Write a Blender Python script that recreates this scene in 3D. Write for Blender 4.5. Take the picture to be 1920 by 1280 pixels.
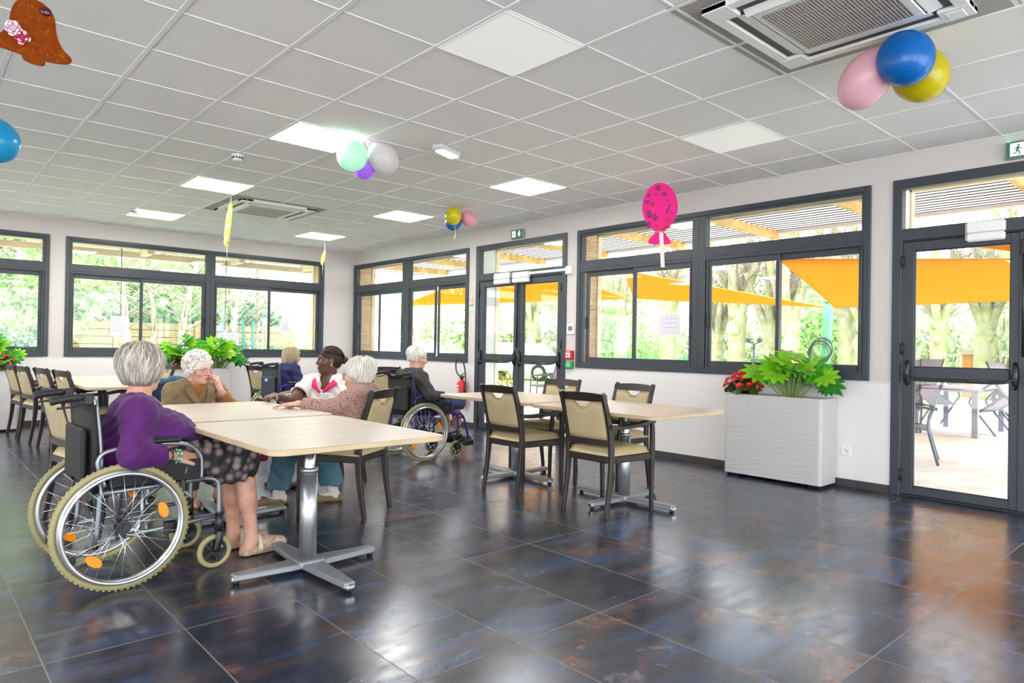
import bpy, math, random
import numpy as np
from mathutils import Matrix, Vector, Euler
for _o in list(bpy.data.objects): bpy.data.objects.remove(_o)
SC = bpy.context.scene
COL = SC.collection
PI = math.pi
rnd = random.Random(7)

# ---------------------------------------------------------------- camera
def make_camera():
    yaw, pitch, roll, F = 0.733343512, 0.00793145293, 0.0167206417, 1277.53965
    f = Vector((math.cos(pitch)*math.sin(yaw), math.cos(pitch)*math.cos(yaw), math.sin(pitch)))
    r = Vector((math.cos(yaw), -math.sin(yaw), 0)); u = r.cross(f)
    r2 = math.cos(roll)*r + math.sin(roll)*u; u2 = -math.sin(roll)*r + math.cos(roll)*u
    cd = bpy.data.cameras.new('camera'); co = bpy.data.objects.new('camera', cd); COL.objects.link(co)
    m = Matrix.Identity(4)
    for i in range(3):
        m[i][0] = r2[i]; m[i][1] = u2[i]; m[i][2] = -f[i]
    m[0][3], m[1][3], m[2][3] = -6.39, -11.57, 1.212
    co.matrix_world = m
    cd.sensor_fit = 'HORIZONTAL'; cd.sensor_width = 36; cd.lens = F/1920*36
    cd.clip_start = 0.05; cd.clip_end = 300
    SC.camera = co
make_camera()

# ---------------------------------------------------------------- sky, sun, exposure
def make_world():
    w = bpy.data.worlds.new('sky'); SC.world = w; w.use_nodes = True
    nt = w.node_tree; nt.nodes.clear()
    out = nt.nodes.new('ShaderNodeOutputWorld'); bg = nt.nodes.new('ShaderNodeBackground')
    tc = nt.nodes.new('ShaderNodeTexCoord'); sx = nt.nodes.new('ShaderNodeSeparateXYZ')
    cr = nt.nodes.new('ShaderNodeValToRGB')
    cr.color_ramp.elements[0].position = 0.45; cr.color_ramp.elements[0].color = (.94, .97, 1, 1)
    cr.color_ramp.elements[1].position = 0.9; cr.color_ramp.elements[1].color = (.80, .90, 1, 1)
    mp = nt.nodes.new('ShaderNodeMapRange'); mp.inputs[1].default_value = -1
    nt.links.new(tc.outputs['Generated'], sx.inputs[0]); nt.links.new(sx.outputs['Z'], mp.inputs[0])
    nt.links.new(mp.outputs[0], cr.inputs[0]); nt.links.new(cr.outputs[0], bg.inputs[0])
    bg.inputs[1].default_value = 4.6
    nt.links.new(bg.outputs[0], out.inputs[0])
    w.cycles.sampling_method = 'AUTOMATIC'
    s = bpy.data.lights.new('sun', 'SUN'); s.energy = 3.0; s.angle = math.radians(25); s.color = (1, .97, .92)
    so = bpy.data.objects.new('sun', s); COL.objects.link(so)
    so.rotation_euler = Euler((math.radians(38), math.radians(8), math.radians(-10)))
make_world()
PANEL_LIGHT = 24.0          # radiance of the lit ceiling panels
SC.view_settings.view_transform = 'Standard'; SC.view_settings.look = 'None'
SC.view_settings.exposure = 0.47; SC.view_settings.gamma = 1; SC.view_settings.use_curve_mapping = False
SC.cycles.max_bounces = 8; SC.cycles.diffuse_bounces = 4; SC.cycles.glossy_bounces = 4
SC.cycles.transparent_max_bounces = 24; SC.cycles.transmission_bounces = 4
SC.cycles.caustics_reflective = False; SC.cycles.caustics_refractive = False
SC.cycles.sample_clamp_indirect = 6; SC.cycles.use_denoising = True
# ---------------------------------------------------------------- materials
def lin(c):
    if isinstance(c, str):
        c = c.lstrip('#'); c = [int(c[i:i+2], 16)/255 for i in (0, 2, 4)]
        return tuple(v/12.92 if v <= .04045 else ((v+.055)/1.055)**2.4 for v in c)
    return tuple(c)
_M = {}
def mat(name, col, rough=.5, metal=0, spec=.5, bump=0, bscale=60, var=0, vscale=8, emit=None, estr=0, sheen=0, subs=0, col2=None, stretch=None, coat=0, obj=True, transl=0):
    """plain principled material; bump noise, colour variation toward col2 by a noise, optional emission"""
    if name in _M: return _M[name]
    m = bpy.data.materials.new(name); m.use_nodes = True; nt = m.node_tree; N = nt.nodes; L = nt.links
    b = N['Principled BSDF']; c = lin(col)
    b.inputs['Base Color'].default_value = (*c, 1); b.inputs['Roughness'].default_value = rough
    b.inputs['Metallic'].default_value = metal; b.inputs['Specular IOR Level'].default_value = spec
    if sheen: b.inputs['Sheen Weight'].default_value = sheen
    if coat: b.inputs['Coat Weight'].default_value = coat
    if subs:
        b.inputs['Subsurface Weight'].default_value = subs; b.inputs['Subsurface Radius'].default_value = (.012, .005, .003); b.inputs['Subsurface Scale'].default_value = 1
    if emit: b.inputs['Emission Color'].default_value = (*lin(emit), 1); b.inputs['Emission Strength'].default_value = estr
    if bump or var:
        tc = N.new('ShaderNodeTexCoord'); src = tc.outputs['Object']
        if stretch:
            mp = N.new('ShaderNodeMapping'); mp.inputs['Scale'].default_value = stretch; L.new(src, mp.inputs[0]); src = mp.outputs[0]
    if var:
        n = N.new('ShaderNodeTexNoise'); n.inputs['Scale'].default_value = vscale; n.inputs['Detail'].default_value = 4; L.new(src, n.inputs['Vector'])
        r = N.new('ShaderNodeMapRange'); r.inputs[1].default_value = .35; r.inputs[2].default_value = .65; L.new(n.outputs[0], r.inputs[0])
        mx = N.new('ShaderNodeMix'); mx.data_type = 'RGBA'
        c2 = lin(col2) if col2 else tuple(v*(1-var) for v in c)
        mx.inputs[6].default_value = (*c, 1); mx.inputs[7].default_value = (*c2, 1)
        L.new(r.outputs[0], mx.inputs[0]); L.new(mx.outputs[2], b.inputs['Base Color'])
    if bump:
        n = N.new('ShaderNodeTexNoise'); n.inputs['Scale'].default_value = bscale; n.inputs['Detail'].default_value = 3; L.new(src, n.inputs['Vector'])
        bp = N.new('ShaderNodeBump'); bp.inputs['Strength'].default_value = min(1, bump); bp.inputs['Distance'].default_value = .004*max(1, bump)
        L.new(n.outputs[0], bp.inputs['Height']); L.new(bp.outputs[0], b.inputs['Normal'])
    if transl:
        t = N.new('ShaderNodeBsdfTranslucent'); t.inputs[0].default_value = (*c, 1)
        mxs = N.new('ShaderNodeMixShader'); mxs.inputs[0].default_value = transl
        L.new(b.outputs[0], mxs.inputs[1]); L.new(t.outputs[0], mxs.inputs[2]); L.new(mxs.outputs[0], N['Material Output'].inputs[0])
    _M[name] = m
    return m
def glass(name, tint=(1, 1, 1), refl=.06):
    if name in _M: return _M[name]
    m = bpy.data.materials.new(name); m.use_nodes = True; nt = m.node_tree; N = nt.nodes; L = nt.links
    N.remove(N['Principled BSDF'])
    t = N.new('ShaderNodeBsdfTransparent'); t.inputs[0].default_value = (*tint, 1)
    g = N.new('ShaderNodeBsdfGlossy'); g.inputs['Roughness'].default_value = .01
    lw = N.new('ShaderNodeLayerWeight'); lw.inputs['Blend'].default_value = .5      # Schlick reflectance, the same from both sides
    pw = N.new('ShaderNodeMath'); pw.operation = 'POWER'; L.new(lw.outputs['Facing'], pw.inputs[0]); pw.inputs[1].default_value = 5
    fr = N.new('ShaderNodeMath'); fr.operation = 'MULTIPLY_ADD'; L.new(pw.outputs[0], fr.inputs[0]); fr.inputs[1].default_value = .7; fr.inputs[2].default_value = .035
    mx = N.new('ShaderNodeMixShader'); L.new(fr.outputs[0], mx.inputs[0]); L.new(t.outputs[0], mx.inputs[1]); L.new(g.outputs[0], mx.inputs[2])
    L.new(mx.outputs[0], N['Material Output'].inputs[0]); _M[name] = m
    return m
# ---------------------------------------------------------------- mesh builder
class MB:
    def __init__(s): s.v = []; s.f = []; s.m = []; s.s = []
    def add(s, vs, fs, mi=0, smooth=False, M=None):
        o = len(s.v)
        if M is not None: vs = [tuple(M @ Vector(v)) for v in vs]
        s.v += [tuple(v) for v in vs]
        s.f += [tuple(i+o for i in f) for f in fs]; s.m += [mi]*len(fs); s.s += [smooth]*len(fs)
        return s
    def bar(s, path, w, d, side=(0, 1, 0), mi=0):
        """rectangular bar swept along points: d wide along `side`, w across it; both numbers or lists"""
        P = [Vector(p) for p in path]; K = len(P); sd = Vector(side); W = w if hasattr(w, '__len__') else [w]*K; D = d if hasattr(d, '__len__') else [d]*K; vs = []; fs = []
        for i in range(K):
            t = (P[min(i+1, K-1)]-P[max(i-1, 0)]).normalized(); b = (sd-t*sd.dot(t)).normalized(); a = t.cross(b)
            e = .22
            for p, q in ((1, 1-e), (1-e, 1), (-1+e, 1), (-1, 1-e), (-1, -1+e), (-1+e, -1), (1-e, -1), (1, -1+e)): vs.append(tuple(P[i]+a*(p*W[i]/2)+b*(q*D[i]/2)))
        for i in range(K-1):
            for k in range(8): fs.append((i*8+k, i*8+(k+1) % 8, (i+1)*8+(k+1) % 8, (i+1)*8+k))
        fs += [tuple(range(8))[::-1], tuple((K-1)*8+k for k in range(8))]
        return s.add(vs, fs, mi, False)
    def box(s, a, b, mi=0, bev=0, M=None):
        """axis box from corner a to corner b, chamfered by bev"""
        a = [min(x, y) for x, y in zip(a, b)], [max(x, y) for x, y in zip(a, b)]
        lo, hi = a
        if bev <= 0:
            vs = [(x, y, z) for x in (lo[0], hi[0]) for y in (lo[1], hi[1]) for z in (lo[2], hi[2])]
            fs = [(0, 1, 3, 2), (4, 6, 7, 5), (0, 4, 5, 1), (2, 3, 7, 6), (0, 2, 6, 4), (1, 5, 7, 3)]
            return s.add(vs, fs, mi, False, M)
        bev = min(bev, *[(h-l)*.49 for l, h in zip(lo, hi)])
        vs = []; idx = {}
        for sx in (0, 1):
            for sy in (0, 1):
                for sz in (0, 1):
                    for ax in range(3):
                        p = [(hi if q else lo)[i] + (0 if i == ax else (-bev if q else bev)) for i, q in enumerate((sx, sy, sz))]
                        idx[sx, sy, sz, ax] = len(vs); vs.append(p)
        fs = []
        I = lambda q, ax: idx[q[0], q[1], q[2], ax]
        for ax in range(3):
            o1, o2 = [(1, 2), (2, 0), (0, 1)][ax]
            for sd in (0, 1):
                def Q(a1, a2):
                    q = [0, 0, 0]; q[ax] = sd; q[o1] = a1; q[o2] = a2; return q
                f = [I(Q(0, 0), ax), I(Q(1, 0), ax), I(Q(1, 1), ax), I(Q(0, 1), ax)]
                fs.append(f if sd else f[::-1])
            for a1 in (0, 1):       # edges along axis ax between faces o1 and o2
                for a2 in (0, 1):
                    q0 = [0, 0, 0]; q0[o1] = a1; q0[o2] = a2; q1 = q0[:]; q1[ax] = 1
                    f = [I(q0, o1), I(q1, o1), I(q1, o2), I(q0, o2)]
                    fs.append(f if (a1 == a2) else f[::-1])
        for sx in (0, 1):
            for sy in (0, 1):
                for sz in (0, 1):
                    q = (sx, sy, sz); f = [I(q, 0), I(q, 1), I(q, 2)]
                    fs.append(f if (sx+sy+sz) % 2 else f[::-1])
        return s.add(vs, fs, mi, False, M)
    def tube(s, path, r, n=8, mi=0, smooth=True, cap=True, closed=False, flat=1.0, up=None):
        """tube along points; r number or list; flat squashes the section along its second axis"""
        P = [Vector(p) for p in path]; K = len(P)
        if K < 2: return s
        R = list(r) if hasattr(r, '__len__') else [r]*K
        T = []
        for i in range(K):
            if closed: t = P[(i+1) % K]-P[i-1]
            else: t = P[min(i+1, K-1)]-P[max(i-1, 0)]
            T.append(t.normalized() if t.length > 1e-9 else Vector((0, 0, 1)))
        ref = Vector(up) if up else (Vector((0, 0, 1)) if abs(T[0].z) < .9 else Vector((1, 0, 0)))
        a = T[0].cross(ref).normalized()
        o = len(s.v)
        for i in range(K):
            if up:
                c = T[i].cross(Vector(up)); a = c.normalized() if c.length > 1e-6 else a
            else:
                a = a-T[i]*a.dot(T[i]); a = a.normalized() if a.length > 1e-6 else T[i].orthogonal().normalized()
            b = T[i].cross(a)
            for k in range(n):
                an = 2*PI*k/n
                s.v.append(tuple(P[i]+a*(R[i]*math.cos(an))+b*(R[i]*flat*math.sin(an))))
        rng = K if closed else K-1
        for i in range(rng):
            j = (i+1) % K
            for k in range(n):
                k2 = (k+1) % n
                s.f.append((o+i*n+k, o+i*n+k2, o+j*n+k2, o+j*n+k)); s.m.append(mi); s.s.append(smooth)
        if cap and not closed:
            s.f.append(tuple(o+k for k in range(n))[::-1]); s.m.append(mi); s.s.append(False)
            s.f.append(tuple(o+(K-1)*n+k for k in range(n))); s.m.append(mi); s.s.append(False)
        return s
    def cyl(s, a, b, r, n=16, mi=0, r2=None, smooth=True):
        return s.tube([a, b], [r, r if r2 is None else r2], n, mi, smooth)
    def lathe(s, prof, n=24, mi=0, M=None, smooth=True):
        """profile [(r,z)] round the z axis"""
        o = len(s.v); vs = []; fs = []
        for r, z in prof:
            for k in range(n):
                a = 2*PI*k/n; vs.append((r*math.cos(a), r*math.sin(a), z))
        for i in range(len(prof)-1):
            for k in range(n):
                k2 = (k+1) % n; fs.append((i*n+k, i*n+k2, (i+1)*n+k2, (i+1)*n+k))
        if prof[0][0] > 1e-6: fs.append(tuple(range(n))[::-1])
        if prof[-1][0] > 1e-6: fs.append(tuple((len(prof)-1)*n+k for k in range(n)))
        return s.add(vs, fs, mi, smooth, M)
    def ell(s, c, r, n=16, m=10, mi=0, M=None):
        r = r if hasattr(r, '__len__') else (r, r, r)
        vs = []; fs = []
        for i in range(m+1):
            t = PI*i/m
            for k in range(n):
                a = 2*PI*k/n
                vs.append((c[0]+r[0]*math.sin(t)*math.cos(a), c[1]+r[1]*math.sin(t)*math.sin(a), c[2]-r[2]*math.cos(t)))
        for i in range(m):
            for k in range(n):
                k2 = (k+1) % n; fs.append((i*n+k, i*n+k2, (i+1)*n+k2, (i+1)*n+k))
        return s.add(vs, fs, mi, True, M)
    def prism(s, pts, h0, h1, mi=0, M=None, bev=0):
        """extrude a 2D outline (counter-clockwise) from z=h0 to h1; bev insets the rim of both faces"""
        n = len(pts)
        def inset(d):
            out = []
            for i in range(n):
                p0, p1, p2 = Vector(pts[i-1]), Vector(pts[i]), Vector(pts[(i+1) % n])
                e1 = (p1-p0); e2 = (p2-p1)
                n1 = Vector((-e1.y, e1.x)).normalized(); n2 = Vector((-e2.y, e2.x)).normalized()
                nn = n1+n2; nn = nn/max(.3, nn.dot(nn)/2) if nn.length > 1e-6 else n1
                out.append(p1+nn*d)
            return out
        if bev:
            q = inset(bev); rings = [(q, h0), (pts, h0+bev), (pts, h1-bev), (q, h1)]
        else: rings = [(pts, h0), (pts, h1)]
        vs = [(p[0], p[1], h) for ring, h in rings for p in ring]; fs = []
        for j in range(len(rings)-1):
            for i in range(n):
                k = (i+1) % n; fs.append((j*n+i, j*n+k, (j+1)*n+k, (j+1)*n+i))
        fs.append(tuple(range(n))[::-1]); fs.append(tuple((len(rings)-1)*n+i for i in range(n)))
        return s.add(vs, fs, mi, False, M)
    def torus(s, c, R, r, axis='y', n=48, k=10, mi=0, flat=1.0):
        path = []
        for i in range(n):
            a = 2*PI*i/n; x, z = R*math.cos(a), R*math.sin(a)
            path.append((c[0]+x, c[1], c[2]+z) if axis == 'y' else ((c[0]+x, c[1]+z, c[2]) if axis == 'z' else (c[0], c[1]+x, c[2]+z)))
        up = {'y': (0, 1, 0), 'z': (0, 0, 1), 'x': (1, 0, 0)}[axis]
        return s.tube(path, r, k, mi, True, False, True, flat, up)
    def build(s, name, mats, parent=None, loc=None, rot=None):
        me = bpy.data.meshes.new(name); me.from_pydata(s.v, [], s.f)
        for m in (mats if isinstance(mats, (list, tuple)) else [mats]): me.materials.append(m)
        me.polygons.foreach_set('material_index', s.m); me.polygons.foreach_set('use_smooth', s.s); me.update()
        o = bpy.data.objects.new(name, me); COL.objects.link(o)
        if parent is not None: o.parent = parent
        if loc is not None: o.location = loc
        if rot is not None: o.rotation_euler = rot
        return o
def tag(o, label=None, cat=None, group=None, kind=None):
    if label: o['label'] = label
    if cat: o['category'] = cat
    if group: o['group'] = group
    if kind: o['kind'] = kind
    return o
def thing(name, label, cat, loc=(0, 0, 0), rz=0, group=None):
    o = bpy.data.objects.new(name, None); COL.objects.link(o); o.empty_display_size = .1
    o.location = loc; o.rotation_euler = (0, 0, rz)
    return tag(o, label, cat, group)
def struct(name, mb, mats, parent=None):
    o = mb.build(name, mats, parent)
    if parent is None: o['kind'] = 'structure'
    return o
def copy_tree(o, parent=None):
    c = o.copy(); COL.objects.link(c)
    if parent is not None: c.parent = parent
    for ch in list(o.children): copy_tree(ch, c)
    return c
def spot(o, loc, rz, label, group=None):
    o.location = loc; o.rotation_euler = (0, 0, rz); o['label'] = label
    if group: o['group'] = group
    return o
def rrect(x0, y0, x1, y1, r, n=6):
    pts = []
    for cx, cy, a0 in ((x1-r, y0+r, -PI/2), (x1-r, y1-r, 0), (x0+r, y1-r, PI/2), (x0+r, y0+r, PI)):
        for i in range(n+1):
            a = a0+PI/2*i/n; pts.append((cx+r*math.cos(a), cy+r*math.sin(a)))
    return pts
def arc(c, r, a0, a1, n, ax='xz'):
    out = []
    for i in range(n+1):
        a = a0+(a1-a0)*i/n; u, v = r*math.cos(a), r*math.sin(a)
        out.append((c[0]+u, c[1], c[2]+v) if ax == 'xz' else (c[0]+u, c[1]+v, c[2]))
    return out
def smooth_path(P, n=6):
    """Catmull-Rom through points"""
    P = [Vector(p) for p in P]; Q = [P[0]*2-P[1]]+P+[P[-1]*2-P[-2]]; out = []
    for i in range(1, len(Q)-2):
        for k in range(n):
            t = k/n; a, b, c, d = Q[i-1], Q[i], Q[i+1], Q[i+2]
            out.append(.5*((2*b)+(c-a)*t+(2*a-5*b+4*c-d)*t*t+(3*b-a-3*c+d)*t**3))
    out.append(P[-1]); return out
# ---------------------------------------------------------------- smooth bodies: signed distances meshed by surface nets
def rotm(x=0, y=0, z=0): return np.array(Euler((x, y, z)).to_matrix())
class Body:
    def __init__(s, res=.006): s.res = res; s.ops = []; s.R = np.eye(3); s.t = np.zeros(3); s.noise = []
    def frame(s, R=None, t=(0, 0, 0)): s.R = np.eye(3) if R is None else np.array(R); s.t = np.array(t, float); return s
    def _p(s, p): return s.R @ np.array(p, float)+s.t
    def cap(s, a, b, ra, rb=None, k=.015, op='u'):
        s.ops.append(('cap', s._p(a), s._p(b), ra, ra if rb is None else rb, k, op)); return s
    def chain(s, pts, rs, k=.015, op='u'):
        for i in range(len(pts)-1): s.cap(pts[i], pts[i+1], rs[i], rs[i+1], k, op)
        return s
    def ell(s, c, r, R=None, k=.02, op='u'):
        RR = s.R @ (np.eye(3) if R is None else R)
        s.ops.append(('ell', s._p(c), np.array(r, float), RR, k, op)); return s
    def cyl(s, a, b, r, k=.003, op='s'):
        s.ops.append(('cyl', s._p(a), s._p(b), r, k, op)); return s
    def box(s, c, h, R=None, rad=.01, k=.015, op='u'):
        RR = s.R @ (np.eye(3) if R is None else R)
        s.ops.append(('box', s._p(c), np.array(h, float), RR, rad, k, op)); return s
    def _bb(s, o):
        if o[0] == 'cap': r = max(o[3], o[4]); return np.minimum(o[1], o[2])-r, np.maximum(o[1], o[2])+r
        if o[0] == 'cyl': return np.minimum(o[1], o[2])-o[3], np.maximum(o[1], o[2])+o[3]
        if o[0] == 'ell': e = np.sqrt(((o[3]*o[2][None, :])**2).sum(1)); return o[1]-e, o[1]+e
        e = np.abs(o[3]) @ o[2]; return o[1]-e-o[4], o[1]+e+o[4]
    def _d(s, o, P):
        if o[0] == 'cap':
            a, b, ra, rb = o[1:5]; ba = b-a; L = max(ba @ ba, 1e-12)
            pa = P-a; t = np.clip(pa @ ba/L, 0, 1)
            return np.sqrt(((pa-t[..., None]*ba)**2).sum(-1))-(ra+(rb-ra)*t)
        if o[0] == 'cyl':
            a, b, r = o[1:4]; ba = b-a; l = np.sqrt(ba @ ba); n = ba/l; pa = P-a; h = pa @ n
            dr = np.sqrt(np.maximum((pa**2).sum(-1)-h*h, 0))-r; dz = np.maximum(-h, h-l)
            return np.where((dr < 0) & (dz < 0), np.maximum(dr, dz), np.sqrt(np.maximum(dr, 0)**2+np.maximum(dz, 0)**2))
        if o[0] == 'ell':
            q = (P-o[1]) @ o[3]; k0 = np.sqrt(((q/o[2])**2).sum(-1)); k1 = np.sqrt(((q/o[2]**2)**2).sum(-1))
            return np.where(k1 > 1e-9, k0*(k0-1)/np.maximum(k1, 1e-9), -min(o[2]))
        q = np.abs((P-o[1]) @ o[3])-o[2]+0
        return np.sqrt((np.maximum(q, 0)**2).sum(-1))+np.minimum(q.max(-1), 0)-o[4]
    def mesh(s, name, mats, parent=None, matfn=None, relax=1):
        h = s.res; U = [o for o in s.ops if o[-1] == 'u']
        lo = np.min([s._bb(o)[0] for o in U], 0)-3*h-.02; hi = np.max([s._bb(o)[1] for o in U], 0)+3*h+.02
        n = np.ceil((hi-lo)/h).astype(int)+1
        F = np.full(n, .5, np.float32)
        ax = [lo[i]+h*np.arange(n[i]) for i in range(3)]
        for o in s.ops:
            k = o[-2]; a, b = s._bb(o); pad = k+3*h+.012
            i0 = np.clip(np.floor((a-pad-lo)/h).astype(int), 0, n); i1 = np.clip(np.ceil((b+pad-lo)/h).astype(int)+1, 0, n)
            if (i1 <= i0).any(): continue
            sl = tuple(slice(i0[i], i1[i]) for i in range(3))
            P = np.stack(np.meshgrid(*[ax[i][sl[i]] for i in range(3)], indexing='ij'), -1)
            d = s._d(o, P); f = F[sl]; k = max(k, 1e-5)
            if o[-1] == 'u':
                t = np.clip(.5+.5*(f-d)/k, 0, 1); F[sl] = f+(d-f)*t-k*t*(1-t)
            else:
                t = np.clip(.5-.5*(f+d)/k, 0, 1); F[sl] = f+(-d-f)*t+k*t*(1-t)
        if s.noise:
            near = np.argwhere(np.abs(F) < .04)
            P = lo+near*h; add = np.zeros(len(P))
            for fn in s.noise: add += fn(P)
            F[tuple(near.T)] += add.astype(np.float32)
        sg = F < 0
        c = [sg[i:n[0]-1+i, j:n[1]-1+j, k:n[2]-1+k] for i in (0, 1) for j in (0, 1) for k in (0, 1)]
        tot = sum(x.astype(np.int8) for x in c); act = (tot > 0) & (tot < 8)
        cells = np.argwhere(act); ids = np.full(act.shape, -1, np.int32); ids[act] = np.arange(len(cells))
        corner = [(i, j, k) for i in (0, 1) for j in (0, 1) for k in (0, 1)]
        V = np.zeros((len(cells), 3)); W = np.zeros(len(cells))
        fv = [F[cells[:, 0]+i, cells[:, 1]+j, cells[:, 2]+k] for i, j, k in corner]
        for a in range(8):
            for b in range(a+1, 8):
                df = np.array(corner[b])-np.array(corner[a])
                if np.abs(df).sum() != 1: continue
                cr = (fv[a] < 0) != (fv[b] < 0)
                t = np.where(cr, fv[a]/np.where(cr, fv[a]-fv[b], 1), 0)
                V += np.where(cr[:, None], np.array(corner[a])+t[:, None]*df, 0); W += cr
        V = lo+h*(cells+V/W[:, None])
        faces = []
        for d in range(3):
            e1, e2 = (d+1) % 3, (d+2) % 3
            s0 = [slice(0, n[i]-1) for i in range(3)]; s1 = s0[:]; s1[d] = slice(1, n[d])
            A = sg[tuple(s0)]; B = sg[tuple(s1)]
            cr = np.argwhere(A != B); cr = cr[(cr[:, e1] > 0) & (cr[:, e2] > 0)]
            o1 = np.zeros(3, int); o1[e1] = 1; o2 = np.zeros(3, int); o2[e2] = 1
            g = lambda q: ids[q[:, 0], q[:, 1], q[:, 2]]
            quad = np.stack([g(cr), g(cr-o1), g(cr-o1-o2), g(cr-o2)], 1)
            flip = ~A[cr[:, 0], cr[:, 1], cr[:, 2]]
            quad[flip] = quad[flip][:, ::-1]
            faces.append(quad)
        Q = np.concatenate(faces); Q = Q[(Q >= 0).all(1)]
        for _ in range(relax):      # light Laplacian relaxation
            S = np.zeros_like(V); C = np.zeros(len(V))
            for a, b in ((0, 1), (1, 2), (2, 3), (3, 0)):
                np.add.at(S, Q[:, a], V[Q[:, b]]); np.add.at(S, Q[:, b], V[Q[:, a]]); np.add.at(C, Q[:, a], 1); np.add.at(C, Q[:, b], 1)
            V = V*.5+.5*S/np.maximum(C, 1)[:, None]
        me = bpy.data.meshes.new(name)
        me.vertices.add(len(V)); me.vertices.foreach_set('co', V.ravel().astype(np.float32))
        me.loops.add(Q.size); me.loops.foreach_set('vertex_index', Q.ravel().astype(np.int32))
        me.polygons.add(len(Q)); me.polygons.foreach_set('loop_start', np.arange(0, Q.size, 4, dtype=np.int32))
        for m in (mats if isinstance(mats, (list, tuple)) else [mats]): me.materials.append(m)
        me.polygons.foreach_set('use_smooth', np.ones(len(Q), bool))
        if matfn is not None:
            ctr = V[Q].mean(1); me.polygons.foreach_set('material_index', matfn(ctr).astype(np.int32))
        me.update(calc_edges=True); me.validate()
        o = bpy.data.objects.new(name, me); COL.objects.link(o)
        if parent is not None: o.parent = parent
        return o
def wrinkle(amp, fr, dirv, ph=0, warp=1.0):
    """cloth folds: ridges along dirv's normal planes with a little warp"""
    d = np.array(dirv, float); d /= np.linalg.norm(d)
    def fn(P):
        w = np.sin(P[:, 0]*17+ph)+np.sin(P[:, 1]*19+1.3*ph)+np.sin(P[:, 2]*15+.7*ph)
        return amp*np.sin(P @ d*fr+warp*w+ph)
    return fn
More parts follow.
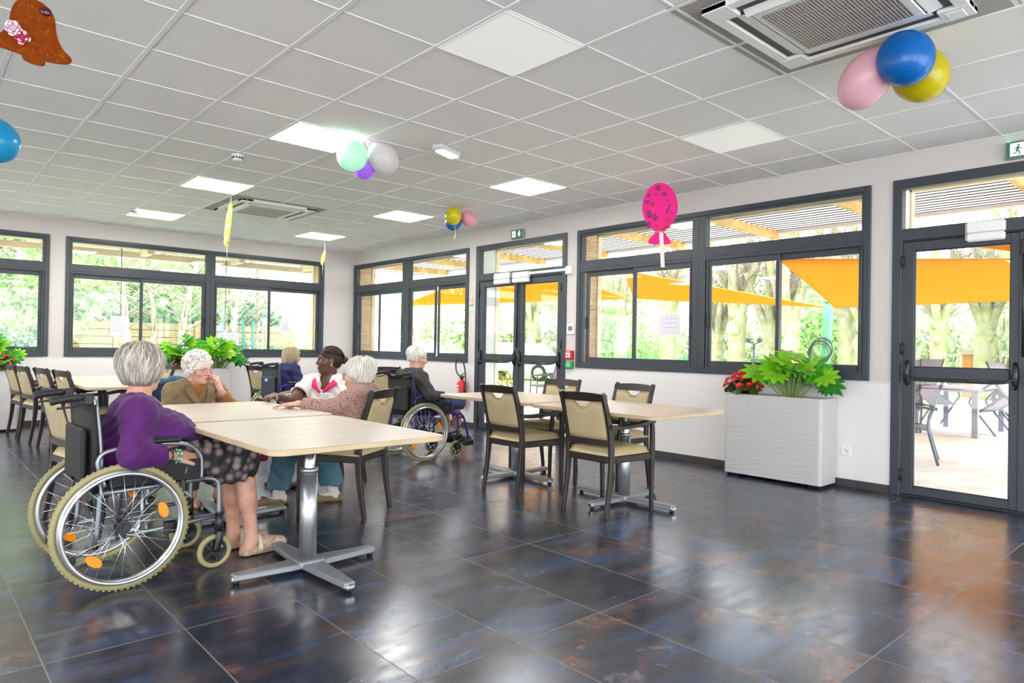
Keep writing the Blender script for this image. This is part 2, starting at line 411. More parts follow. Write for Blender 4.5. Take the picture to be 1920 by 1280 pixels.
# ---------------------------------------------------------------- the room
CEIL = 2.925; XL, YF = -10.4, -15.2       # corner at the origin; room spans x XL..0, y YF..0
def floor_material():
    m = bpy.data.materials.new('dark_slate_tiles'); m.use_nodes = True; nt = m.node_tree; N = nt.nodes; L = nt.links; b = N['Principled BSDF']
    tc = N.new('ShaderNodeTexCoord'); sx = N.new('ShaderNodeSeparateXYZ'); L.new(tc.outputs['Object'], sx.inputs[0])
    def mth(op, a, bb=None, c=None):
        n = N.new('ShaderNodeMath'); n.operation = op
        for i, v in enumerate((a, bb, c)):
            if v is None: continue
            if hasattr(v, 'is_linked') or hasattr(v, 'links'): L.new(v, n.inputs[i])
            else: n.inputs[i].default_value = v
        return n.outputs[0]
    tx = mth('DIVIDE', mth('ADD', sx.outputs['X'], 3.478), .498); ty = mth('DIVIDE', mth('ADD', sx.outputs['Y'], 9.52), 1.0005)
    ix, iy = mth('FLOOR', tx), mth('FLOOR', ty); fx, fy = mth('FRACT', tx), mth('FRACT', ty)
    ex = mth('MULTIPLY', mth('MINIMUM', fx, mth('SUBTRACT', 1, fx)), .498); ey = mth('MULTIPLY', mth('MINIMUM', fy, mth('SUBTRACT', 1, fy)), 1.0)
    edge = mth('MINIMUM', ex, ey); grout = mth('LESS_THAN', edge, .0026)
    cb = N.new('ShaderNodeCombineXYZ'); L.new(ix, cb.inputs[0]); L.new(iy, cb.inputs[1])
    wn = N.new('ShaderNodeTexWhiteNoise'); wn.noise_dimensions = '2D'; L.new(cb.outputs[0], wn.inputs['Vector'])
    off = N.new('ShaderNodeVectorMath'); off.operation = 'SCALE'; L.new(wn.outputs['Color'], off.inputs[0]); off.inputs['Scale'].default_value = 30
    pos = N.new('ShaderNodeVectorMath'); L.new(tc.outputs['Object'], pos.inputs[0]); L.new(off.outputs[0], pos.inputs[1])
    def noise(sc, det, stretch=None, dist=0, rough=.55):
        v = pos.outputs[0]
        if stretch:
            mp = N.new('ShaderNodeMapping'); mp.inputs['Scale'].default_value = stretch; L.new(v, mp.inputs[0]); v = mp.outputs[0]
        n = N.new('ShaderNodeTexNoise'); n.inputs['Scale'].default_value = sc; n.inputs['Detail'].default_value = det; n.inputs['Distortion'].default_value = dist; n.inputs['Roughness'].default_value = rough
        L.new(v, n.inputs['Vector']); return n.outputs[0]
    def ramp(v, a, bb):
        r = N.new('ShaderNodeMapRange'); r.inputs[1].default_value = a; r.inputs[2].default_value = bb; L.new(v, r.inputs[0]); return r.outputs[0]
    def mix(f, a, bb):
        x = N.new('ShaderNodeMix'); x.data_type = 'RGBA'
        for i, v in ((0, f), (6, a), (7, bb)):
            if hasattr(v, 'links'): L.new(v, x.inputs[i])
            else: x.inputs[i].default_value = (*v, 1) if isinstance(v, tuple) else v
        return x.outputs[2]
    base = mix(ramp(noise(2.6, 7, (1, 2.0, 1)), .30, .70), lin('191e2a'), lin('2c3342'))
    base = mix(mth('MULTIPLY', ramp(noise(1.5, 9, (.7, 3.6, 1), .4, .6), .50, .60), .75), base, lin('34486a'))  # blue streaks; part of the blue is sky reflection painted into the tile
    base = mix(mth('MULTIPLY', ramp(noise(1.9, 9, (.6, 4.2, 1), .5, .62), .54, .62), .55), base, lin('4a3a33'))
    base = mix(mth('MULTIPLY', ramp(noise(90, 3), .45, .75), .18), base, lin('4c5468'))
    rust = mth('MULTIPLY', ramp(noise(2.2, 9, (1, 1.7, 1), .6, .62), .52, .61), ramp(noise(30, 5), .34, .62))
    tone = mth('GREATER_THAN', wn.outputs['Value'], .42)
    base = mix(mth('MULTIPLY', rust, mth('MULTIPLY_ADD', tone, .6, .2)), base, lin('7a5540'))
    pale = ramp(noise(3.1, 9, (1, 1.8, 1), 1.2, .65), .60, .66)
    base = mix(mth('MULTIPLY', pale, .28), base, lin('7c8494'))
    tv = mth('MULTIPLY_ADD', wn.outputs['Value'], .5, .72)
    hs = N.new('ShaderNodeHueSaturation'); L.new(tv, hs.inputs['Value']); L.new(base, hs.inputs['Color'])
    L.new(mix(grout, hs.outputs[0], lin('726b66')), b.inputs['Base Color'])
    rg = mth('MULTIPLY_ADD', noise(7, 6, (1, 2, 1)), .22, .13); rg = mth('ADD', rg, mth('MULTIPLY', grout, .4)); L.new(rg, b.inputs['Roughness'])
    b.inputs['IOR'].default_value = 1.85; b.inputs['Specular IOR Level'].default_value = .5
    hgt = mth('SUBTRACT', mth('MULTIPLY', noise(45, 3), .18), grout)
    bp = N.new('ShaderNodeBump'); bp.inputs['Strength'].default_value = .07; bp.inputs['Distance'].default_value = .0012
    L.new(hgt, bp.inputs['Height']); L.new(bp.outputs[0], b.inputs['Normal'])
    return m
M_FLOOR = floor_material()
M_WALL = mat('white_wall_paint', 'd2ccc9', .75, bump=.12, bscale=300)
M_PROT = mat('wall_protection_sheet', 'eae6e5', .45, bump=.1, bscale=200)
M_TILE = mat('ceiling_tile', 'f6f3f0', .9, bump=.5, bscale=420)
M_TBAR = mat('ceiling_bar', 'f0f0ee', .45)
M_ANTH = mat('anthracite_aluminium', '393e46', .42, spec=.5)
M_ANTHD = mat('anthracite_gasket', '23272c', .5)
M_BLACK = mat('black_plastic', '1c1c1f', .38)
M_WHITEP = mat('white_plastic', 'eeeeec', .4)
M_CHROME = mat('chrome', 'd6d8da', .14, 1)
M_GLASS = glass('window_glass')
M_SKIRT = mat('slate_skirting', '3d3f46', .4, var=.3, vscale=9, col2='4a3e38')
M_PINE = mat('pine_boards', 'dcc3a0', .65, var=.3, vscale=5, col2='c2a078', stretch=(1, 1, 9))
M_PALEP = mat('pale_pine', 'f0e0c2', .6, var=.12, vscale=5)
M_PINEL = mat('pine_beam', 'ecca85', .65, var=.3, vscale=5, col2='d0a35c')
M_CLADW = mat('grey_render', 'd9dcde', .7)
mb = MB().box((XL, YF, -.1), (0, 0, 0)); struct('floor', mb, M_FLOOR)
# ceiling: lay-in tiles on a T-bar grid
mb = MB().box((XL, YF, CEIL), (0, 0, CEIL+.1), 0)
gx = [-4.13+.6*k for k in range(-11, 7)]; gy = [-8.37+.6*k for k in range(-12, 14)]
gx = [x for x in gx if XL < x < -.05]; gy = [y for y in gy if YF < y < -.05]
for x in gx: mb.box((x-.013, YF, CEIL-.005), (x+.013, 0, CEIL+.002), 1)
for y in gy: mb.box((XL, y-.008, CEIL-.004), (0, y+.008, CEIL+.002), 1)
mb.box((-.022, YF, CEIL-.005), (0, 0, CEIL), 1); mb.box((XL, -.022, CEIL-.005), (0, 0, CEIL), 1)
struct('ceiling', mb, [M_TILE, M_TBAR])

# wall frames: u along the wall, d outward, z up
def RW(u, d, z): return (d, u, z)      # right-hand wall, plane x = 0
def BW(u, d, z): return (u, d, z)      # far wall, plane y = 0
ZW0, ZW1 = .965, 2.697
def wall_boxes(mb, f, u0, u1, holes, th=.43):
    """solid wall u0..u1 with rectangular holes (u0,u1,z0,z1)"""
    e = u0
    for a, b, z0, z1 in sorted(holes):
        if a > e: mb.box(f(e, 0, 0), f(a, th, CEIL+.05))
        if z0 > .001: mb.box(f(a, 0, 0), f(b, th, z0))
        mb.box(f(a, 0, z1), f(b, th, CEIL+.05)); e = b
    if u1 > e: mb.box(f(e, 0, 0), f(u1, th, CEIL+.05))
HR = [(-3.49, -.012, ZW0, ZW1), (-5.516, -3.67, 0, 2.697), (-9.21, -5.70, ZW0, ZW1), (-11.26, -9.39, 0, 2.702), (-14.9, -11.6, ZW0, ZW1)]
HB = [(-4.62, -.622, ZW0, ZW1), (-8.81, -4.815, ZW0, ZW1)]
mb = MB(); wall_boxes(mb, RW, YF, .43, HR); struct('wall_right', mb, M_WALL)
mb = MB(); wall_boxes(mb, BW, XL, 0, HB); struct('wall_back', mb, M_WALL)
# the unseen sides of the hall, with daylight openings added to light the room evenly
mb = MB(); wall_boxes(mb, lambda u, d, z: (XL-d, u, z), YF, 0, [(-14.9, -9.8, .1, 2.85), (-9.4, -5.2, .06, .92), (-4.9, -.3, .06, .92)], .3); struct('wall_left', mb, M_WALL)
mb = MB(); wall_boxes(mb, lambda u, d, z: (u, YF-d, z), XL, 0, [(-10.1, -5.4, .1, 2.85), (-5.1, -.4, .1, 2.85)], .3); struct('wall_front', mb, M_WALL)
# baseboards and the smooth protection sheet below the sills
mb = MB(); mr = MB()
for a, b in ((-3.67, 0), (-9.39, -5.516), (YF, -11.26)):
    mr.box(RW(a, -.006, .07), RW(b, 0, .945), 0, .002); mr.box(RW(a, -.012, .945), RW(b, 0, .957), 0, .003)
    n = max(1, round((b-a)/.5)); s = (b-a)/n
    for i in range(n): mb.box(RW(a+i*s+.0015, -.012, 0), RW(a+(i+1)*s-.0015, 0, .072), 0, .002)
struct('baseboard_right', mb, M_SKIRT); struct('trim_right', mr, M_PROT)
mb = MB(); mr = MB()
mr.box(BW(XL, -.006, .07), BW(0, 0, .945), 0, .002); mr.box(BW(XL, -.012, .945), BW(0, 0, .957), 0, .003)
for i in range(20): mb.box(BW(-.52*i-.52+.0015, -.012, 0), BW(-.52*i-.0015, 0, .072), 0, .002)
struct('baseboard_back', mb, M_SKIRT); struct('trim_back', mr, M_PROT)

# ---------------------------------------------------------------- windows and doors
def fbar(mb, f, u0, u1, z0, z1, d0, d1, mi=0, bev=.004): mb.box(f(u0, d0, z0), f(u1, d1, z1), mi, bev)
def ring(mb, f, u0, u1, z0, z1, wl, wr, wb, wt, d0, d1, mi=0):
    fbar(mb, f, u0, u0+wl, z0, z1, d0, d1, mi); fbar(mb, f, u1-wr, u1, z0, z1, d0, d1, mi)
    fbar(mb, f, u0+wl, u1-wr, z0, z0+wb, d0, d1, mi); fbar(mb, f, u0+wl, u1-wr, z1-wt, z1, d0, d1, mi)
def pane(f, u0, u1, z0, z1, d, parent, name='pane'):
    mb = MB(); mb.box(f(u0-.01, d, z0-.01), f(u1+.01, d+.006, z1+.01)); return mb.build(name, M_GLASS, parent)
def pull_handle(f, u, z, parent, d):
    mb = MB(); mb.box(f(u-.017, d-.018, z-.075), f(u+.017, d, z+.075), 0, .006)  # unseen pale strip added to bounce daylight up to the ceiling
    mb.box(f(u-.007, d-.03, z-.05), f(u+.007, d-.012, z-.012), 0, .004); mb.box(f(u-.007, d-.03, z+.012), f(u+.007, d-.012, z+.05), 0, .004)
    return mb.build('handle', M_BLACK, parent)
def window(name, f, u0, u1, mull, groups):
    root = bpy.data.objects.new(name, None); COL.objects.link(root); root['kind'] = 'structure'
    fr = MB()
    ring(fr, f, u0, u1, ZW0, ZW1, .055, .055, .05, .05, -.022, .07)
    ring(fr, f, u0+.05, u1-.05, ZW0+.045, ZW1-.045, .03, .03, .03, .03, -.008, .07)
    m0, m1 = mull
    fbar(fr, f, m0, m1, ZW0+.05, ZW1-.05, -.018, .07); fbar(fr, f, (m0+m1)/2-.006, (m0+m1)/2+.006, ZW0+.05, ZW1-.05, -.0195, 0, 1)
    for a, b in ((u0+.05, m0), (m1, u1-.05)):
        fbar(fr, f, a, b, 2.165, 2.305, -.016, .07); fbar(fr, f, a, b, 2.195, 2.215, -.019, .0, 0)
        ring(fr, f, a+.01, b-.01, 1.0, 2.19, .022, .022, .025, .022, -.012, .06)
    fr.build('frame', [M_ANTH, M_ANTHD], root)
    for a, b in ((u0+.08, m0), (m1, u1-.08)): pane(f, a, b, 2.305, 2.62, .03, root, 'transom_pane')
    for gi, (a0, a1, b0, b1) in enumerate(groups):       # two sliding sashes per bay
        for k, (g0, g1) in enumerate(((a0, a1), (b0, b1))):
            front = (k == 1) if gi == 0 else (k == 0)
            d0 = .0 if front else .028
            sa = MB()
            wl, wr = (.045 if k else .062), (.062 if k == 0 and False else .045)
            wl = .055 if k == 0 else .04; wr = .04 if k == 0 else .055
            ring(sa, f, g0-wl, g1+wr, 1.035, 2.17, wl, wr, .065, .065, d0, d0+.028)
            so = sa.build('sash', M_ANTH, root)
            pane(f, g0, g1, 1.1, 2.105, d0+.012, so)
            pull_handle(f, (g0-wl*.6) if k == 0 else (g1+wr*.6), 1.53, so, d0)
    # sill strip outside and inside
    mb = MB(); mb.box(f(u0, .07, ZW0-.01), f(u1, .50, ZW0+.02), 0, .004); mb.build('sill', M_ANTH, root)
    return root
def reveal(name, f, u0, u1, z0, z1, side_mat, board=True, d0=.07, d1=.36):
    """timber lining of the deep outer reveal: boards, then a post"""
    mb = MB()
    for s, u in ((1, u0), (-1, u1)):
        z = z0
        if board:
            while z < z1-.01:
                e = min(z+.125, z1); mb.box(f(u, d0, z), f(u+s*.012, d1, e-.004), 0, .003); z = e
        else: mb.box(f(u, d0, z0), f(u+s*.012, d1, z1), 0)
        mb.box(f(u, d1, z0), f(u+s*.03, d1+.075, z1), 1, .004)
    mb.box(f(u0, d0, z1-.012), f(u1, d1, z1), 1, .002); mb.box(f(u0, d1, z1-.035), f(u1, d1+.075, z1+.12), 1, .004)
    o = mb.build(name, [side_mat, M_PALEP]); o['kind'] = 'structure'; return o
window('window_1', BW, -8.81, -4.815, (-6.88, -6.73), [(-8.69, -7.85, -7.81, -6.95), (-6.68, -5.84, -5.79, -4.935)])
window('window_2', BW, -4.62, -.622, (-2.69, -2.545), [(-4.508, -3.645, -3.607, -2.747), (-2.51, -1.65, -1.60, -.755)])
window('window_3', RW, -3.49, -.012, (-1.875, -1.675), [(-3.364, -2.692, -2.60, -1.951), (-1.657, -.929, -.838, -.195)])
window('window_4', RW, -9.21, -5.70, (-7.55, -7.385), [(-9.095, -8.368, -8.328, -7.615), (-7.351, -6.625, -6.552, -5.875)])
window('window_5', RW, -14.9, -11.6, (-13.4, -13.23), [(-14.78, -14.1, -14.0, -13.5), (-13.15, -12.5, -12.4, -11.72)])
reveal('trim_1', BW, -4.62, -.622, ZW0, ZW1+.0, M_PINE); reveal('trim_2', RW, -3.49, -.012, ZW0, ZW1, M_PINE)
reveal('trim_3', RW, -9.21, -5.70, ZW0, ZW1, M_PINE); reveal('trim_4', BW, -8.81, -4.815, ZW0, ZW1, M_PINE)
reveal('trim_5', RW, -11.26, -9.39, 0, ZW1, M_CLADW, False); reveal('trim_6', RW, -5.516, -3.67, 0, ZW1, M_CLADW, False)

def panic_bar(f, u0, u1, parent, z=1.05):
    """push bar between two end housings"""
    root = MB(); R = lambda u, d, zz: f(u, -d, zz)
    for u in (u0, u1):
        prof = [Vector((R(u, .03, z-.075))), Vector((R(u, .055, z-.03))), Vector((R(u, .055, z+.03))), Vector((R(u, .03, z+.075)))]
        root.tube([R(u, .012, z-.105), R(u, .028, z-.06), R(u, .032, z), R(u, .028, z+.06), R(u, .012, z+.105)], [.010, .026, .032, .026, .010], 10, 0)
    s = 1 if u1 > u0 else -1
    path = smooth_path([R(u0, .03, z-.01), R(u0+s*.03, .075, z-.04), R(u0+s*.12, .09, z-.055), R((u0+u1)/2, .09, z-.055), R(u1-s*.12, .09, z-.055), R(u1-s*.03, .075, z-.04), R(u1, .03, z-.01)], 5)
    root.tube(path, .0125, 10, 1)
    return root.build('panic_bar', [M_BLACK, M_ANTHD], parent)
def closer(f, u0, u1, z0, z1, parent):
    mb = MB(); mb.box(f(u0, -.075, z0), f(u1, -.015, z0+(z1-z0)*.42), 0, .012); mb.box(f(u0, -.07, z0+(z1-z0)*.44), f(u1, -.015, z1), 0, .008)
    mb.box(f(u1-.004 if u1 > u0 else u1, -.066, z0+.01), f(u1+.008, -.02, z1-.01), 1)
    return mb.build('door_closer', [M_WHITEP, M_CHROME], parent)
def door(name, f, u0, u1, z1, leaves):
    root = bpy.data.objects.new(name, None); COL.objects.link(root); root['kind'] = 'structure'
    fr = MB()
    fbar(fr, f, u0, u0+.075, 0, z1, -.02, .07); fbar(fr, f, u1-.075, u1, 0, z1, -.02, .07)
    fbar(fr, f, u0+.075, u1-.075, 2.62, z1, -.02, .07); fbar(fr, f, u0+.07, u1-.07, 2.175, 2.275, -.018, .07); fbar(fr, f, u0+.07, u1-.07, 2.162, 2.178, -.006, .06, 1)
    fbar(fr, f, u0+.075, u1-.075, 0, .018, -.02, .09, 1)
    fr.build('frame', [M_ANTH, M_ANTHD], root)
    pane(f, u0+.08, u1-.08, 2.275, 2.62, .03, root, 'transom_pane')
    for (a, b, g0, g1) in leaves:
        lf = MB(); lo, hi = min(a, b), max(a, b); q0, q1 = min(g0, g1), max(g0, g1)
        fbar(lf, f, lo, q0, .02, 2.16, -.008, .05); fbar(lf, f, q1, hi, .02, 2.16, -.008, .05)
        fbar(lf, f, q0, q1, .02, .09, -.008, .05); fbar(lf, f, q0, q1, 1.01, 1.10, -.008, .05); fbar(lf, f, q0, q1, 2.08, 2.16, -.008, .05)
        for z0, z2 in ((.09, 1.01), (1.10, 2.08)): ring(lf, f, q0, q1, z0, z2, .006, .006, .006, .006, .002, .03, 1)
        o = lf.build('leaf', [M_ANTH, M_ANTHD], root)
        pane(f, q0, q1, 1.10, 2.08, .018, o); pane(f, q0, q1, .09, 1.01, .018, o)
        panic_bar(f, a-(.04 if a > b else -.04), b+(.05 if a > b else -.05), o)
        hg = MB()
        for z in (.18, 1.25, 2.0): hg.cyl(f(a, -.022, z-.05), f(a, -.022, z+.05), .011, 10)
        hg.build('hinge', M_ANTHD, o)
    mid = leaves[0][1]
    ab = MB(); fbar(ab, f, mid-.03, mid+.03, .02, 2.16, -.02, .02); ab.cyl(f(mid, -.03, 1.2), f(mid, -.03, 2.1), .008, 8, 1); ab.box(f(mid-.02, -.045, 1.98), f(mid+.02, -.01, 2.1), 1, .005)
    ab.build('meeting_stile', [M_ANTH, M_BLACK], root)
    return root
d1 = door('door_1', RW, -5.516, -3.67, 2.697, [(-3.755, -4.60, -3.855, -4.51), (-5.44, -4.60, -5.36, -4.695)])
closer(RW, -4.47, -4.14, 2.10, 2.255, d1); closer(RW, -4.85, -4.53, 2.10, 2.245, d1)
d2 = door('door_2', RW, -11.26, -9.39, 2.702, [(-9.475, -10.32, -9.562, -10.232), (-11.175, -10.32, -11.09, -10.40)])
closer(RW, -10.205, -9.95, 2.11, 2.265, d2)
# ---------------------------------------------------------------- ceiling fittings
M_LIT = mat('lit_diffuser', 'ffffff', .5, emit='fffdf8', estr=PANEL_LIGHT)
M_DIM = mat('unlit_diffuser_glow', 'fdfcfa', .5, emit='fffdf8', estr=.18)  # faint glow put into the switched-off panels to brighten them
def make_light(lit):
    t = thing('ceiling_light', 'x', 'ceiling light')
    mb = MB(); ring(mb, lambda u, d, z: (u, z, d), -.298, .298, -.298, .298, .012, .012, .012, .012, -.007, .0); mb.build('frame', M_TBAR, t)
    mb = MB(); mb.box((-.287, -.287, -.005), (.287, .287, -.001)); mb.build('diffuser', M_LIT if lit else M_DIM, t)
    return t
lit, dim = make_light(True), make_light(False)
LG = 'square ceiling light panels'
spots = [(-3.83, -6.27, 1, 'lit square ceiling panel beside the mint and white balloons'), (-3.83, -3.87, 1, 'lit square ceiling panel above the far air conditioner'),
    (-3.83, -1.47, 1, 'lit square ceiling panel behind the farther smoke detector'), (-1.43, -1.47, 1, 'lit square ceiling panel nearest the room corner, above the smaller green streamer'),
    (-1.43, -3.87, 1, 'lit square ceiling panel between the far air conditioner and the yellow balloon'), (-1.43, -6.27, 1, 'lit square ceiling panel between the yellow balloon and the magenta paper balloon'),
    (-3.83, -8.67, 0, 'unlit square ceiling panel in the middle of the near ceiling'), (-1.43, -8.67, 0, 'unlit square ceiling panel above the window with the magenta paper balloon')]
spots += [(x, y, 1, 'lit square ceiling panel added out of view to brighten the hall') for x in (-6.23, -8.63) for y in (-1.47, -3.87, -6.27, -8.67, -11.07) if (x, y) not in ((-6.23, -8.67), (-6.23, -6.27))] + [(x, y, 1, 'lit square ceiling panel added out of view to brighten the hall') for x in (-3.83, -1.43) for y in (-13.47,)]  # panels out of view, added to lift the light in the room
first = {0: lit, 1: dim}; used = set()
for x, y, on, lab in spots:
    src = lit if on else dim
    o = src if on not in used else copy_tree(src); used.add(on)
    spot(o, (x, y, CEIL-.004), 0, lab, LG)
# cassette air conditioners
M_ACW = mat('air_conditioner_white', 'eeeeea', .4); M_ACG = mat('intake_grille', 'b9b2a9', .5); M_ACD = mat('vent_dark', '4a4643', .6)
M_FILL = mat('speckled_filler_tile', 'b9b5ae', .9, var=.25, vscale=120)
def make_ac(lab, x, y):
    t = thing('air_conditioner', lab, 'air conditioner', (x, y, CEIL), 0, 'ceiling cassette air conditioners')
    f = lambda u, d, z: (u, z, d)
    mb = MB(); ring(mb, f, -.6, .6, -.6, .6, .13, .13, .13, .13, -.002, .0); mb.build('filler_panel', M_FILL, t)
    mb = MB(); ring(mb, f, -.475, .475, -.475, .475, .06, .06, .06, .06, -.035, -.002)
    for sx in (-1, 1):
        for sy in (-1, 1): mb.box((sx*.475, sy*.475, -.037), (sx*.335, sy*.335, -.004), 0, .004)
    ring(mb, f, -.30, .30, -.30, .30, .035, .035, .035, .035, -.04, -.006)
    mb.box((-.27, -.27, -.02), (.27, .27, -.004)); mb.build('body', M_ACW, t)
    for k in range(4):      # the four outlets with their flaps
        M = Matrix.Rotation(k*PI/2, 4, 'Z')
        v = MB(); v.box((-.325, .302, -.022), (.325, .413, -.012), 0, 0, M); v.build('outlet', M_ACD, t)
        fl = MB()
        R = M @ Matrix.Translation((0, .345, -.024)) @ Matrix.Rotation(.22 if k != 1 else .6, 4, 'X')
        fl.box((-.315, -.038, -.004), (.315, .056, .003), 0, .002, R); fl.build('flap', M_ACW, t)
    g = MB()
    for i in range(33): g.box((-.262, -.262+i*.0164-.0045, -.045), (.262, -.262+i*.0164+.0045, -.038))
    for i in range(5): g.box((-.262+i*.131-.003, -.262, -.043), (-.262+i*.131+.003, .262, -.036))
    g.box((-.265, -.265, -.034), (.265, .265, -.03), 1); g.build('grille', [M_ACG, M_ACD], t)
    s = MB(); s.box((.37, -.44, -.04), (.455, -.36, -.034), 0, .003); s.build('receiver', M_ACW, t)
    return t
make_ac('white ceiling cassette air conditioner with brown slatted grille above the blue balloon', -2.95, -10.13)
make_ac('far white ceiling cassette air conditioner behind the long green streamer', -2.93, -2.98)
# smoke detectors
def make_smoke():
    t = thing('smoke_detector', 'x', 'smoke detector')
    mb = MB().lathe([(.0, -.012), (.052, -.012), (.055, 0)], 24); mb.build('base', M_WHITEP, t)
    mb = MB().lathe([(0, -.058), (.03, -.057), (.043, -.045), (.048, -.028), (.048, -.012)], 24); mb.build('head', M_WHITEP, t)
    mb = MB()
    for k in range(12):
        a = k*PI/6; mb.box((.0455, -.009, -.040), (.0485, .009, -.022), 0, 0, Matrix.Rotation(a, 4, 'Z'))
    mb.build('vent', M_ACD, t)
    return t
s1 = make_smoke(); spot(s1, (-4.12, -5.27, CEIL-.004), 0, 'white smoke detector on the ceiling grid left of the mint balloon', 'smoke detectors')
s2 = copy_tree(s1); spot(s2, (-4.12, -1.66, CEIL-.004), 0, 'white smoke detector in front of the farthest ceiling panel', 'smoke detectors')
# emergency light hanging from the grid
t = thing('emergency_light', 'small white emergency luminaire with green lit edge under the ceiling', 'emergency light', (-2.90, -6.81, CEIL), math.radians(20))
mb = MB().box((-.15, -.055, -.05), (.15, .055, -.004), 0, .012); mb.build('housing', mat('luminaire_grey', 'd5d2d6', .4), t)
mb = MB().box((-.11, -.045, -.066), (.13, .045, -.048), 0, .006); mb.build('diffuser', mat('luminaire_lens', 'f4f6f4', .3, emit='f2f6f4', estr=1.1), t)
mb = MB().box((.151, -.035, -.042), (.157, .035, -.014), 0, .001); mb.build('indicator', mat('green_indicator', '37c27a', .3, emit='2fd07a', estr=.9), t)

# ---------------------------------------------------------------- wall fittings on the right-hand wall
M_GREEN = mat('exit_green', '2f6f57', .4, emit='2f6f57', estr=.15); M_EXITW = mat('exit_white', 'f5f7f5', .4, emit='f0fff8', estr=.5)
def tri_fan(mb, pts, d, mi): mb.add([RW(u, d, z) for u, z in pts], [tuple(range(len(pts)))], mi)
def running_man(mb, u0, z0, s, d, mi, dr=1):
    """pictogram of a figure running, built from thick strokes; u runs to the viewer's right as -y"""
    P = lambda a, b: RW(u0-dr*a*s, d, z0+b*s)
    for a, b, r in (((.42, .80), (.42, .80), .085),):
        n = 10; mb.add([P(a[0]+r*math.cos(2*PI*k/n), a[1]+r*math.sin(2*PI*k/n)) for k in range(n)], [tuple(range(n))], mi)
    def stroke(p, q, w):
        dx, dy = q[0]-p[0], q[1]-p[1]; l = math.hypot(dx, dy); nx, ny = -dy/l*w/2, dx/l*w/2
        mb.add([P(p[0]+nx, p[1]+ny), P(p[0]-nx, p[1]-ny), P(q[0]-nx, q[1]-ny), P(q[0]+nx, q[1]+ny)], [(0, 1, 2, 3)], mi)
    for p, q, w in (((.40, .70), (.33, .42), .16), ((.40, .66), (.56, .54), .07), ((.56, .54), (.64, .62), .06), ((.38, .66), (.22, .60), .07), ((.22, .60), (.16, .46), .06),
                    ((.34, .42), (.50, .30), .09), ((.50, .30), (.46, .10), .08), ((.46, .10), (.56, .10), .05), ((.32, .42), (.26, .24), .09), ((.26, .24), (.08, .20), .08)):
        stroke(p, q, w)
def exit_sign(lab, u, z, w, h, arrow):
    t = thing('exit_sign', lab, 'exit sign', RW(0, 0, 0), 0, 'green emergency exit signs')
    mb = MB().box(RW(u-w/2, -.045, z-h/2), RW(u+w/2, 0, z+h/2), 0, .006); mb.build('housing', mat('sign_housing', '8f9896', .4), t)
    mb = MB().box(RW(u-w/2+.008, -.048, z-h/2+.008), RW(u+w/2-.008, -.044, z+h/2-.008)); mb.build('face', M_GREEN, t)
    pm = MB(); d = -.0495
    if arrow:      # white figure in a doorway, white arrow pointing down
        a = u+w/2-.03; tri_fan(pm, [(a, z-.042), (a-.075, z-.042), (a-.075, z+.042), (a, z+.042)], d, 0)
        running_man(pm, a+.0, z-.045, .085, d-.001, 1)
        c = u-w/2+.065
        tri_fan(pm, [(c+.009, z+.045), (c-.009, z+.045), (c-.009, z-.01), (c+.009, z-.01)], d, 0)
        tri_fan(pm, [(c+.030, z+.005), (c, z-.046), (c-.030, z+.005), (c-.022, z+.014), (c, z-.012), (c+.022, z+.014)], d-.0005, 0)
    else:          # green figure running on a white square
        a = u+w/2-.03; tri_fan(pm, [(a, z-.05), (a-.125, z-.05), (a-.125, z+.05), (a, z+.05)], d, 0)
        running_man(pm, a-.012, z-.05, .10, d-.001, 1)
        tri_fan(pm, [(a-.088, z-.045), (a-.115, z-.045), (a-.115, z+.045), (a-.088, z+.045)], d-.0008, 1)
    pm.build('pictogram', [M_EXITW, M_GREEN], t)
    if not arrow:
        mb = MB(); mb.box(RW(u+w/2-.02, -.03, z+h/2), RW(u+w/2-.008, -.015, z+h/2+.008), 0, .002); mb.build('indicator', mat('green_led', '35e08a', .3, emit='20ff80', estr=6), t)
    return t
exit_sign('green exit sign with down arrow above the glazed double door', -4.585, 2.778, .24, .125, True)
exit_sign('green exit sign with running figure above the door at the picture edge', -10.33, 2.79, .26, .135, False)
t = thing('thermostat', 'white wall thermostat with grey screen beside the glazed double door', 'thermostat', (0, 0, 0))
mb = MB().box(RW(-5.665, -.022, 1.385), RW(-5.545, 0, 1.515), 0, .006); mb.build('housing', M_WHITEP, t)
mb = MB().box(RW(-5.645, -.024, 1.43), RW(-5.57, -.02, 1.49), 0, .001); mb.build('screen', mat('lcd_screen', '5f665c', .25), t)
t = thing('fire_alarm_call_point', 'red fire alarm call point on the wall beside the double door', 'alarm call point', (0, 0, 0))
M_RED = mat('alarm_red', 'd3202b', .35)
mb = MB().box(RW(-5.665, -.055, 1.065), RW(-5.54, 0, 1.18), 0, .008); mb.build('housing', M_RED, t)
mb = MB().box(RW(-5.638, -.058, 1.09), RW(-5.572, -.053, 1.15), 0, .002); mb.cyl(RW(-5.605, -.06, 1.12), RW(-5.605, -.057, 1.12), .012, 12, 1); mb.build('press_plate', [M_WHITEP, M_BLACK], t)
mb = MB()
for i in range(5): mb.box(RW(-5.632+i*.011, -.0565, 1.160), RW(-5.625+i*.011, -.054, 1.170))
mb.build('lettering', M_WHITEP, t)
t = thing('door_release_box', 'green door release box below the red alarm call point', 'door release', (0, 0, 0))
mb = MB().box(RW(-5.665, -.05, .945), RW(-5.545, 0, 1.04), 0, .008); mb.build('housing', mat('release_green', '1c9a50', .35), t)
mb = MB().box(RW(-5.64, -.053, .965), RW(-5.57, -.048, 1.015), 0, .002); mb.build('press_plate', mat('release_plate', '7fc79c', .3), t)
mb = MB()
for i in range(5): mb.box(RW(-5.634+i*.011, -.0515, 1.020), RW(-5.628+i*.011, -.049, 1.030))
mb.build('lettering', M_WHITEP, t)
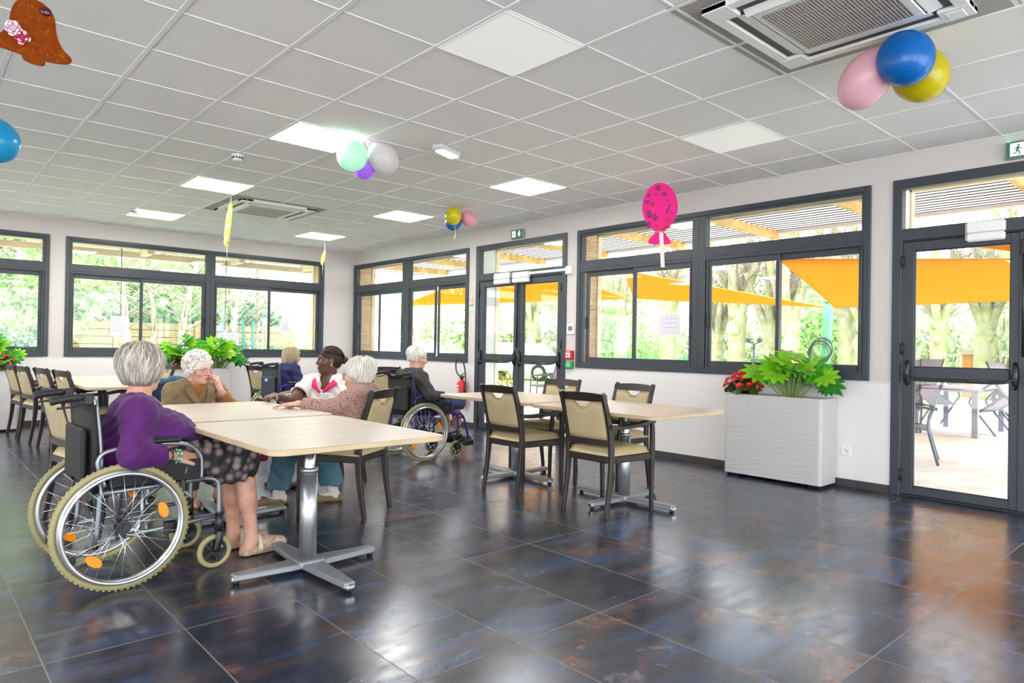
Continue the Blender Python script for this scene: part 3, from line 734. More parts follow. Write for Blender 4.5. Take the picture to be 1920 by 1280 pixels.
t = thing('extinguisher_notice', 'small red and white fire extinguisher notice above the extinguisher', 'notice', (0, 0, 0))
mb = MB().box(RW(-3.605, -.003, 1.815), RW(-3.515, 0, 1.965)); mb.build('sheet', M_WHITEP, t)
mb = MB(); rr = random.Random(3)
for i in range(9):
    z = 1.85+.0115*i
    if 4 <= i <= 7:
        mb.box(RW(-3.60, -.0035, z), RW(-3.575, -.001, z+.009)); mb.box(RW(-3.545, -.0035, z), RW(-3.52, -.001, z+.009))
    else: mb.box(RW(-3.60, -.0035, z), RW(-3.60+.03+.05*rr.random(), -.001, z+.007))
mb.build('red_print', M_RED, t)
mb = MB().box(RW(-3.605, -.0035, 1.815), RW(-3.515, -.001, 1.84)); mb.build('green_strip', mat('notice_green', '49a878', .5), t)
t = thing('cable_trunking', 'white cable trunking running above the double door to a box', 'cable trunking', (0, 0, 0))
mb = MB().box(RW(-5.53, -.04, 2.20), RW(-4.80, -.02, 2.235), 0, .004); mb.build('strip', M_WHITEP, t)
mb = MB().box(RW(-5.62, -.045, 2.155), RW(-5.52, 0, 2.26), 0, .006); mb.build('junction_box', M_WHITEP, t)
t = thing('wall_socket', 'white wall socket between the grey planter and the near door', 'wall socket', (0, 0, 0))
mb = MB().box(RW(-9.066, -.014, .276), RW(-8.978, -.006, .364), 0, .004); mb.build('plate', M_WHITEP, t)
M = Matrix.Translation((-.014, -9.022, .32)) @ Matrix.Rotation(-PI/2, 4, 'Y')
mb = MB().lathe([(.024, .0), (.026, .004), (.021, .004), (.020, .001)], 20, 0, M); mb.build('insert', M_WHITEP, t)
mb = MB()
for a, b in ((-9.031, .318), (-9.013, .318), (-9.022, .332)): mb.cyl(RW(a, -.0165, b), RW(a, -.0145, b), .0035, 8)
mb.build('holes', M_BLACK, t)
# fire extinguisher
t = thing('fire_extinguisher', 'red fire extinguisher with green lever and black hose on the wall', 'fire extinguisher', RW(-3.475, -.10, .19)); t.scale = (.88, .88, .88)
mb = MB().lathe([(0, .13), (.06, .13), (.078, .145), (.08, .17), (.08, .50), (.072, .54), (.045, .57), (.028, .585), (.028, .60)], 28); mb.build('cylinder', M_RED, t)
mb = MB()
for k in range(4): mb.box((-.083, -.035, .44-k*.022), (-.079, .02+.012*(k % 2), .452-k*.022))
mb.box((-.084, -.03, .47), (-.079, .03, .495)); mb.box((-.084, -.035, .22), (-.0785, .03, .24)); mb.build('label_print', M_WHITEP, t)
mb = MB().lathe([(.03, .595), (.033, .605), (.033, .625), (.02, .64)], 16); mb.box((-.02, -.05, .63), (.02, .04, .652), 0, .004); mb.build('valve', M_BLACK, t)
mb = MB(); mb.box((-.016, -.10, -.008), (.016, .035, .008), 0, .005, Matrix.Translation((0, -.01, .675)) @ Matrix.Rotation(-.35, 4, 'X')); mb.box((-.014, -.07, .648), (.014, .03, .66), 0, .004); mb.build('lever', mat('lever_green', '22a447', .4), t)
mb = MB(); mb.tube(smooth_path([(-.01, .03, .635), (-.02, .12, .72), (-.02, .14, .86), (-.02, .08, .95), (-.02, -.02, .94), (-.02, -.10, .80), (-.02, -.13, .62), (-.02, -.125, .48), (-.02, -.115, .42)], 6), .011, 10)
mb.tube([(-.02, -.118, .46), (-.02, -.112, .36)], [.017, .022], 10); mb.build('hose', M_BLACK, t)
mb = MB().box((.07, -.03, .25), (.10, .03, .55), 0, .004); mb.build('bracket', M_CHROME, t)
# ---------------------------------------------------------------- tables and chairs
M_TOP = mat('pale_maple_laminate', 'd0c3b4', .33, var=.10, vscale=3, col2='c7b8a5', stretch=(1, 7, 1)); M_EDGE = mat('maple_edge', 'c4ae8c', .4, var=.12, vscale=6)
M_ALU = mat('brushed_aluminium', 'b9bcc0', .35, .85); M_STEEL = mat('grey_painted_steel', '9da1a6', .4, .55)
M_WENGE = mat('dark_stained_beech', '2e2522', .38, var=.25, vscale=9, stretch=(6, 6, 1)); M_VINYL = mat('cream_vinyl', 'c0ae86', .42, bump=.25, bscale=160, var=.06)
def make_table():
    t = thing('pedestal_table', 'x', 'table')
    o = rrect(-.465, -.622, .465, .622, .07, 8)
    mb = MB().prism(o, .722, .7485, 1, None, .003); n = len(o)
    q = [(x*.9975, y*.998) for x, y in o]; mb.add([(x, y, .7492) for x, y in q], [tuple(range(n))], 0); mb.build('tabletop', [M_TOP, M_EDGE], t)
    mb = MB().lathe([(.033, .40), (.033, .706)], 24, 1); mb.lathe([(.09, .706), (.09, .722)], 24, 0); mb.lathe([(.045, .05), (.045, .52)], 24, 0); mb.lathe([(.047, .52), (.047, .545)], 24, 0)
    mb.build('column', [M_ALU, M_CHROME], t)
    mb = MB().box((-.02, -.045, .705), (.02, .045, .72)); mb.box((-.25, -.03, .707), (.25, .03, .722)); mb.box((-.03, -.35, .707), (.03, .35, .722)); mb.build('bracket', M_STEEL, t)
    mb = MB().prism(rrect(-.075, -.075, .075, .075, .03), .03, .062, 0, None, .004); mb.build('hub', M_STEEL, t)
    for k, L in enumerate((.39, .46, .39, .46)):
        M = Matrix.Rotation(k*PI/2, 4, 'Z')
        pts = [(.02, -.062), (.10, -.058), (L, -.030), (L+.008, -.022), (L+.008, .022), (L, .030), (.10, .058), (.02, .062)]
        mb = MB().prism(pts, .02, .052, 0, M, .006)
        f = mb.build('foot', M_STEEL, t)
        g = MB(); g.box((L-.02, -.022, .018), (L+.018, .022, .044), 0, .006, M); g.tube([tuple(M @ Vector((L-.01, 0, .0))), tuple(M @ Vector((L-.01, 0, .022)))], .016, 12, 1); g.build('glide', [M_CHROME, M_BLACK], f)
    return t
TG = 'pale wood pedestal tables'
tb = make_table(); spot(tb, (-4.73, -8.112, 0), 0, 'pale pedestal table at which the woman in purple sits', TG)
for x, y, lab in ((-4.70, -6.832, 'pale pedestal table on which the pink cardigan sleeve rests'), (-2.09, -8.155, 'pale pedestal table nearest the grey planter by the window'),
                  (-2.07, -6.858, 'pale pedestal table pushed against the one nearest the planter, in front of the man'), (-4.56, -3.33, 'far pale table, its end towards the woman in purple'),
                  (-4.50, -2.04, 'farthest pale table in front of the planters under the window')):
    spot(copy_tree(tb), (x, y, 0), 0, lab, TG)

def make_chair():
    t = thing('dining_chair', 'x', 'chair')
    for s in (-1, 1):       # rear leg running up into the back post
        mb = MB(); P = smooth_path([(-.245, s*.208, 0), (-.210, s*.208, .22), (-.193, s*.208, .42), (-.203, s*.206, .58), (-.245, s*.204, .75), (-.296, s*.202, .892)], 5)
        mb.bar(P, [.030+.016*min(1, i/9)-(.010*max(0, i-14)/11) for i in range(len(P))], .027); mb.build('leg', M_WENGE, t)
    for s in (-1, 1):       # front leg running up to the armrest
        mb = MB(); P = smooth_path([(.243, s*.240, 0), (.240, s*.242, .25), (.234, s*.248, .45), (.222, s*.256, .60), (.207, s*.260, .672)], 5); mb.bar(P, [.026+.018*min(1, i/9)-.012*max(0, i-12)/8 for i in range(len(P))], .027); mb.build('leg', M_WENGE, t)
        mb = MB(); P = smooth_path([(-.225, s*.216, .650), (-.12, s*.240, .644), (.05, s*.258, .655), (.16, s*.262, .672), (.208, s*.262, .676), (.226, s*.262, .664)], 5)
        mb.bar(P, [.030]*20+[.03, .028, .026, .024, .022, .018], .044); mb.build('armrest', M_WENGE, t)
    mb = MB(); z0, z1 = .385, .435
    mb.box((.205, -.235, z0), (.245, .235, z1), 0, .006); mb.box((-.215, -.195, z0), (-.18, .195, z1), 0, .006)
    for s in (-1, 1):
        M = Matrix.Translation((-.2, s*.205, 0)) @ Matrix.Rotation(math.atan2(s*.035, .43), 4, 'Z'); mb.box((0, -.014, z0), (.43, .014, z1), 0, .005, M)
    mb.build('seat_frame', M_WENGE, t)
    # crowned seat cushion
    mb = MB(); n = 14; vs = []; fs = []
    for i in range(n+1):
        for j in range(n+1):
            u, v = i/n*2-1, j/n*2-1
            e = max(0, 1-max(abs(u), abs(v))**6); w = .212+.026*(u+1)/2
            x = .018+.236*math.copysign(min(1, abs(u))**.95, u); r = (1-.04*abs(u)**4*abs(v)**4)
            vs.append((x*r, w*v*r, .437+.052*e**.40+.010*(1-u*u)*(1-v*v)))
    for i in range(n):
        for j in range(n): a = i*(n+1)+j; fs.append((a, a+n+1, a+n+2, a+1))
    mb.add(vs, fs, 0, True); mb.box((-.205, -.21, .43), (.235, .225, .445), 0, .004); mb.build('seat', M_VINYL, t)
    # back: bowed rail, padded panel with a hand notch at its top, lower rail
    def bow(y, z): return -.205-.25*max(0, z-.58)**1.05-.018*(1-(y/.2)**2)*(.4+z)
    mb = MB(); vs = []; fs = []; ny = 12
    for i in range(ny+1):
        y = -.212+.424*i/ny; zt = .893-.010*(y/.2)**2; zb = .832-.004*(1-(y/.2)**2)
        for z, dx in ((zb, .013), (zt, .013), (zt, -.013), (zb, -.013)): vs.append((bow(y, z)+dx, y, z))
    for i in range(ny):
        for k in range(4): a = i*4+k; b = i*4+(k+1) % 4; fs.append((a, b, b+4, a+4))
    fs += [(0, 1, 2, 3), tuple(ny*4+k for k in (3, 2, 1, 0))]; mb.add(vs, fs, 0, False); mb.build('top_rail', M_WENGE, t)
    mb = MB(); vs = []; fs = []; ny, nz = 20, 8
    ys = [-.192+.384*i/ny for i in range(ny+1)]
    def notch(y): a = abs(y); return .836 if a > .078 else (.836-.05*min(1, (.078-a)/.045)**.8)
    for sgn in (1, -1):
        for i, y in enumerate(ys):
            for j in range(nz+1):
                zt = notch(y); z = .545+(zt-.545)*j/nz
                e = min(1, min(.192-abs(y), z-.545, zt-z)/.02); vs.append((bow(y, z)+sgn*(.004+.014*math.sqrt(max(0, 1-(1-e)**2))), y, z))
    o2 = (ny+1)*(nz+1)
    for i in range(ny):
        for j in range(nz):
            a = i*(nz+1)+j; fs.append((a, a+1, a+nz+2, a+nz+1)); fs.append((o2+a, o2+a+nz+1, o2+a+nz+2, o2+a+1))
    for i in range(ny):
        for j in (0, nz): a = i*(nz+1)+j; fs.append((a, a+nz+1, o2+a+nz+1, o2+a))
    for j in range(nz):
        for i in (0, ny): a = i*(nz+1)+j; fs.append((a, a+1, o2+a+1, o2+a))
    mb.add(vs, fs, 0, True); mb.build('backrest', M_VINYL, t)
    mb = MB(); vs = []; fs = []; ny = 10
    for i in range(ny+1):
        y = -.2+.4*i/ny
        for z, dx in ((.51, .014), (.552, .014), (.552, -.014), (.51, -.014)): vs.append((bow(y, z)+dx, y, z))
    for i in range(ny):
        for k in range(4): a = i*4+k; b = i*4+(k+1) % 4; fs.append((a, b, b+4, a+4))
    mb.add(vs, fs, 0, False); mb.build('lower_rail', M_WENGE, t)
    return t
ch0 = make_chair(); first_chair = [True]
def chair(x, y, deg, lab, group):
    o = ch0 if first_chair[0] else copy_tree(ch0); first_chair[0] = False
    return spot(o, (x, y, 0), math.radians(deg), lab, group)
G1, G2, G3 = 'dining chairs at the tables by the double door', 'dining chairs by the far wall tables', 'dining chairs at the big shared table'
chair(-2.385, -8.216, 0, 'cream and dark wood armchair nearest the grey planter, its back to us', G1)
chair(-2.395, -7.285, 0, 'cream and dark wood armchair, back to us, in front of the extinguisher tables', G1)
chair(-1.62, -7.66, 180, 'dark wood armchair facing us across the table, closer to the planter', G1)
chair(-1.62, -6.79, 188, 'dark wood armchair facing us across the table, in front of the double door', G1)
chair(-3.93, -7.06, 123.5, 'dining chair on which the white-haired woman in pink cardigan sits', G3)
chair(-3.52, -5.98, 180, 'dining chair under the carer in the white and pink tunic', G3)
chair(-4.72, -5.72, -90, 'dining chair under the woman in the beige jacket', G3)
chair(-5.36, -6.20, 9, 'dining chair behind the purple-clad woman, farther of the two by her wheelchair', G3)
chair(-5.33, -6.83, 10, 'dining chair half hidden by the wheelchair of the woman in purple', G3)
chair(-5.07, -1.03, 7, 'farthest dining chair of the row, partly in front of the begonia planter', G2)
chair(-5.03, -1.74, 9, 'second dining chair of the row counted from the begonia planter', G2)
chair(-4.93, -2.46, 8, 'third dining chair of the row counted from the begonia planter', G2)
chair(-4.86, -3.22, 8, 'dining chair of the far row closest to the woman in purple', G2)
chair(-3.90, -1.50, 180, 'dining chair facing us beyond the far table, close to the middle planter', G2)
chair(-1.38, -3.55, 40, 'dining chair with its back to us, just behind the man in the wheelchair', G2)
chair(-.95, -2.70, 60, 'farthest dining chair by the corner, only its top rail visible', G2)
chair(-2.42, -2.12, 10, 'dining chair beside the wheelchair of the woman in navy', G2)
# ---------------------------------------------------------------- wheelchairs (x forward, y to the sitter's left, wheels on z = 0)
M_TYRE = mat('olive_rubber_tyre', '9a9266', .6, bump=.3, bscale=80); M_SPOKE = mat('spoke_steel', 'c9ccd0', .25, .9); M_RIM = mat('rim_aluminium', 'c4c6c9', .28, .85)
M_TUBEG = mat('silver_tube', '8f9398', .32, .7); M_TUBEV = mat('violet_tube', '3a2a8c', .3, .2); M_NYLON = mat('black_nylon', '141417', .7, bump=.3, bscale=220)
M_NYLONB = mat('blue_black_nylon', '2b323c', .6, bump=.3, bscale=220); M_REFL = mat('amber_reflector', 'f08a12', .2, emit='f08a12', estr=.12); M_GRIP = mat('rubber_grip', '202022', .5, bump=.5, bscale=150)
M_CUSH = mat('seat_cushion_black', '1b1b1d', .75)
M_LOGO = mat('logo_blue', '5d86c9', .4); M_LOGOW = mat('logo_white', 'dfe7f2', .4)
def make_wheelchair(lab, x, y, rz, tube, sling, foot, back_h=.92, pads=True, cushion=True, logo=False):
    t = thing('wheelchair', lab, 'wheelchair', (x, y, 0), math.radians(rz), 'wheelchairs')
    R = .305
    for s in (-1, 1):
        c = (0, s*.28, R)
        mb = MB().torus(c, R-.0155, .0155, 'y', 72, 10)
        for k in range(72):        # tread blocks
            a = 2*PI*k/72; M = Matrix.Translation(c) @ Matrix.Rotation(a, 4, 'Y') @ Matrix.Translation((R-.0025, 0, 0)); mb.box((-.003, -.012, -.005), (.0035, .012, .005), 0, 0, M)
        w = mb.build('wheel', M_TYRE, t)
        rm = MB().torus(c, R-.041, .0125, 'y', 64, 8, 0, 1.0); rm.torus(c, R-.034, .0085, 'y', 64, 6); rm.build('rim', M_RIM, w)
        hr = MB().torus((0, s*.318, R), .262, .0095, 'y', 64, 8)
        for k in range(6):
            a = 2*PI*k/6+.3; hr.cyl((.262*math.cos(a), s*.318, R+.262*math.sin(a)), (.264*math.cos(a), s*.288, R+.264*math.sin(a)), .004, 6)
        hr.build('hand_rim', M_RIM, w)
        hb = MB().cyl((0, s*.25, R), (0, s*.318, R), .022, 16); hb.cyl((0, s*.262, R), (0, s*.268, R), .034, 20); hb.cyl((0, s*.30, R), (0, s*.306, R), .034, 20); hb.cyl((0, s*.318, R), (0, s*.328, R), .012, 12)
        hb.build('hub', M_BLACK, w)
        sp = MB()
        for k in range(28):
            a = 2*PI*k/28; f = k % 4; ha = a+(.95 if f < 2 else -.95); hy = s*(.265 if k % 2 else .303)
            sp.tube([(.032*math.cos(ha), hy, R+.032*math.sin(ha)), ((R-.05)*math.cos(a), s*.28, R+(R-.05)*math.sin(a))], .0016, 5)
        sp.build('spokes', M_SPOKE, w)
        for k, a in enumerate((.30, 4.02)):
            M = Matrix.Translation((.19*math.cos(a), s*.288, R+.19*math.sin(a))) @ Matrix.Rotation(-a+PI/2, 4, 'Y')
            rb = MB(); rb.prism([(.042*math.cos(2*PI*j/20), .023*math.sin(2*PI*j/20)) for j in range(20)], -.006, .006, 0, M @ Matrix.Rotation(PI/2, 4, 'X'), .003); rb.build('reflector', M_REFL, w)
        # front castor
        cc = (.455, s*.235, .09)
        mb = MB().torus(cc, .076, .0145, 'y', 40, 8); q = mb.build('caster', M_TYRE, t)
        d = MB().torus(cc, .058, .008, 'y', 32, 6)
        for k in range(5):
            a = 2*PI*k/5; M = Matrix.Translation(cc) @ Matrix.Rotation(a, 4, 'Y'); d.box((.012, -.007, -.009), (.06, .007, .009), 0, .003, M)
        d.cyl((cc[0], cc[1]-.014, cc[2]), (cc[0], cc[1]+.014, cc[2]), .02, 14); d.build('caster_disc', M_BLACK, q)
        k = MB()
        for e in (-1, 1):
            P = smooth_path([(cc[0], cc[1]+e*.027, cc[2]), (cc[0]+.012, cc[1]+e*.03, cc[2]+.06), (cc[0]+.022, cc[1]+e*.024, cc[2]+.11)], 4); k.tube(P, [.017, .017, .018, .019, .02, .02, .02, .02, .02], 8, 0, True, True, False, .45, (0, 1, 0))
        k.cyl((cc[0]+.022, cc[1], cc[2]+.09), (cc[0]+.022, cc[1], cc[2]+.20), .021, 14); k.build('caster_fork', M_BLACK, q)
    # frame tubes
    fr = MB()
    for s in (-1, 1):
        y0 = s*.225
        fr.tube(smooth_path([(-.10, y0, .22), (-.085, y0, .5), (-.09, y0, .7), (-.115, y0, back_h)], 5), .0115, 10)
        fr.tube([(-.10, y0, .465), (.44, y0, .485)], .0115, 10); fr.tube([(-.10, y0, .235), (.47, y0, .275)], .0115, 10)
        fr.tube(smooth_path([(.40, y0, .485), (.455, y0, .47), (.475, y0, .42), (.478, y0, .27)], 5), .0115, 10)
        fr.tube([(.10, y0, .24), (.10, y0, .47)], .0095, 8); fr.box((-.02, s*.208, .235), (.03, s*.245, .36), 1, .004); fr.cyl((0, s*.2, R), (0, s*.26, R), .014, 10, 1)
        fr.box((.25, s*.212, .425), (.30, s*.245, .49), 1, .004); fr.box((.20, s*.212, .225), (.26, s*.245, .285), 1, .004); fr.cyl((-.125, y0, .215), (-.20, y0, .17), .011, 8); fr.box((-.235, s*.214, .15), (-.185, s*.236, .19), 1, .006)
        fr.tube([(.12, s*.225, .25), (.20, -s*.20, .47)], .010, 8)
        fr.cyl((.27, s*.25, .455), (.32, s*.285, .40), .006, 8); fr.cyl((.27, s*.25, .455), (.30, s*.262, .56), .006, 8)
    fr.box((.185, -.02, .345), (.215, .02, .375), 1, .004); fr.build('frame', [tube, M_BLACK], t)
    mb = MB(); mb.box((-.085, -.222, .468), (.40, .222, .488), 0, .006); mb.build('seat', sling, t)
    if cushion: MB().box((-.06, -.205, .488), (.42, .205, .528), 0, .018).build('cushion', M_CUSH, t)
    # sling back: two layers with a soft belly
    mb = MB(); vs = []; fs = []; ny, nz = 12, 10
    for dx in (0, -.022):
        for j in range(nz+1):
            z = .47+(back_h-.02-.47)*j/nz; xb = -.09-.03*max(0, (z-.7))/.22
            for i in range(ny+1):
                y = -.232+.464*i/ny; vs.append((xb+dx-.035*(1-(y/.232)**2)*math.sin(PI*min(1, j/nz+.12)), y, z))
    q = (ny+1)*(nz+1)
    for j in range(nz):
        for i in range(ny): a = j*(ny+1)+i; fs += [(a, a+1, a+ny+2, a+ny+1), (q+a, q+a+ny+1, q+a+ny+2, q+a+1)]
    for i in range(ny):
        for j in (0, nz): a = j*(ny+1)+i; fs.append((a, q+a, q+a+1, a+1))
    for j in range(nz):
        for i in (0, ny): a = j*(ny+1)+i; fs.append((a, a+ny+1, q+a+ny+1, q+a))
    mb.add(vs, fs, 0, True); mb.box((-.165, -.19, .52), (-.135, .19, .78), 0, .012)
    for s in (-1, 1): mb.tube([(-.112, s*.232, .47), (-.112, s*.232, .7), (-.125, s*.232, back_h-.02)], .014, 8)
    bk = mb.build('backrest', sling, t)
    if logo:
        M = Matrix.Translation((-.1665, .03, .735)) @ Matrix.Rotation(-PI/2, 4, 'Y') @ Matrix.Rotation(PI/2, 4, 'Z')
        lg = MB(); n = 24; lg.add([(.055*math.cos(2*PI*k/n), .026*math.sin(2*PI*k/n), .001) for k in range(n)], [tuple(range(n))], 0, False, M)
        for k in range(7): lg.box((-.036+k*.0105, -.008, .001), (-.036+k*.0105+.007, .006+.005*((k*3) % 2), .0022), 1, 0, M)
        lg.box((-.036, -.013, .001), (.036, -.010, .0022), 1, 0, M); lg.build('logo', [M_LOGO, M_LOGOW], bk)
    for s in (-1, 1):
        y0 = s*.225
        mb = MB(); mb.tube(smooth_path([(-.115, y0, back_h-.03), (-.125, y0, back_h+.005), (-.16, y0, back_h+.018), (-.23, y0, back_h+.012)], 5), .0115, 10, 1)
        mb.tube(smooth_path([(-.165, y0, back_h+.018), (-.24, y0, back_h+.012), (-.30, y0, back_h+.0)], 5), [.0175]*9+[.019, .017], 12, 0)
        P = [(-.14, y0+s*.012, back_h+.01), (-.20, y0+s*.014, back_h-.022), (-.275, y0+s*.012, back_h-.032)]; mb.tube(smooth_path(P, 5), .006, 6, 0); mb.box((-.165, y0-.02, back_h-.02), (-.125, y0+.022, back_h+.035), 0, .006)
        mb.build('push_handle', [M_GRIP, tube], t)
        y1 = s*.248
        mb = MB(); mb.tube(smooth_path([(-.07, y1, .50), (-.10, y1, .585), (-.10, y1, .64), (-.06, y1, .672), (.06, y1, .685), (.20, y1, .69), (.31, y1, .672), (.365, y1, .62), (.375, y1, .56), (.375, y1, .49)], 6), .0105, 10)
        ar = mb.build('armrest', tube, t)
        MB().box((-.01, y1-.024, .693), (.27, y1+.024, .722), 0, .012).build('arm_pad', M_BLACK, ar)
        MB().box((-.06, y1-.016, .495), (.365, y1-.011, .60), 0, .002).build('side_guard', M_NYLON, ar)
    if foot:
        for s in (-1, 1):
            y0 = s*.215
            mb = MB(); P = smooth_path([(.42, y0, .46), (.50, y0, .475), (.56, y0, .43), (.60, y0, .32), (.645, y0, .17), (.665, y0, .125)], 5)
            mb.tube(P, .0115, 10); mb.tube([(.478, y0, .43), (.55, y0, .425)], .010, 8); mb.tube([(.478, y0, .30), (.575, y0, .36)], .008, 8, 1); fo = mb.build('leg_support', [tube, M_BLACK], t)
            fp = MB(); fp.box((.555, s*.03, .112), (.72, s*.215, .127), 0, .005, None); fp.box((.555, s*.19, .11), (.70, s*.24, .17), 0, .008); fp.build('footplate', M_BLACK, fo)
    return t
make_wheelchair('silver wheelchair carrying the woman in the purple top', -5.566, -7.557, 1, M_TUBEG, M_NYLON, False)
make_wheelchair('violet-framed wheelchair carrying the man in dark grey, blue oval badge on its back', -2.287, -5.395, 0, M_TUBEV, M_NYLON, True, .90, logo=True)
make_wheelchair('violet-framed wheelchair carrying the woman in navy by the far windows', -2.70, -2.98, 2, M_TUBEV, M_NYLONB, True, .93, logo=True)
# ---------------------------------------------------------------- people: every body is one skinned surface; clothes and hair are its children
def V3(*a): return np.array(a, float)
def unit(v): v = np.array(v, float); return v/np.linalg.norm(v)
def frame_from(x, z):
    x = unit(x); z = np.array(z, float); z = unit(z-x*(x @ z)); return np.stack([x, np.cross(z, x), z], 1)
def head_prims(b, c, R, s, old=True, wide=1.0, nose=1.0):
    b.frame(R*1.0, c); S = lambda *v: [q*s for q in v]
    E = lambda p, r, k=.02, op='u', Rr=None: b.ell(S(*p), S(*r), Rr, k*s, op)
    C = lambda p, q, r1, r2, k=.012, op='u': b.cap(S(*p), S(*q), r1*s, r2*s, k*s, op)
    E((-.012, 0, .032), (.099, .078*wide, .090)); E((.028, 0, -.030), (.064, .060*wide, .085), .03); E((.036, 0, -.082), (.048, .046*wide, .036), .025)
    E((.072, 0, -.100), (.018, .022, .016), .02)
    C((.080, .034, .026), (.088, .008, .022), .011, .010, .02); C((.080, -.034, .026), (.088, -.008, .022), .011, .010, .02)
    C((.090, 0, .018), (.112*nose, 0, -.026), .008, .0125, .014)
    for e in (1, -1):
        C((.098, e*.008, -.030), (.096, e*.014, -.032), .009, .008, .008)
        E((.098, e*.031, .006), (.014, .017, .011), .012, 's')
        E((.066, e*.044, -.022), (.024, .022, .020), .03)
        C((.082, e*.019, .0155), (.078, e*.045, .012), .0045, .004, .006); C((.083, e*.020, -.003), (.079, e*.043, -.002), .0035, .003, .006)
        if old: C((.098, e*.022, -.038), (.084, e*.033, -.066), .0035, .003, .008, 's')
        E((-.006, e*.079*wide, -.004), (.020, .007, .032), .006, 'u', rotm(0, .15, e*.25)); E((.0, e*.086*wide, .0), (.010, .005, .018), .006, 's')
    C((.090, .020, -.060), (.096, 0, -.0565), .0055, .007, .008); C((.090, -.020, -.060), (.096, 0, -.0565), .0055, .007, .008)
    C((.088, .017, -.070), (.0935, 0, -.0715), .006, .0085, .008); C((.088, -.017, -.070), (.0935, 0, -.0715), .006, .0085, .008)
    C((.098, .024, -.0635), (.104, 0, -.0635), .0028, .0030, .004, 's'); C((.098, -.024, -.0635), (.104, 0, -.0635), .0028, .0030, .004, 's')
    b.frame()
def hand_prims(b, w, d, n, side, curl=(.25, .35, .25), spread=.06, s=1.0, thumb_in=.0):
    """palm, four fingers of different lengths and a thumb; d along the fingers, n out of the back of the hand, side +1 when the thumb lies toward n x d"""
    R = frame_from(d, n); b.frame(R, w); k = .006
    ky = [.030, .010, -.011, -.030]; kx = [.084, .089, .085, .076]; ln = [.070, .078, .072, .056]
    for y, x in zip(ky, kx): b.cap((.0, side*y*.55*s, 0), (x*s, side*y*s, 0), .0135*s, .0105*s, .012)
    b.box((.042*s, 0, -.004*s), (.030*s, .026*s, .004*s), None, .007*s, .012)
    for i, (y, x, l) in enumerate(zip(ky, kx, ln)):
        p = V3(x, y*side, 0)*s; a = 0.; yaw = side*spread*(1.5-i); r = (.0092 if i < 3 else .0080)*s
        for j, (f, c) in enumerate(zip((.46, .30, .26), curl)):
            a += c*(1+.12*i); q = p+l*s*f*V3(math.cos(a)*math.cos(yaw), math.cos(a)*math.sin(yaw), -math.sin(a)); b.cap(p, q, r, r*.9, .0035 if j else .006); p = q; r *= .9
    t0, t1, t2, t3 = V3(.012, side*.018, -.006)*s, V3(.040, side*(.046-thumb_in), -.014)*s, V3(.068, side*(.058-thumb_in*1.6), -.022)*s, V3(.090, side*(.058-thumb_in*2), -.026)*s
    b.cap(t0, t1, .0145*s, .0125*s, .012); b.cap(t1, t2, .0115*s, .010*s, .006); b.cap(t2, t3, .010*s, .0082*s, .004); b.frame()
def torso_prims(b, P, off=0., k=.04):
    T = frame_from(P['fw'], unit(P['neck']-P['pel'])); w = P.get('wide', 1.); d = P.get('deep', 1.)
    b.ell(P['pel'], (.135*d+off, .175*w+off, .115+off), T, k)
    b.ell(P['pel']*.5+P['chest']*.5+T[:, 0]*.02*d, (.125*d+off, .155*w+off, .15+off), T, k)
    b.ell(P['chest'], (.115*d+off, .158*w+off, .165+off), T, k)
    if P.get('belly') is not None: b.ell(P['belly'][0], np.array(P['belly'][1])+off, T, .06)
    if P.get('bust'):
        for e in (1, -1): b.ell(P['chest']+T[:, 0]*(.085*d)+T[:, 1]*e*.07*w-T[:, 2]*.045, (.06+off, .068+off, .062+off), T, .045)
    b.cap(P['sh'][0], P['neck'], .062+off, .055+off, .04); b.cap(P['sh'][1], P['neck'], .062+off, .055+off, .04)
def arm_prims(b, sh, el, wr, off=0., upto=1., k=.025, fat=1.):
    b.cap(sh, el, .055*fat+off, .042*fat+off, k)
    e2 = el+(wr-el)*upto; b.cap(el, e2, .041*fat+off, (.041*fat+(.027-.041*fat)*upto)+off*1.1, k)
def leg_prims(b, hip, kn, an, off=0., k=.03, fat=1., calf=True):
    b.cap(hip, kn, .088*fat+off, .062*fat+off, k)
    if calf:
        m = kn+(an-kn)*.35; bk = unit(np.cross(np.cross(kn-hip, an-kn), an-kn)+1e-9)
        b.cap(kn, an, .054*fat+off, .034*fat+off, k); b.cap(kn+(an-kn)*.12, m+(an-kn)*.2, .050*fat+off, .046*fat+off, k)
def foot_prims(b, an, d, off=0., k=.02, L=.16):
    d = unit(d); h = V3(an[0], an[1], 0); z = .033+off*.3
    b.cap(an, h-d*.03+V3(0, 0, .036), .036+off, .034+off, k); b.cap(h-d*.03+V3(0, 0, z), h+d*L*.75+V3(0, 0, z-.004), .032+off, .032+off, k); b.cap(h+d*L*.6+V3(0, 0, z-.004), h+d*L+V3(0, 0, z-.010), .034+off, .022+off, k)
def lips_fn(c, R, s):
    def fn(P):
        q = (P-c) @ R/s; m = (np.abs(q[:, 1]) < .021) & (q[:, 2] > -.0785) & (q[:, 2] < -.0515) & (q[:, 0] > .078) & (np.abs(q[:, 2]+.0645) < .0135*(1-(q[:, 1]/.024)**2))
        return m.astype(int)
    return fn
def in_head(c, R, s): 
    M = Matrix.Identity(4); A = R*s
    for i in range(3):
        for j in range(3): M[i][j] = A[i, j]
        M[i][3] = c[i]
    return M
M_EYEW = mat('eye_white', 'e8e2dc', .2); M_PUPIL = mat('pupil', '15110f', .1); M_FRAME = mat('spectacle_metal', '8c8076', .25, .8); M_LENS = glass('spectacle_lens')
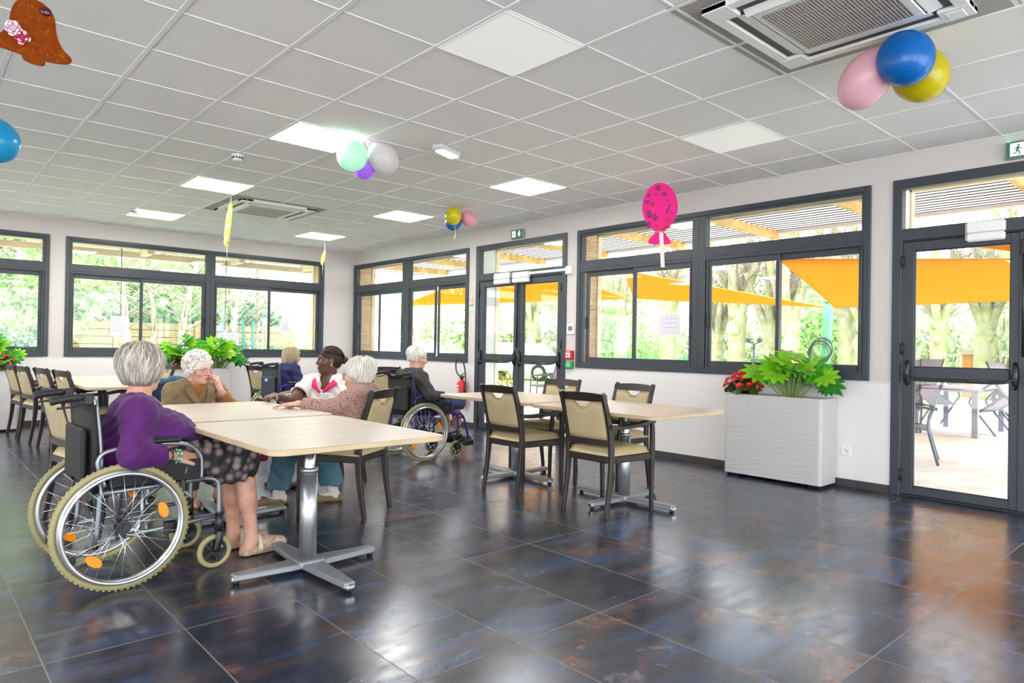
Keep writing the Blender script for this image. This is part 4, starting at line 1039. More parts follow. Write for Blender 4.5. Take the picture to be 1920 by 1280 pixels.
def face_extras(root, c, R, s, iris, brow, glasses=None, browmat=None):
    M = in_head(c, R, s); mi = mat('iris_'+iris, {'blue': '6f8796', 'brown': '3a241a', 'grey': '6d7470'}[iris], .15)
    for e in (1, -1):
        mb = MB(); q = M @ Matrix.Translation((.0772, e*.0315, .0055)); mb.ell((0, 0, 0), .0125, 14, 10, 0, q)
        for r, x, k in ((.0062, .0112, 1), (.003, .0124, 2)):
            n = 14; mb.add([(x, r*math.cos(2*PI*i/n), r*math.sin(2*PI*i/n)) for i in range(n)]+[(x+.0012, 0, 0)], [(i, (i+1) % n, n) for i in range(n)], k, True, q)
        mb.build('eye', [M_EYEW, mi, M_PUPIL], root)
        if brow:
            mb = MB(); P = [M @ Vector(p) for p in ((.096, e*.014, .030), (.093, e*.032, .035), (.080, e*.050, .029))]; mb.tube(smooth_path(P, 4), [.0022, .0034, .0038, .0040, .0040, .0036, .0032, .0026, .0018], 6); mb.build('eyebrow', brow, root)
    if glasses:
        mb = MB(); ln = MB()
        for e in (1, -1):
            pts = [Vector((.108-.012*abs(math.cos(a)*.9)**2*(1 if math.cos(a) > 0 else .2), e*(.033+.025*math.cos(a)), .002+.019*math.sin(a))) for a in [2*PI*k/20 for k in range(20)]]
            pts = [M @ p for p in pts]; mb.tube(pts, .0014, 6, 0, True, False, True)
            ln.add([tuple(p) for p in pts], [tuple(range(20))], 0)
            mb.tube([M @ Vector(p) for p in ((.100, e*.058, .008), (.055, e*.081, .012), (-.01, e*.086, .012), (-.03, e*.083, .0))], .0014, 6)
        mb.tube([M @ Vector(p) for p in ((.110, .010, .006), (.113, 0, .009), (.110, -.010, .006))], .0014, 6)
        g = mb.build('glasses', glasses, root); ln.build('lens', M_LENS, g)
# ---- hair
def hair_mats(name, cols): return [mat('%s_%s' % (name, chr(97+i)), c, .5, spec=.35) for i, c in enumerate(cols)]
def hair_cap(root, c, R, s, mats, rad=(.108, .090, .100), ctr=(-.014, 0, .034), cut=((.16, 0, -.035), (.115, .095, .098)), low=None, noise=None, res=.006, k=.01, extra=None, name='hair'):
    b = Body(res); b.frame(R, c); S = lambda v: [q*s for q in v]
    b.ell(S(ctr), S(rad), None, .02)
    if low: b.ell(S(low[0]), S(low[1]), None, .02)
    for e in extra or []: b.ell(S(e[0]), S(e[1]), None, .015)
    for q in (cut if isinstance(cut[0][0], (tuple, list)) else [cut]): b.ell(S(q[0]), S(q[1]), None, k, 's')
    b.frame()
    if noise: b.noise.append(noise)
    return b.mesh(name, mats, root)
def strands(root, c, R, s, mats, n, seed, rad=(.110, .092, .103), ctr=(-.014, 0, .034), crown=(-.02, 0, 1), end=lambda ph: -.08, width=.0062, hang=1., wave=.004, face=1.05, bangs=.045, jit=.35, flat=.5, taper=.12):
    """locks that leave the crown, follow the skull and hang: ph is the azimuth of the lock, 0 = forehead"""
    M = in_head(c, R, s); r = random.Random(seed); by = MB()
    for i in range(n):
        ph = (i+r.random())/n*2*PI; lift = 1+.05*r.random(); a = math.atan2(math.sin(ph), math.cos(ph))
        ze = end(a)+.02*(r.random()-.5); pts = []; t0 = r.random()**.7*.75; K = 9; w0 = r.random()*6
        top = ctr[2]+rad[2]*lift; sway = (r.random()-.5)*jit
        for q in range(K+1):
            t = t0+(1-t0)*q/K; z = top+(ze-top)*t**1.25
            u = (z-ctr[2])/(rad[2]*lift); rr = math.sqrt(max(0, 1-u*u)) if u > 0 else max(math.sqrt(max(.0, 1-u*u)), hang*(1-taper*min(1.6, -u)**1.5))
            p2 = a+sway*t+.03*math.sin(t*9+w0)
            x = ctr[0]+crown[0]*(1-t)+rad[0]*lift*rr*math.cos(p2); y = ctr[1]+rad[1]*lift*rr*math.sin(p2)
            pts.append(M @ Vector((x+wave*math.sin(t*7+w0), y+wave*math.cos(t*8+w0), z)))
        w = width*(.7+.6*r.random())
        by.tube(pts, [w*s*v for v in (.5, .8, 1, 1, 1, 1, .95, .85, .6, .2)], 5, r.randrange(len(mats)), True, True, False, flat)
    return by.build('hair', mats, root)
def curls(root, c, R, s, mats, n, seed, rad=(.106, .090, .100), ctr=(-.014, 0, .034), keep=lambda p: True, size=.018, r0=.005):
    """short tufts all over the scalp"""
    M = in_head(c, R, s); r = random.Random(seed); by = MB(); done = 0
    while done < n:
        v = Vector((r.gauss(0, 1), r.gauss(0, 1), r.gauss(0, 1))).normalized(); p = Vector((ctr[0]+rad[0]*v.x, ctr[1]+rad[1]*v.y, ctr[2]+rad[2]*v.z))
        if not keep(p): continue
        done += 1; nn = Vector((v.x/rad[0], v.y/rad[1], v.z/rad[2])).normalized(); tg = nn.cross(Vector((r.gauss(0, 1), r.gauss(0, 1), r.gauss(0, .6)))).normalized(); L = size*(.7+.7*r.random())
        pts = [M @ (p-nn*.006+tg*(L*1.3*t)+nn*(L*.55*math.sin(PI*t))) for t in (0, .25, .5, .75, 1)]
        by.tube(pts, [r0*s*k for k in (.7, 1, 1, .8, .3)], 5, r.randrange(len(mats)), True)
    return by.build('hair', mats, root)

def start(name, lab, at):
    root = thing('person', lab, 'person', at); return root, V3(*at)
def skin_mat(name, col, col2, rough=.5): return mat(name, col, rough, var=.2, vscale=16, col2=col2, subs=.12, bump=.15, bscale=90)
M_SKIN = skin_mat('fair_skin', 'd6a58d', 'c98f78'); M_LIP = mat('fair_lips', 'b06e63', .4)
M_SKINP = skin_mat('pale_pink_skin', 'dcb0a0', 'c98e80')
M_SKIND = skin_mat('dark_skin', '6a4536', '563427', .38); M_LIPD = mat('dark_lips', '6b4038', .35)

# ================================================================ the woman in the purple top
def woman_in_purple():
    root, o = start('p', 'person with grey bob in purple top and lace skirt, sitting in the silver wheelchair', (-5.50, -7.56, 0)); L = lambda x, y, z: V3(x, y, z)-o
    hc = L(-5.415, -7.55, 1.065); yaw = math.radians(28); R = rotm(0, 0, yaw) @ rotm(.04, .06, 0); s = 1.0
    P = dict(fw=V3(1, .05, 0), pel=L(-5.50, -7.56, .615), chest=L(-5.455, -7.56, .775), neck=L(-5.435, -7.555, .88), sh=[L(-5.475, -7.725, .845), L(-5.43, -7.395, .845)], wide=1.02, deep=1.05, bust=True,
             belly=(L(-5.345, -7.555, .69), (.18, .195, .12)))
    el = [L(-5.52, -7.835, .650), L(-5.46, -7.30, .64)]; wr = [L(-5.300, -7.795, .617), L(-5.25, -7.36, .615)]
    hip = [L(-5.45, -7.655, .605), L(-5.45, -7.465, .605)]; kn = [L(-4.915, -7.655, .55), L(-4.925, -7.475, .55)]; an = [L(-4.865, -7.675, .085), L(-4.90, -7.49, .085)]
    b = Body(.005); torso_prims(b, P, -.012); b.cap(P['neck']-V3(0, 0, .03), hc+R @ V3(-.012, 0, -.06), .062, .054, .03); head_prims(b, hc, R, s)
    for i in (0, 1): arm_prims(b, P['sh'][i], el[i], wr[i], -.004); leg_prims(b, hip[i], kn[i], an[i], 0, fat=1.05)
    hand_prims(b, wr[0], (.93, .10, -.30), (.05, -.72, .68), 1, (.25, .5, .35), .05, 1.02); hand_prims(b, wr[1], (.95, -.2, -.12), (0, .2, 1), -1, (.3, .4, .3))
    foot_prims(b, an[0], (1, .12, 0)); foot_prims(b, an[1], (1, .1, 0))
    b.mesh('body', [M_SKIN, M_LIP], root, lips_fn(hc, R, s))
    gl = mat('tortoise_spectacles', '3a2a26', .3); face_extras(root, hc, R, s, 'blue', mat('grey_brow', '9a948c', .7), gl)
    hm = hair_mats('ash_grey_hair', ('bdb6aa', '968f84', 'd8d2c8', 'aaa296'))
    hair_cap(root, hc, R, s, hm[3], (.114, .102, .106), (-.018, 0, .034), [((.165, 0, -.05), (.112, .085, .095)), ((.02, 0, -.195), (.14, .12, .10))], ((-.03, 0, -.015), (.085, .082, .085)))
    strands(root, hc, R, s, hm, 1150, 5, (.119, .108, .110), (-.020, 0, .034), (-.01, 0, 1), lambda a: (.03 if abs(a) < .7 else (-.065 if abs(a) < 1.5 else -.086)), .0036, 1.0, .004, jit=.75, taper=.36)
    # long-sleeved jersey top
    M_PURP = mat('purple_jersey', '491a57', .8, spec=.25, sheen=.1, bump=.25, bscale=200, var=.25, vscale=5, col2='571f67'); M_TRIM = mat('purple_sequins', '4a2a58', .25, .3, bump=1, bscale=260, var=.6, vscale=160, col2='b39ab8')
    g = Body(.006); torso_prims(g, P, .012, .05)
    g.ell(L(-5.315, -7.555, .695), (.205, .200, .120), rotm(0, .72, 0), .10); g.cap(L(-5.36, -7.64, .655), L(-5.11, -7.63, .605), .09, .046, .08); g.cap(L(-5.36, -7.48, .655), L(-5.11, -7.48, .605), .09, .046, .08)
    for i in (0, 1):
        g.cap(P['sh'][i], el[i], .070, .066, .07); g.cap(el[i], el[i]+(wr[i]-el[i])*.72, .066, .058, .04)
        d = unit(wr[i]-el[i]); g.cyl(el[i]+(wr[i]-el[i])*.66, el[i]+(wr[i]-el[i])*.66+d*.2, .10, .004)
    g.cap(P['neck']+V3(.012, 0, .005), P['neck']+V3(.02, 0, .2), .086, .10, .012, 's'); g.ell(P['neck']+V3(.095, .0, -.03), (.08, .085, .07), rotm(0, .5, 0), .01, 's')
    g.noise += [wrinkle(.0016, 75, (.5, .15, .8), .4, .9), wrinkle(.0018, 130, (-.6, .3, .75), 2.1, 1.2), wrinkle(.0014, 95, (.8, .5, -.4), 1.2, .9)]
    nk = P['neck']
    def trim(Q):
        d = np.sqrt(((Q-(nk+V3(.075, 0, -.01)))/V3(.115, .105, .13))**2 @ np.ones(3)); return ((d < 1.0) & (Q[:, 0] > nk[0]+.015)).astype(int)
    g.mesh('top', [M_PURP, M_TRIM], root, trim)
    # lace skirt
    m = bpy.data.materials.new('petal_lace'); m.use_nodes = True; N = m.node_tree.nodes; Lk = m.node_tree.links; pb = N['Principled BSDF']; pb.inputs['Roughness'].default_value = .7
    tc = N.new('ShaderNodeTexCoord'); vo = N.new('ShaderNodeTexVoronoi'); vo.inputs['Scale'].default_value = 20; vo.inputs['Randomness'].default_value = .7; Lk.new(tc.outputs['Object'], vo.inputs[0])
    cr = N.new('ShaderNodeValToRGB'); e = cr.color_ramp.elements; e[0].position = .0; e[0].color = (*lin('9a8884'), 1); e[1].position = .62; e[1].color = (*lin('1a181b'), 1); q = e.new(.35); q.color = (*lin('75676a'), 1); q = e.new(.48); q.color = (*lin('3a3335'), 1)
    Lk.new(vo.outputs['Distance'], cr.inputs[0]); Lk.new(cr.outputs[0], pb.inputs['Base Color']); bp = N.new('ShaderNodeBump'); bp.inputs['Distance'].default_value = .006; bp.inputs['Strength'].default_value = .8; Lk.new(vo.outputs['Distance'], bp.inputs['Height']); Lk.new(bp.outputs[0], pb.inputs['Normal'])
    k = Body(.006)
    for i in (0, 1): k.cap(hip[i], kn[i]+V3(-.015, 0, 0), .108, .092, .05)
    k.box(L(-5.06, -7.565, .575), (.16, .11, .05), None, .05, .05); k.box(L(-4.985, -7.565, .50), (.075, .115, .05), rotm(0, -.25, 0), .045, .05); k.box(L(-5.02, -7.60, .46), (.06, .10, .04), rotm(0, .15, 0), .03, .05)
    for i in (0, 1): k.cap(L(-5.0, [-7.66, -7.475][i], .40), an[i], .075, .08, .012, 's')
    k.cyl(L(-5.0, -7.56, .30), L(-5.0, -7.56, .435), .5, .006)
    k.noise += [wrinkle(.005, 75, (.3, 1, .2), 0, .9), wrinkle(.004, 110, (1, .4, -.3), 1, 1)]
    k.mesh('skirt', m, root)
    # slippers with a fleece cuff
    M_SLIP = mat('pink_felt_slipper', 'cbb09c', .9, bump=1, bscale=120, var=.25, vscale=50, col2='a98672'); M_FLE = mat('cream_fleece', 'd8cdb4', .95, bump=1.5, bscale=150)
    for i, dv in ((0, V3(1, .12, 0)), (1, V3(1, .1, 0))):
        d = unit(dv); a = V3(an[i][0], an[i][1], 0); f = Body(.005)
        f.box(a+d*.065+V3(0, 0, .012), (.105, .034, .004), rotm(0, 0, math.atan2(d[1], d[0])), .008, .01)
        f.cap(a-d*.035+V3(0, 0, .02), a-d*.03+V3(0, 0, .022), .036, .036, .02); f.cap(a+d*.06+V3(0, 0, .045), a+d*.175+V3(0, 0, .034), .054, .042, .03)
        f.cyl(a+V3(0, 0, -.05), a+V3(0, 0, .004), .4, .002); f.cap(a-d*.035+V3(0, 0, .055), a+d*.02+V3(0, 0, .075), .034, .040, .01, 's')
        f.noise += [wrinkle(.0016, 520, d, 0, 0)]
        so = f.mesh('slipper', M_SLIP, root)
        mb = MB(); side = V3(-d[1], d[0], 0); pts = [a+d*(.045+.012*math.cos(t))+side*(.054*math.cos(t))+V3(0, 0, .022+.075*math.sin(t)) for t in np.linspace(0, PI, 12)]; mb.tube([tuple(p) for p in pts], .0135, 8); mb.build('cuff', M_FLE, so)
    # two bead bracelets
    d = unit(wr[0]-el[0]); T = frame_from(d, (0, 0, 1))
    for t, rr, cols, nm in ((.80, .0345, ('2a2c30', '5b5f66'), 'dark'), (.93, .034, ('3aa7a0', 'a9d8cf', '6b7f4e'), 'turquoise'), (1.0, .033, ('2f9a94', 'c4e4dd', '3aa7a0'), 'turquoise')):
        mb = MB(); ce = el[0]+(wr[0]-el[0])*t
        for q in range(24):
            a = 2*PI*q/24; p = ce+T[:, 1]*rr*math.cos(a)+T[:, 2]*rr*math.sin(a); mb.ell(tuple(p), .0052, 8, 6, q % len(cols))
        o_ = mb.build('bracelet', [mat('bead_'+cc, cc, .25) for cc in cols], root); o_['label'] = nm+' bead bracelet'
    mb = MB()
    for q in range(34):
        a = -1.9+3.8*q/33; p = P['neck']+V3(.03+.082*math.cos(a), .078*math.sin(a), .012-.05*math.cos(a)); mb.ell(tuple(p), .0042, 6, 5)
    mb.build('neck_beads', mat('dark_purple_bead', '2d1636', .3), root)
woman_in_purple()

# ================================================================ the woman in the beige jacket, chin on her hand
def woman_in_beige():
    root, o = start('p', 'person with curly white hair, glasses and beige jacket, resting her chin on one hand', (-4.64, -5.85, 0)); L = lambda x, y, z: V3(x, y, z)-o
    hc = L(-4.635, -5.95, 1.000); R = rotm(0, 0, math.radians(-62)) @ rotm(.05, .12, 0); s = .98
    P = dict(fw=V3(.1, -1, 0), pel=L(-4.65, -5.80, .58), chest=L(-4.645, -5.86, .735), neck=L(-4.64, -5.885, .865), sh=[L(-4.80, -5.89, .825), L(-4.475, -5.88, .825)], wide=.95, deep=.95, bust=True)
    el = [L(-4.87, -5.93, .60), L(-4.40, -6.03, .69)]; wr = [L(-4.80, -6.10, .60), L(-4.50, -6.045, .845)]
    hip = [L(-4.74, -5.82, .55), L(-4.56, -5.82, .55)]; kn = [L(-4.74, -6.24, .53), L(-4.55, -6.24, .53)]; an = [L(-4.75, -6.22, .09), L(-4.55, -6.22, .09)]
    b = Body(.005); torso_prims(b, P, -.012); b.cap(P['neck']-V3(0, 0, .03), hc+R @ V3(-.012, 0, -.06), .056, .052, .03); head_prims(b, hc, R, s)
    for i in (0, 1): arm_prims(b, P['sh'][i], el[i], wr[i], -.004); leg_prims(b, hip[i], kn[i], an[i], -.004); foot_prims(b, an[i], (0, -1, 0))
    hand_prims(b, wr[0], (.3, -.9, -.1), (0, .1, 1), 1); hand_prims(b, wr[1], (-.32, -.12, .93), (.75, -.62, .18), -1, (.75, .75, .5), .04, .95, .012)
    b.mesh('body', [M_SKINP, M_LIP], root, lips_fn(hc, R, s)); face_extras(root, hc, R, s, 'grey', mat('white_brow', 'd8d2cc', .7), M_FRAME)
    hm = hair_mats('white_curls', ('e9e3de', 'd9d0ca', 'f2eeea')); keep = lambda p: not (p.x > .035 and p.z < .062) and p.z > -.075 and not (p.x > .0 and p.z < -.02)
    hair_cap(root, hc, R, s, hm[1], (.108, .093, .104), (-.016, 0, .036), [((.155, 0, -.03), (.115, .095, .088)), ((.05, 0, -.15), (.13, .12, .10))], noise=wrinkle(.003, 160, (1, .6, .7), 0, 1.5))
    curls(root, hc, R, s, hm, 420, 3, (.112, .098, .108), (-.016, 0, .036), keep, .022, .0062)
    M_JK = mat('beige_linen', '8f7a58', .8, bump=.4, bscale=260, var=.15, vscale=20, sheen=.1); M_JK2 = mat('beige_linen_lapel', '7f6b4b', .8, bump=.4, bscale=260); M_KNIT = mat('mustard_knit', '9a6b33', .85, bump=.8, bscale=180)
    # knitted jumper: polo neck and the sleeve of the raised arm
    k = Body(.006); torso_prims(k, P, .006); k.cap(P['neck']-V3(0, 0, .02), P['neck']+V3(.0, -.012, .05), .066, .060, .02); k.cyl(P['neck']+V3(0, -.012, .045), P['neck']+V3(0, -.02, .2), .12, .004)
    k.cap(el[1], el[1]+(wr[1]-el[1])*.80, .052, .040, .03); k.cyl(el[1]+(wr[1]-el[1])*.74, el[1]+(wr[1]-el[1])*1.6, .08, .004); k.noise.append(wrinkle(.0018, 190, wr[1]-el[1], 0, .5)); k.mesh('jumper', M_KNIT, root)
    g = Body(.006); torso_prims(g, P, .016, .05)
    for i, f in ((0, .9), (1, .22)):
        g.cap(P['sh'][i]-V3(0, 0, .012), el[i], .066, .062, .03); g.cap(el[i], el[i]+(wr[i]-el[i])*f, .064, .056, .03); d = unit(wr[i]-el[i]); g.cyl(el[i]+(wr[i]-el[i])*(f-.02), el[i]+(wr[i]-el[i])*(f+1), .10, .004)
    # open front: a deep V down to the button
    T = frame_from(P['fw'], (0, 0, 1)); n0 = P['neck']
    g.cap(n0+V3(0, 0, .0), n0+V3(0, -.02, .2), .078, .09, .01, 's')
    for j in range(6):
        f = j/5; g.cap(n0+T[:, 0]*(.06+.09*f)+V3(0, 0, .02-.17*f), n0+T[:, 0]*(.16+.08*f)+V3(0, 0, .04-.17*f), .052*(1-f)+.006, .06*(1-f)+.008, .008, 's')
    g.noise += [wrinkle(.0022, 70, (.6, .3, .7), .5), wrinkle(.0018, 120, (-.5, .4, .8), 1.7)]; jk = g.mesh('jacket', M_JK, root)
    surf = lambda u, z: tuple(n0+T[:, 0]*(.125+.055*min(1, -z/.16)+.0)+T[:, 1]*u+V3(0, 0, z))
    for e in (1, -1):      # lapels and collar laid over the front
        mb = MB(); c0 = n0+T[:, 1]*e*.075+V3(0, 0, .035)
        def pt(u, f, z): return tuple(n0+T[:, 0]*f+T[:, 1]*e*u+V3(0, 0, z))
        A = [pt(.068, .02, .045), pt(.062, .085, -.005), pt(.04, .135, -.07), pt(.004, .165, -.165)]; B = [pt(.105, -.005, .03), pt(.115, .095, -.02), pt(.098, .135, -.075), pt(.03, .168, -.17)]
        for i in range(3):
            v = [A[i], B[i], B[i+1], A[i+1]]; w = [tuple(np.array(p)+T[:, 0]*.008) for p in v]; mb.add(v+w, [(0, 1, 2, 3), (4, 5, 6, 7), (0, 1, 5, 4), (1, 2, 6, 5), (2, 3, 7, 6), (3, 0, 4, 7)], 0, False)
        mb.build('lapel', M_JK2, jk)
    tr = Body(.007)
    for i in (0, 1): leg_prims(tr, hip[i], kn[i], an[i], .014); tr.cyl(an[i]+V3(0, 0, .02), an[i]-V3(0, 0, .15), .12, .004)
    tr.mesh('trousers', mat('brown_trousers', '4a3d34', .8), root)
woman_in_beige()
# ---- blue denim coat hung over her chair back
t = thing('denim_coat', 'blue denim coat hung over the chair behind the beige jacket', 'coat', (-4.72, -5.66, 0))
b = Body(.007); b.chain([(-.215, -.015, .86), (.0, .015, .905), (.215, -.015, .86)], [.03, .026, .03], .03); b.box((-.02, .06, .68), (.19, .012, .19), rotm(-.15, 0, 0), .018, .03); b.chain([(-.215, -.03, .85), (-.235, -.07, .70), (-.225, -.05, .56)], [.045, .042, .035], .02); b.cap((.2, .02, .85), (.215, .05, .60), .04, .035, .02)
b.noise += [wrinkle(.005, 70, (1, .2, .3), 0)]; b.mesh('cloth', mat('faded_denim', '4d6788', .85, bump=.5, bscale=300, var=.2, vscale=9), t)

# ================================================================ the carer in a white and pink tunic
def carer():
    root, o = start('p', 'person in white tunic with pink collar and braided hair, looking away to one side', (-3.53, -5.98, 0)); L = lambda x, y, z: V3(x, y, z)-o
    hc = L(-3.545, -6.0, 1.060); R = rotm(0, 0, math.radians(163)) @ rotm(0, -.04, 0); s = .98
    P = dict(fw=V3(-.78, -.62, 0), pel=L(-3.47, -5.93, .58), chest=L(-3.535, -5.985, .745), neck=L(-3.535, -5.98, .900), sh=[L(-3.655, -5.855, .85), L(-3.455, -6.125, .845)], wide=1.08, deep=1.05, bust=True)
    # her own right hand is on the far side, her left arm rests on the table toward us
    el = [L(-3.93, -6.08, .725), L(-3.53, -6.31, .66)]; wr = [L(-4.165, -6.285, .792), L(-3.74, -6.44, .64)]
    hip = [L(-3.53, -5.87, .55), L(-3.53, -6.05, .55)]; kn = [L(-3.95, -5.92, .54), L(-3.95, -6.10, .54)]; an = [L(-3.90, -5.92, .09), L(-3.92, -6.10, .09)]
    b = Body(.005); torso_prims(b, P, -.012); b.cap(P['neck']-V3(0, 0, .03), hc+R @ V3(-.012, 0, -.06), .064, .056, .03); head_prims(b, hc, R, s, False, 1.04, .97)
    for i in (0, 1): arm_prims(b, P['sh'][i], el[i], wr[i], 0, fat=1.0); leg_prims(b, hip[i], kn[i], an[i], 0); foot_prims(b, an[i], (-1, 0, 0))
    hand_prims(b, wr[0], (-.75, -.65, -.06), (0, .05, 1), 1, (.12, .15, .1)); hand_prims(b, wr[1], (-.85, .2, -.1), (0, 0, 1), -1)
    b.mesh('body', [M_SKIND, M_LIPD], root, lips_fn(hc, R, s)); face_extras(root, hc, R, s, 'brown', mat('black_brow', '1d1512', .7))
    hm = hair_mats('braided_hair', ('35211c', '2a1a16', '40281f'))
    hair_cap(root, hc, R, s, hm[1], (.104, .083, .097), (-.014, 0, .036), [((.165, 0, -.045), (.120, .11, .100)), ((.06, 0, -.16), (.16, .13, .115))], ((-.045, 0, 0), (.07, .068, .075)))
    M = in_head(hc, R, s); mb = MB(); rr = random.Random(9)
    for i in range(15):       # cornrows from the hairline back to the knot
        a = -1.25+2.5*i/14; pts = []
        for q in range(12):
            t = q/11; th = -.62+t*2.25; x = -.014+.108*math.sin(-th+.0)*-1 if False else -.014-.108*math.sin(th); zz = .036+.101*math.cos(th)*math.cos(a*.92*math.sin(PI*min(1, .25+t*.62))); y = .087*math.sin(a)*math.sin(PI*min(1, max(.22, .30+t*.60)))*1.05
            pts.append(M @ Vector((x, y, zz)))
        mb.tube(pts, [.0062*s*(.7+.3*(k % 2)) for k in range(12)], 6, i % 3)
    mb.build('hair', hm, root)
    b = Body(.005); b.frame(R, hc); b.ell((-.125, 0, .015), (.030, .034, .034), None, .01); b.cap((-.14, 0, .01), (-.165, .005, -.012), .024, .012, .02); b.frame(); b.noise.append(wrinkle(.003, 190, (1, .5, .5), 0, 1.5)); b.mesh('hair_knot', hm[0], root)
    for e in (1, -1): MB().ell(tuple(M @ Vector((-.004, e*.088, -.036))), .0065, 10, 8).build('earring', mat('pearl', 'e8d9b8', .2), root)
    M_TUN = mat('white_tunic', 'e3d9d8', .75, bump=.2, bscale=280, var=.06, vscale=10); M_PNK = mat('magenta_trim', 'd11f63', .7)
    g = Body(.006); torso_prims(g, P, .018, .05); T = frame_from(P['fw'], (0, 0, 1))
    for i in (0, 1):
        e = P['sh'][i]+(el[i]-P['sh'][i])*.62; g.cap(P['sh'][i], e, .080, .078, .03); d = unit(el[i]-P['sh'][i]); g.cyl(e+d*.0, e+d*.2, .13, .004); arm_prims
    for i in (0, 1): e = P['sh'][i]+(el[i]-P['sh'][i])*.55; d = unit(el[i]-P['sh'][i]); g.cap(e, e+d*.09, .064, .066, .004, 's')
    g.cap(P['neck'], P['neck']+V3(0, 0, .2), .074, .09, .01, 's'); g.ell(P['neck']+T[:, 0]*.10+V3(0, 0, -.01), (.075, .05, .085), frame_from(P['fw'], (0, 0, 1)), .01, 's')
    g.noise += [wrinkle(.004, 55, (.5, .6, .7), .8), wrinkle(.003, 95, (.7, -.4, .6), 0)]
    e0 = [P['sh'][i]+(el[i]-P['sh'][i])*.62 for i in (0, 1)]
    def tri(Q):
        r = np.zeros(len(Q), int)
        for i in (0, 1): d = unit(el[i]-P['sh'][i]); h = (Q-e0[i]) @ d; dd = np.sqrt((((Q-e0[i])-h[:, None]*d)**2).sum(1)); r |= ((h > -.035) & (dd < .095)).astype(int) if i == 1 else 0
        return r
    tu = g.mesh('tunic', [M_TUN, M_PNK], root, tri)
    n0 = P['neck']
    for e in (1, -1):       # pink collar: a flat band from the nape down to the V
        pt = lambda u, f, z: n0+T[:, 0]*f+T[:, 1]*e*u+V3(0, 0, z)
        A = [pt(.0, -.085, .045), pt(.058, -.066, .042), pt(.092, -.005, .034), pt(.092, .062, .010), pt(.060, .122, -.040), pt(.008, .150, -.105)]; B = [pt(.0, -.112, .005), pt(.080, -.088, .006), pt(.132, -.010, .002), pt(.135, .075, -.020), pt(.098, .130, -.062), pt(.018, .152, -.118)]
        A = smooth_path([tuple(p) for p in A], 4); B = smooth_path([tuple(p) for p in B], 4); mb = MB(); nn = len(A)
        vs = [tuple(p) for p in A]+[tuple(p) for p in B]+[tuple(p+Vector((0, 0, .008))+Vector(T[:, 0])*.006) for p in A]+[tuple(p+Vector((0, 0, .008))+Vector(T[:, 0])*.006) for p in B]
        fs = [(i, i+1, nn+i+1, nn+i) for i in range(nn-1)]+[(2*nn+i, 3*nn+i, 3*nn+i+1, 2*nn+i+1) for i in range(nn-1)]+[(nn+i, nn+i+1, 3*nn+i+1, 3*nn+i) for i in range(nn-1)]+[(i, 2*nn+i, 2*nn+i+1, i+1) for i in range(nn-1)]
        mb.add(vs, fs, 0, True); mb.build('collar', M_PNK, tu)
    # chest pocket with printed badge, on her left breast
    ctr = P['chest']+T[:, 0]*.152+T[:, 1]*.035+V3(0, 0, .012); Mb = Matrix.Identity(4); F = frame_from(T[:, 1], unit(T[:, 0]+V3(0, 0, .22)))
    for i in range(3):
        for j in range(3): Mb[i][j] = F[i, j]
        Mb[i][3] = ctr[i]
    mb = MB().box((-.05, -.05, -.004), (.05, .035, .003), 0, .002, Mb); mb.build('pocket', M_TUN, tu)
    mb = MB().box((-.042, -.012, .003), (.042, .026, .0055), 0, .001, Mb); rr = random.Random(2)
    for row in (0, 1):
        x = -.034
        while x < .03: w = .004+.006*rr.random(); mb.box((x, .008-.013*row, .0056), (x+w, .014-.013*row, .0064), 1, 0, Mb); x += w+.003
    mb.box((-.02, .040, .003), (.045, .047, .005), 2, 0, Mb); mb.build('badge', [M_WHITEP, mat('badge_blue', '3f5f9a', .5), M_PNK], tu)
    mb = MB(); mb.tube(smooth_path([tuple(n0+T[:, 0]*f+T[:, 1]*u+V3(0, 0, z)) for u, f, z in ((.06, .0, .03), (.045, .06, .0), (0, .085, -.03), (-.045, .06, .0), (-.06, 0, .03))], 5), .0022, 6); mb.build('necklace', mat('gold', 'b08a4a', .3, .8), root)
    tr = Body(.007)
    for i in (0, 1): leg_prims(tr, hip[i], kn[i], an[i], .018)
    tr.mesh('trousers', mat('white_trousers', 'd9d4d2', .8), root)
carer()

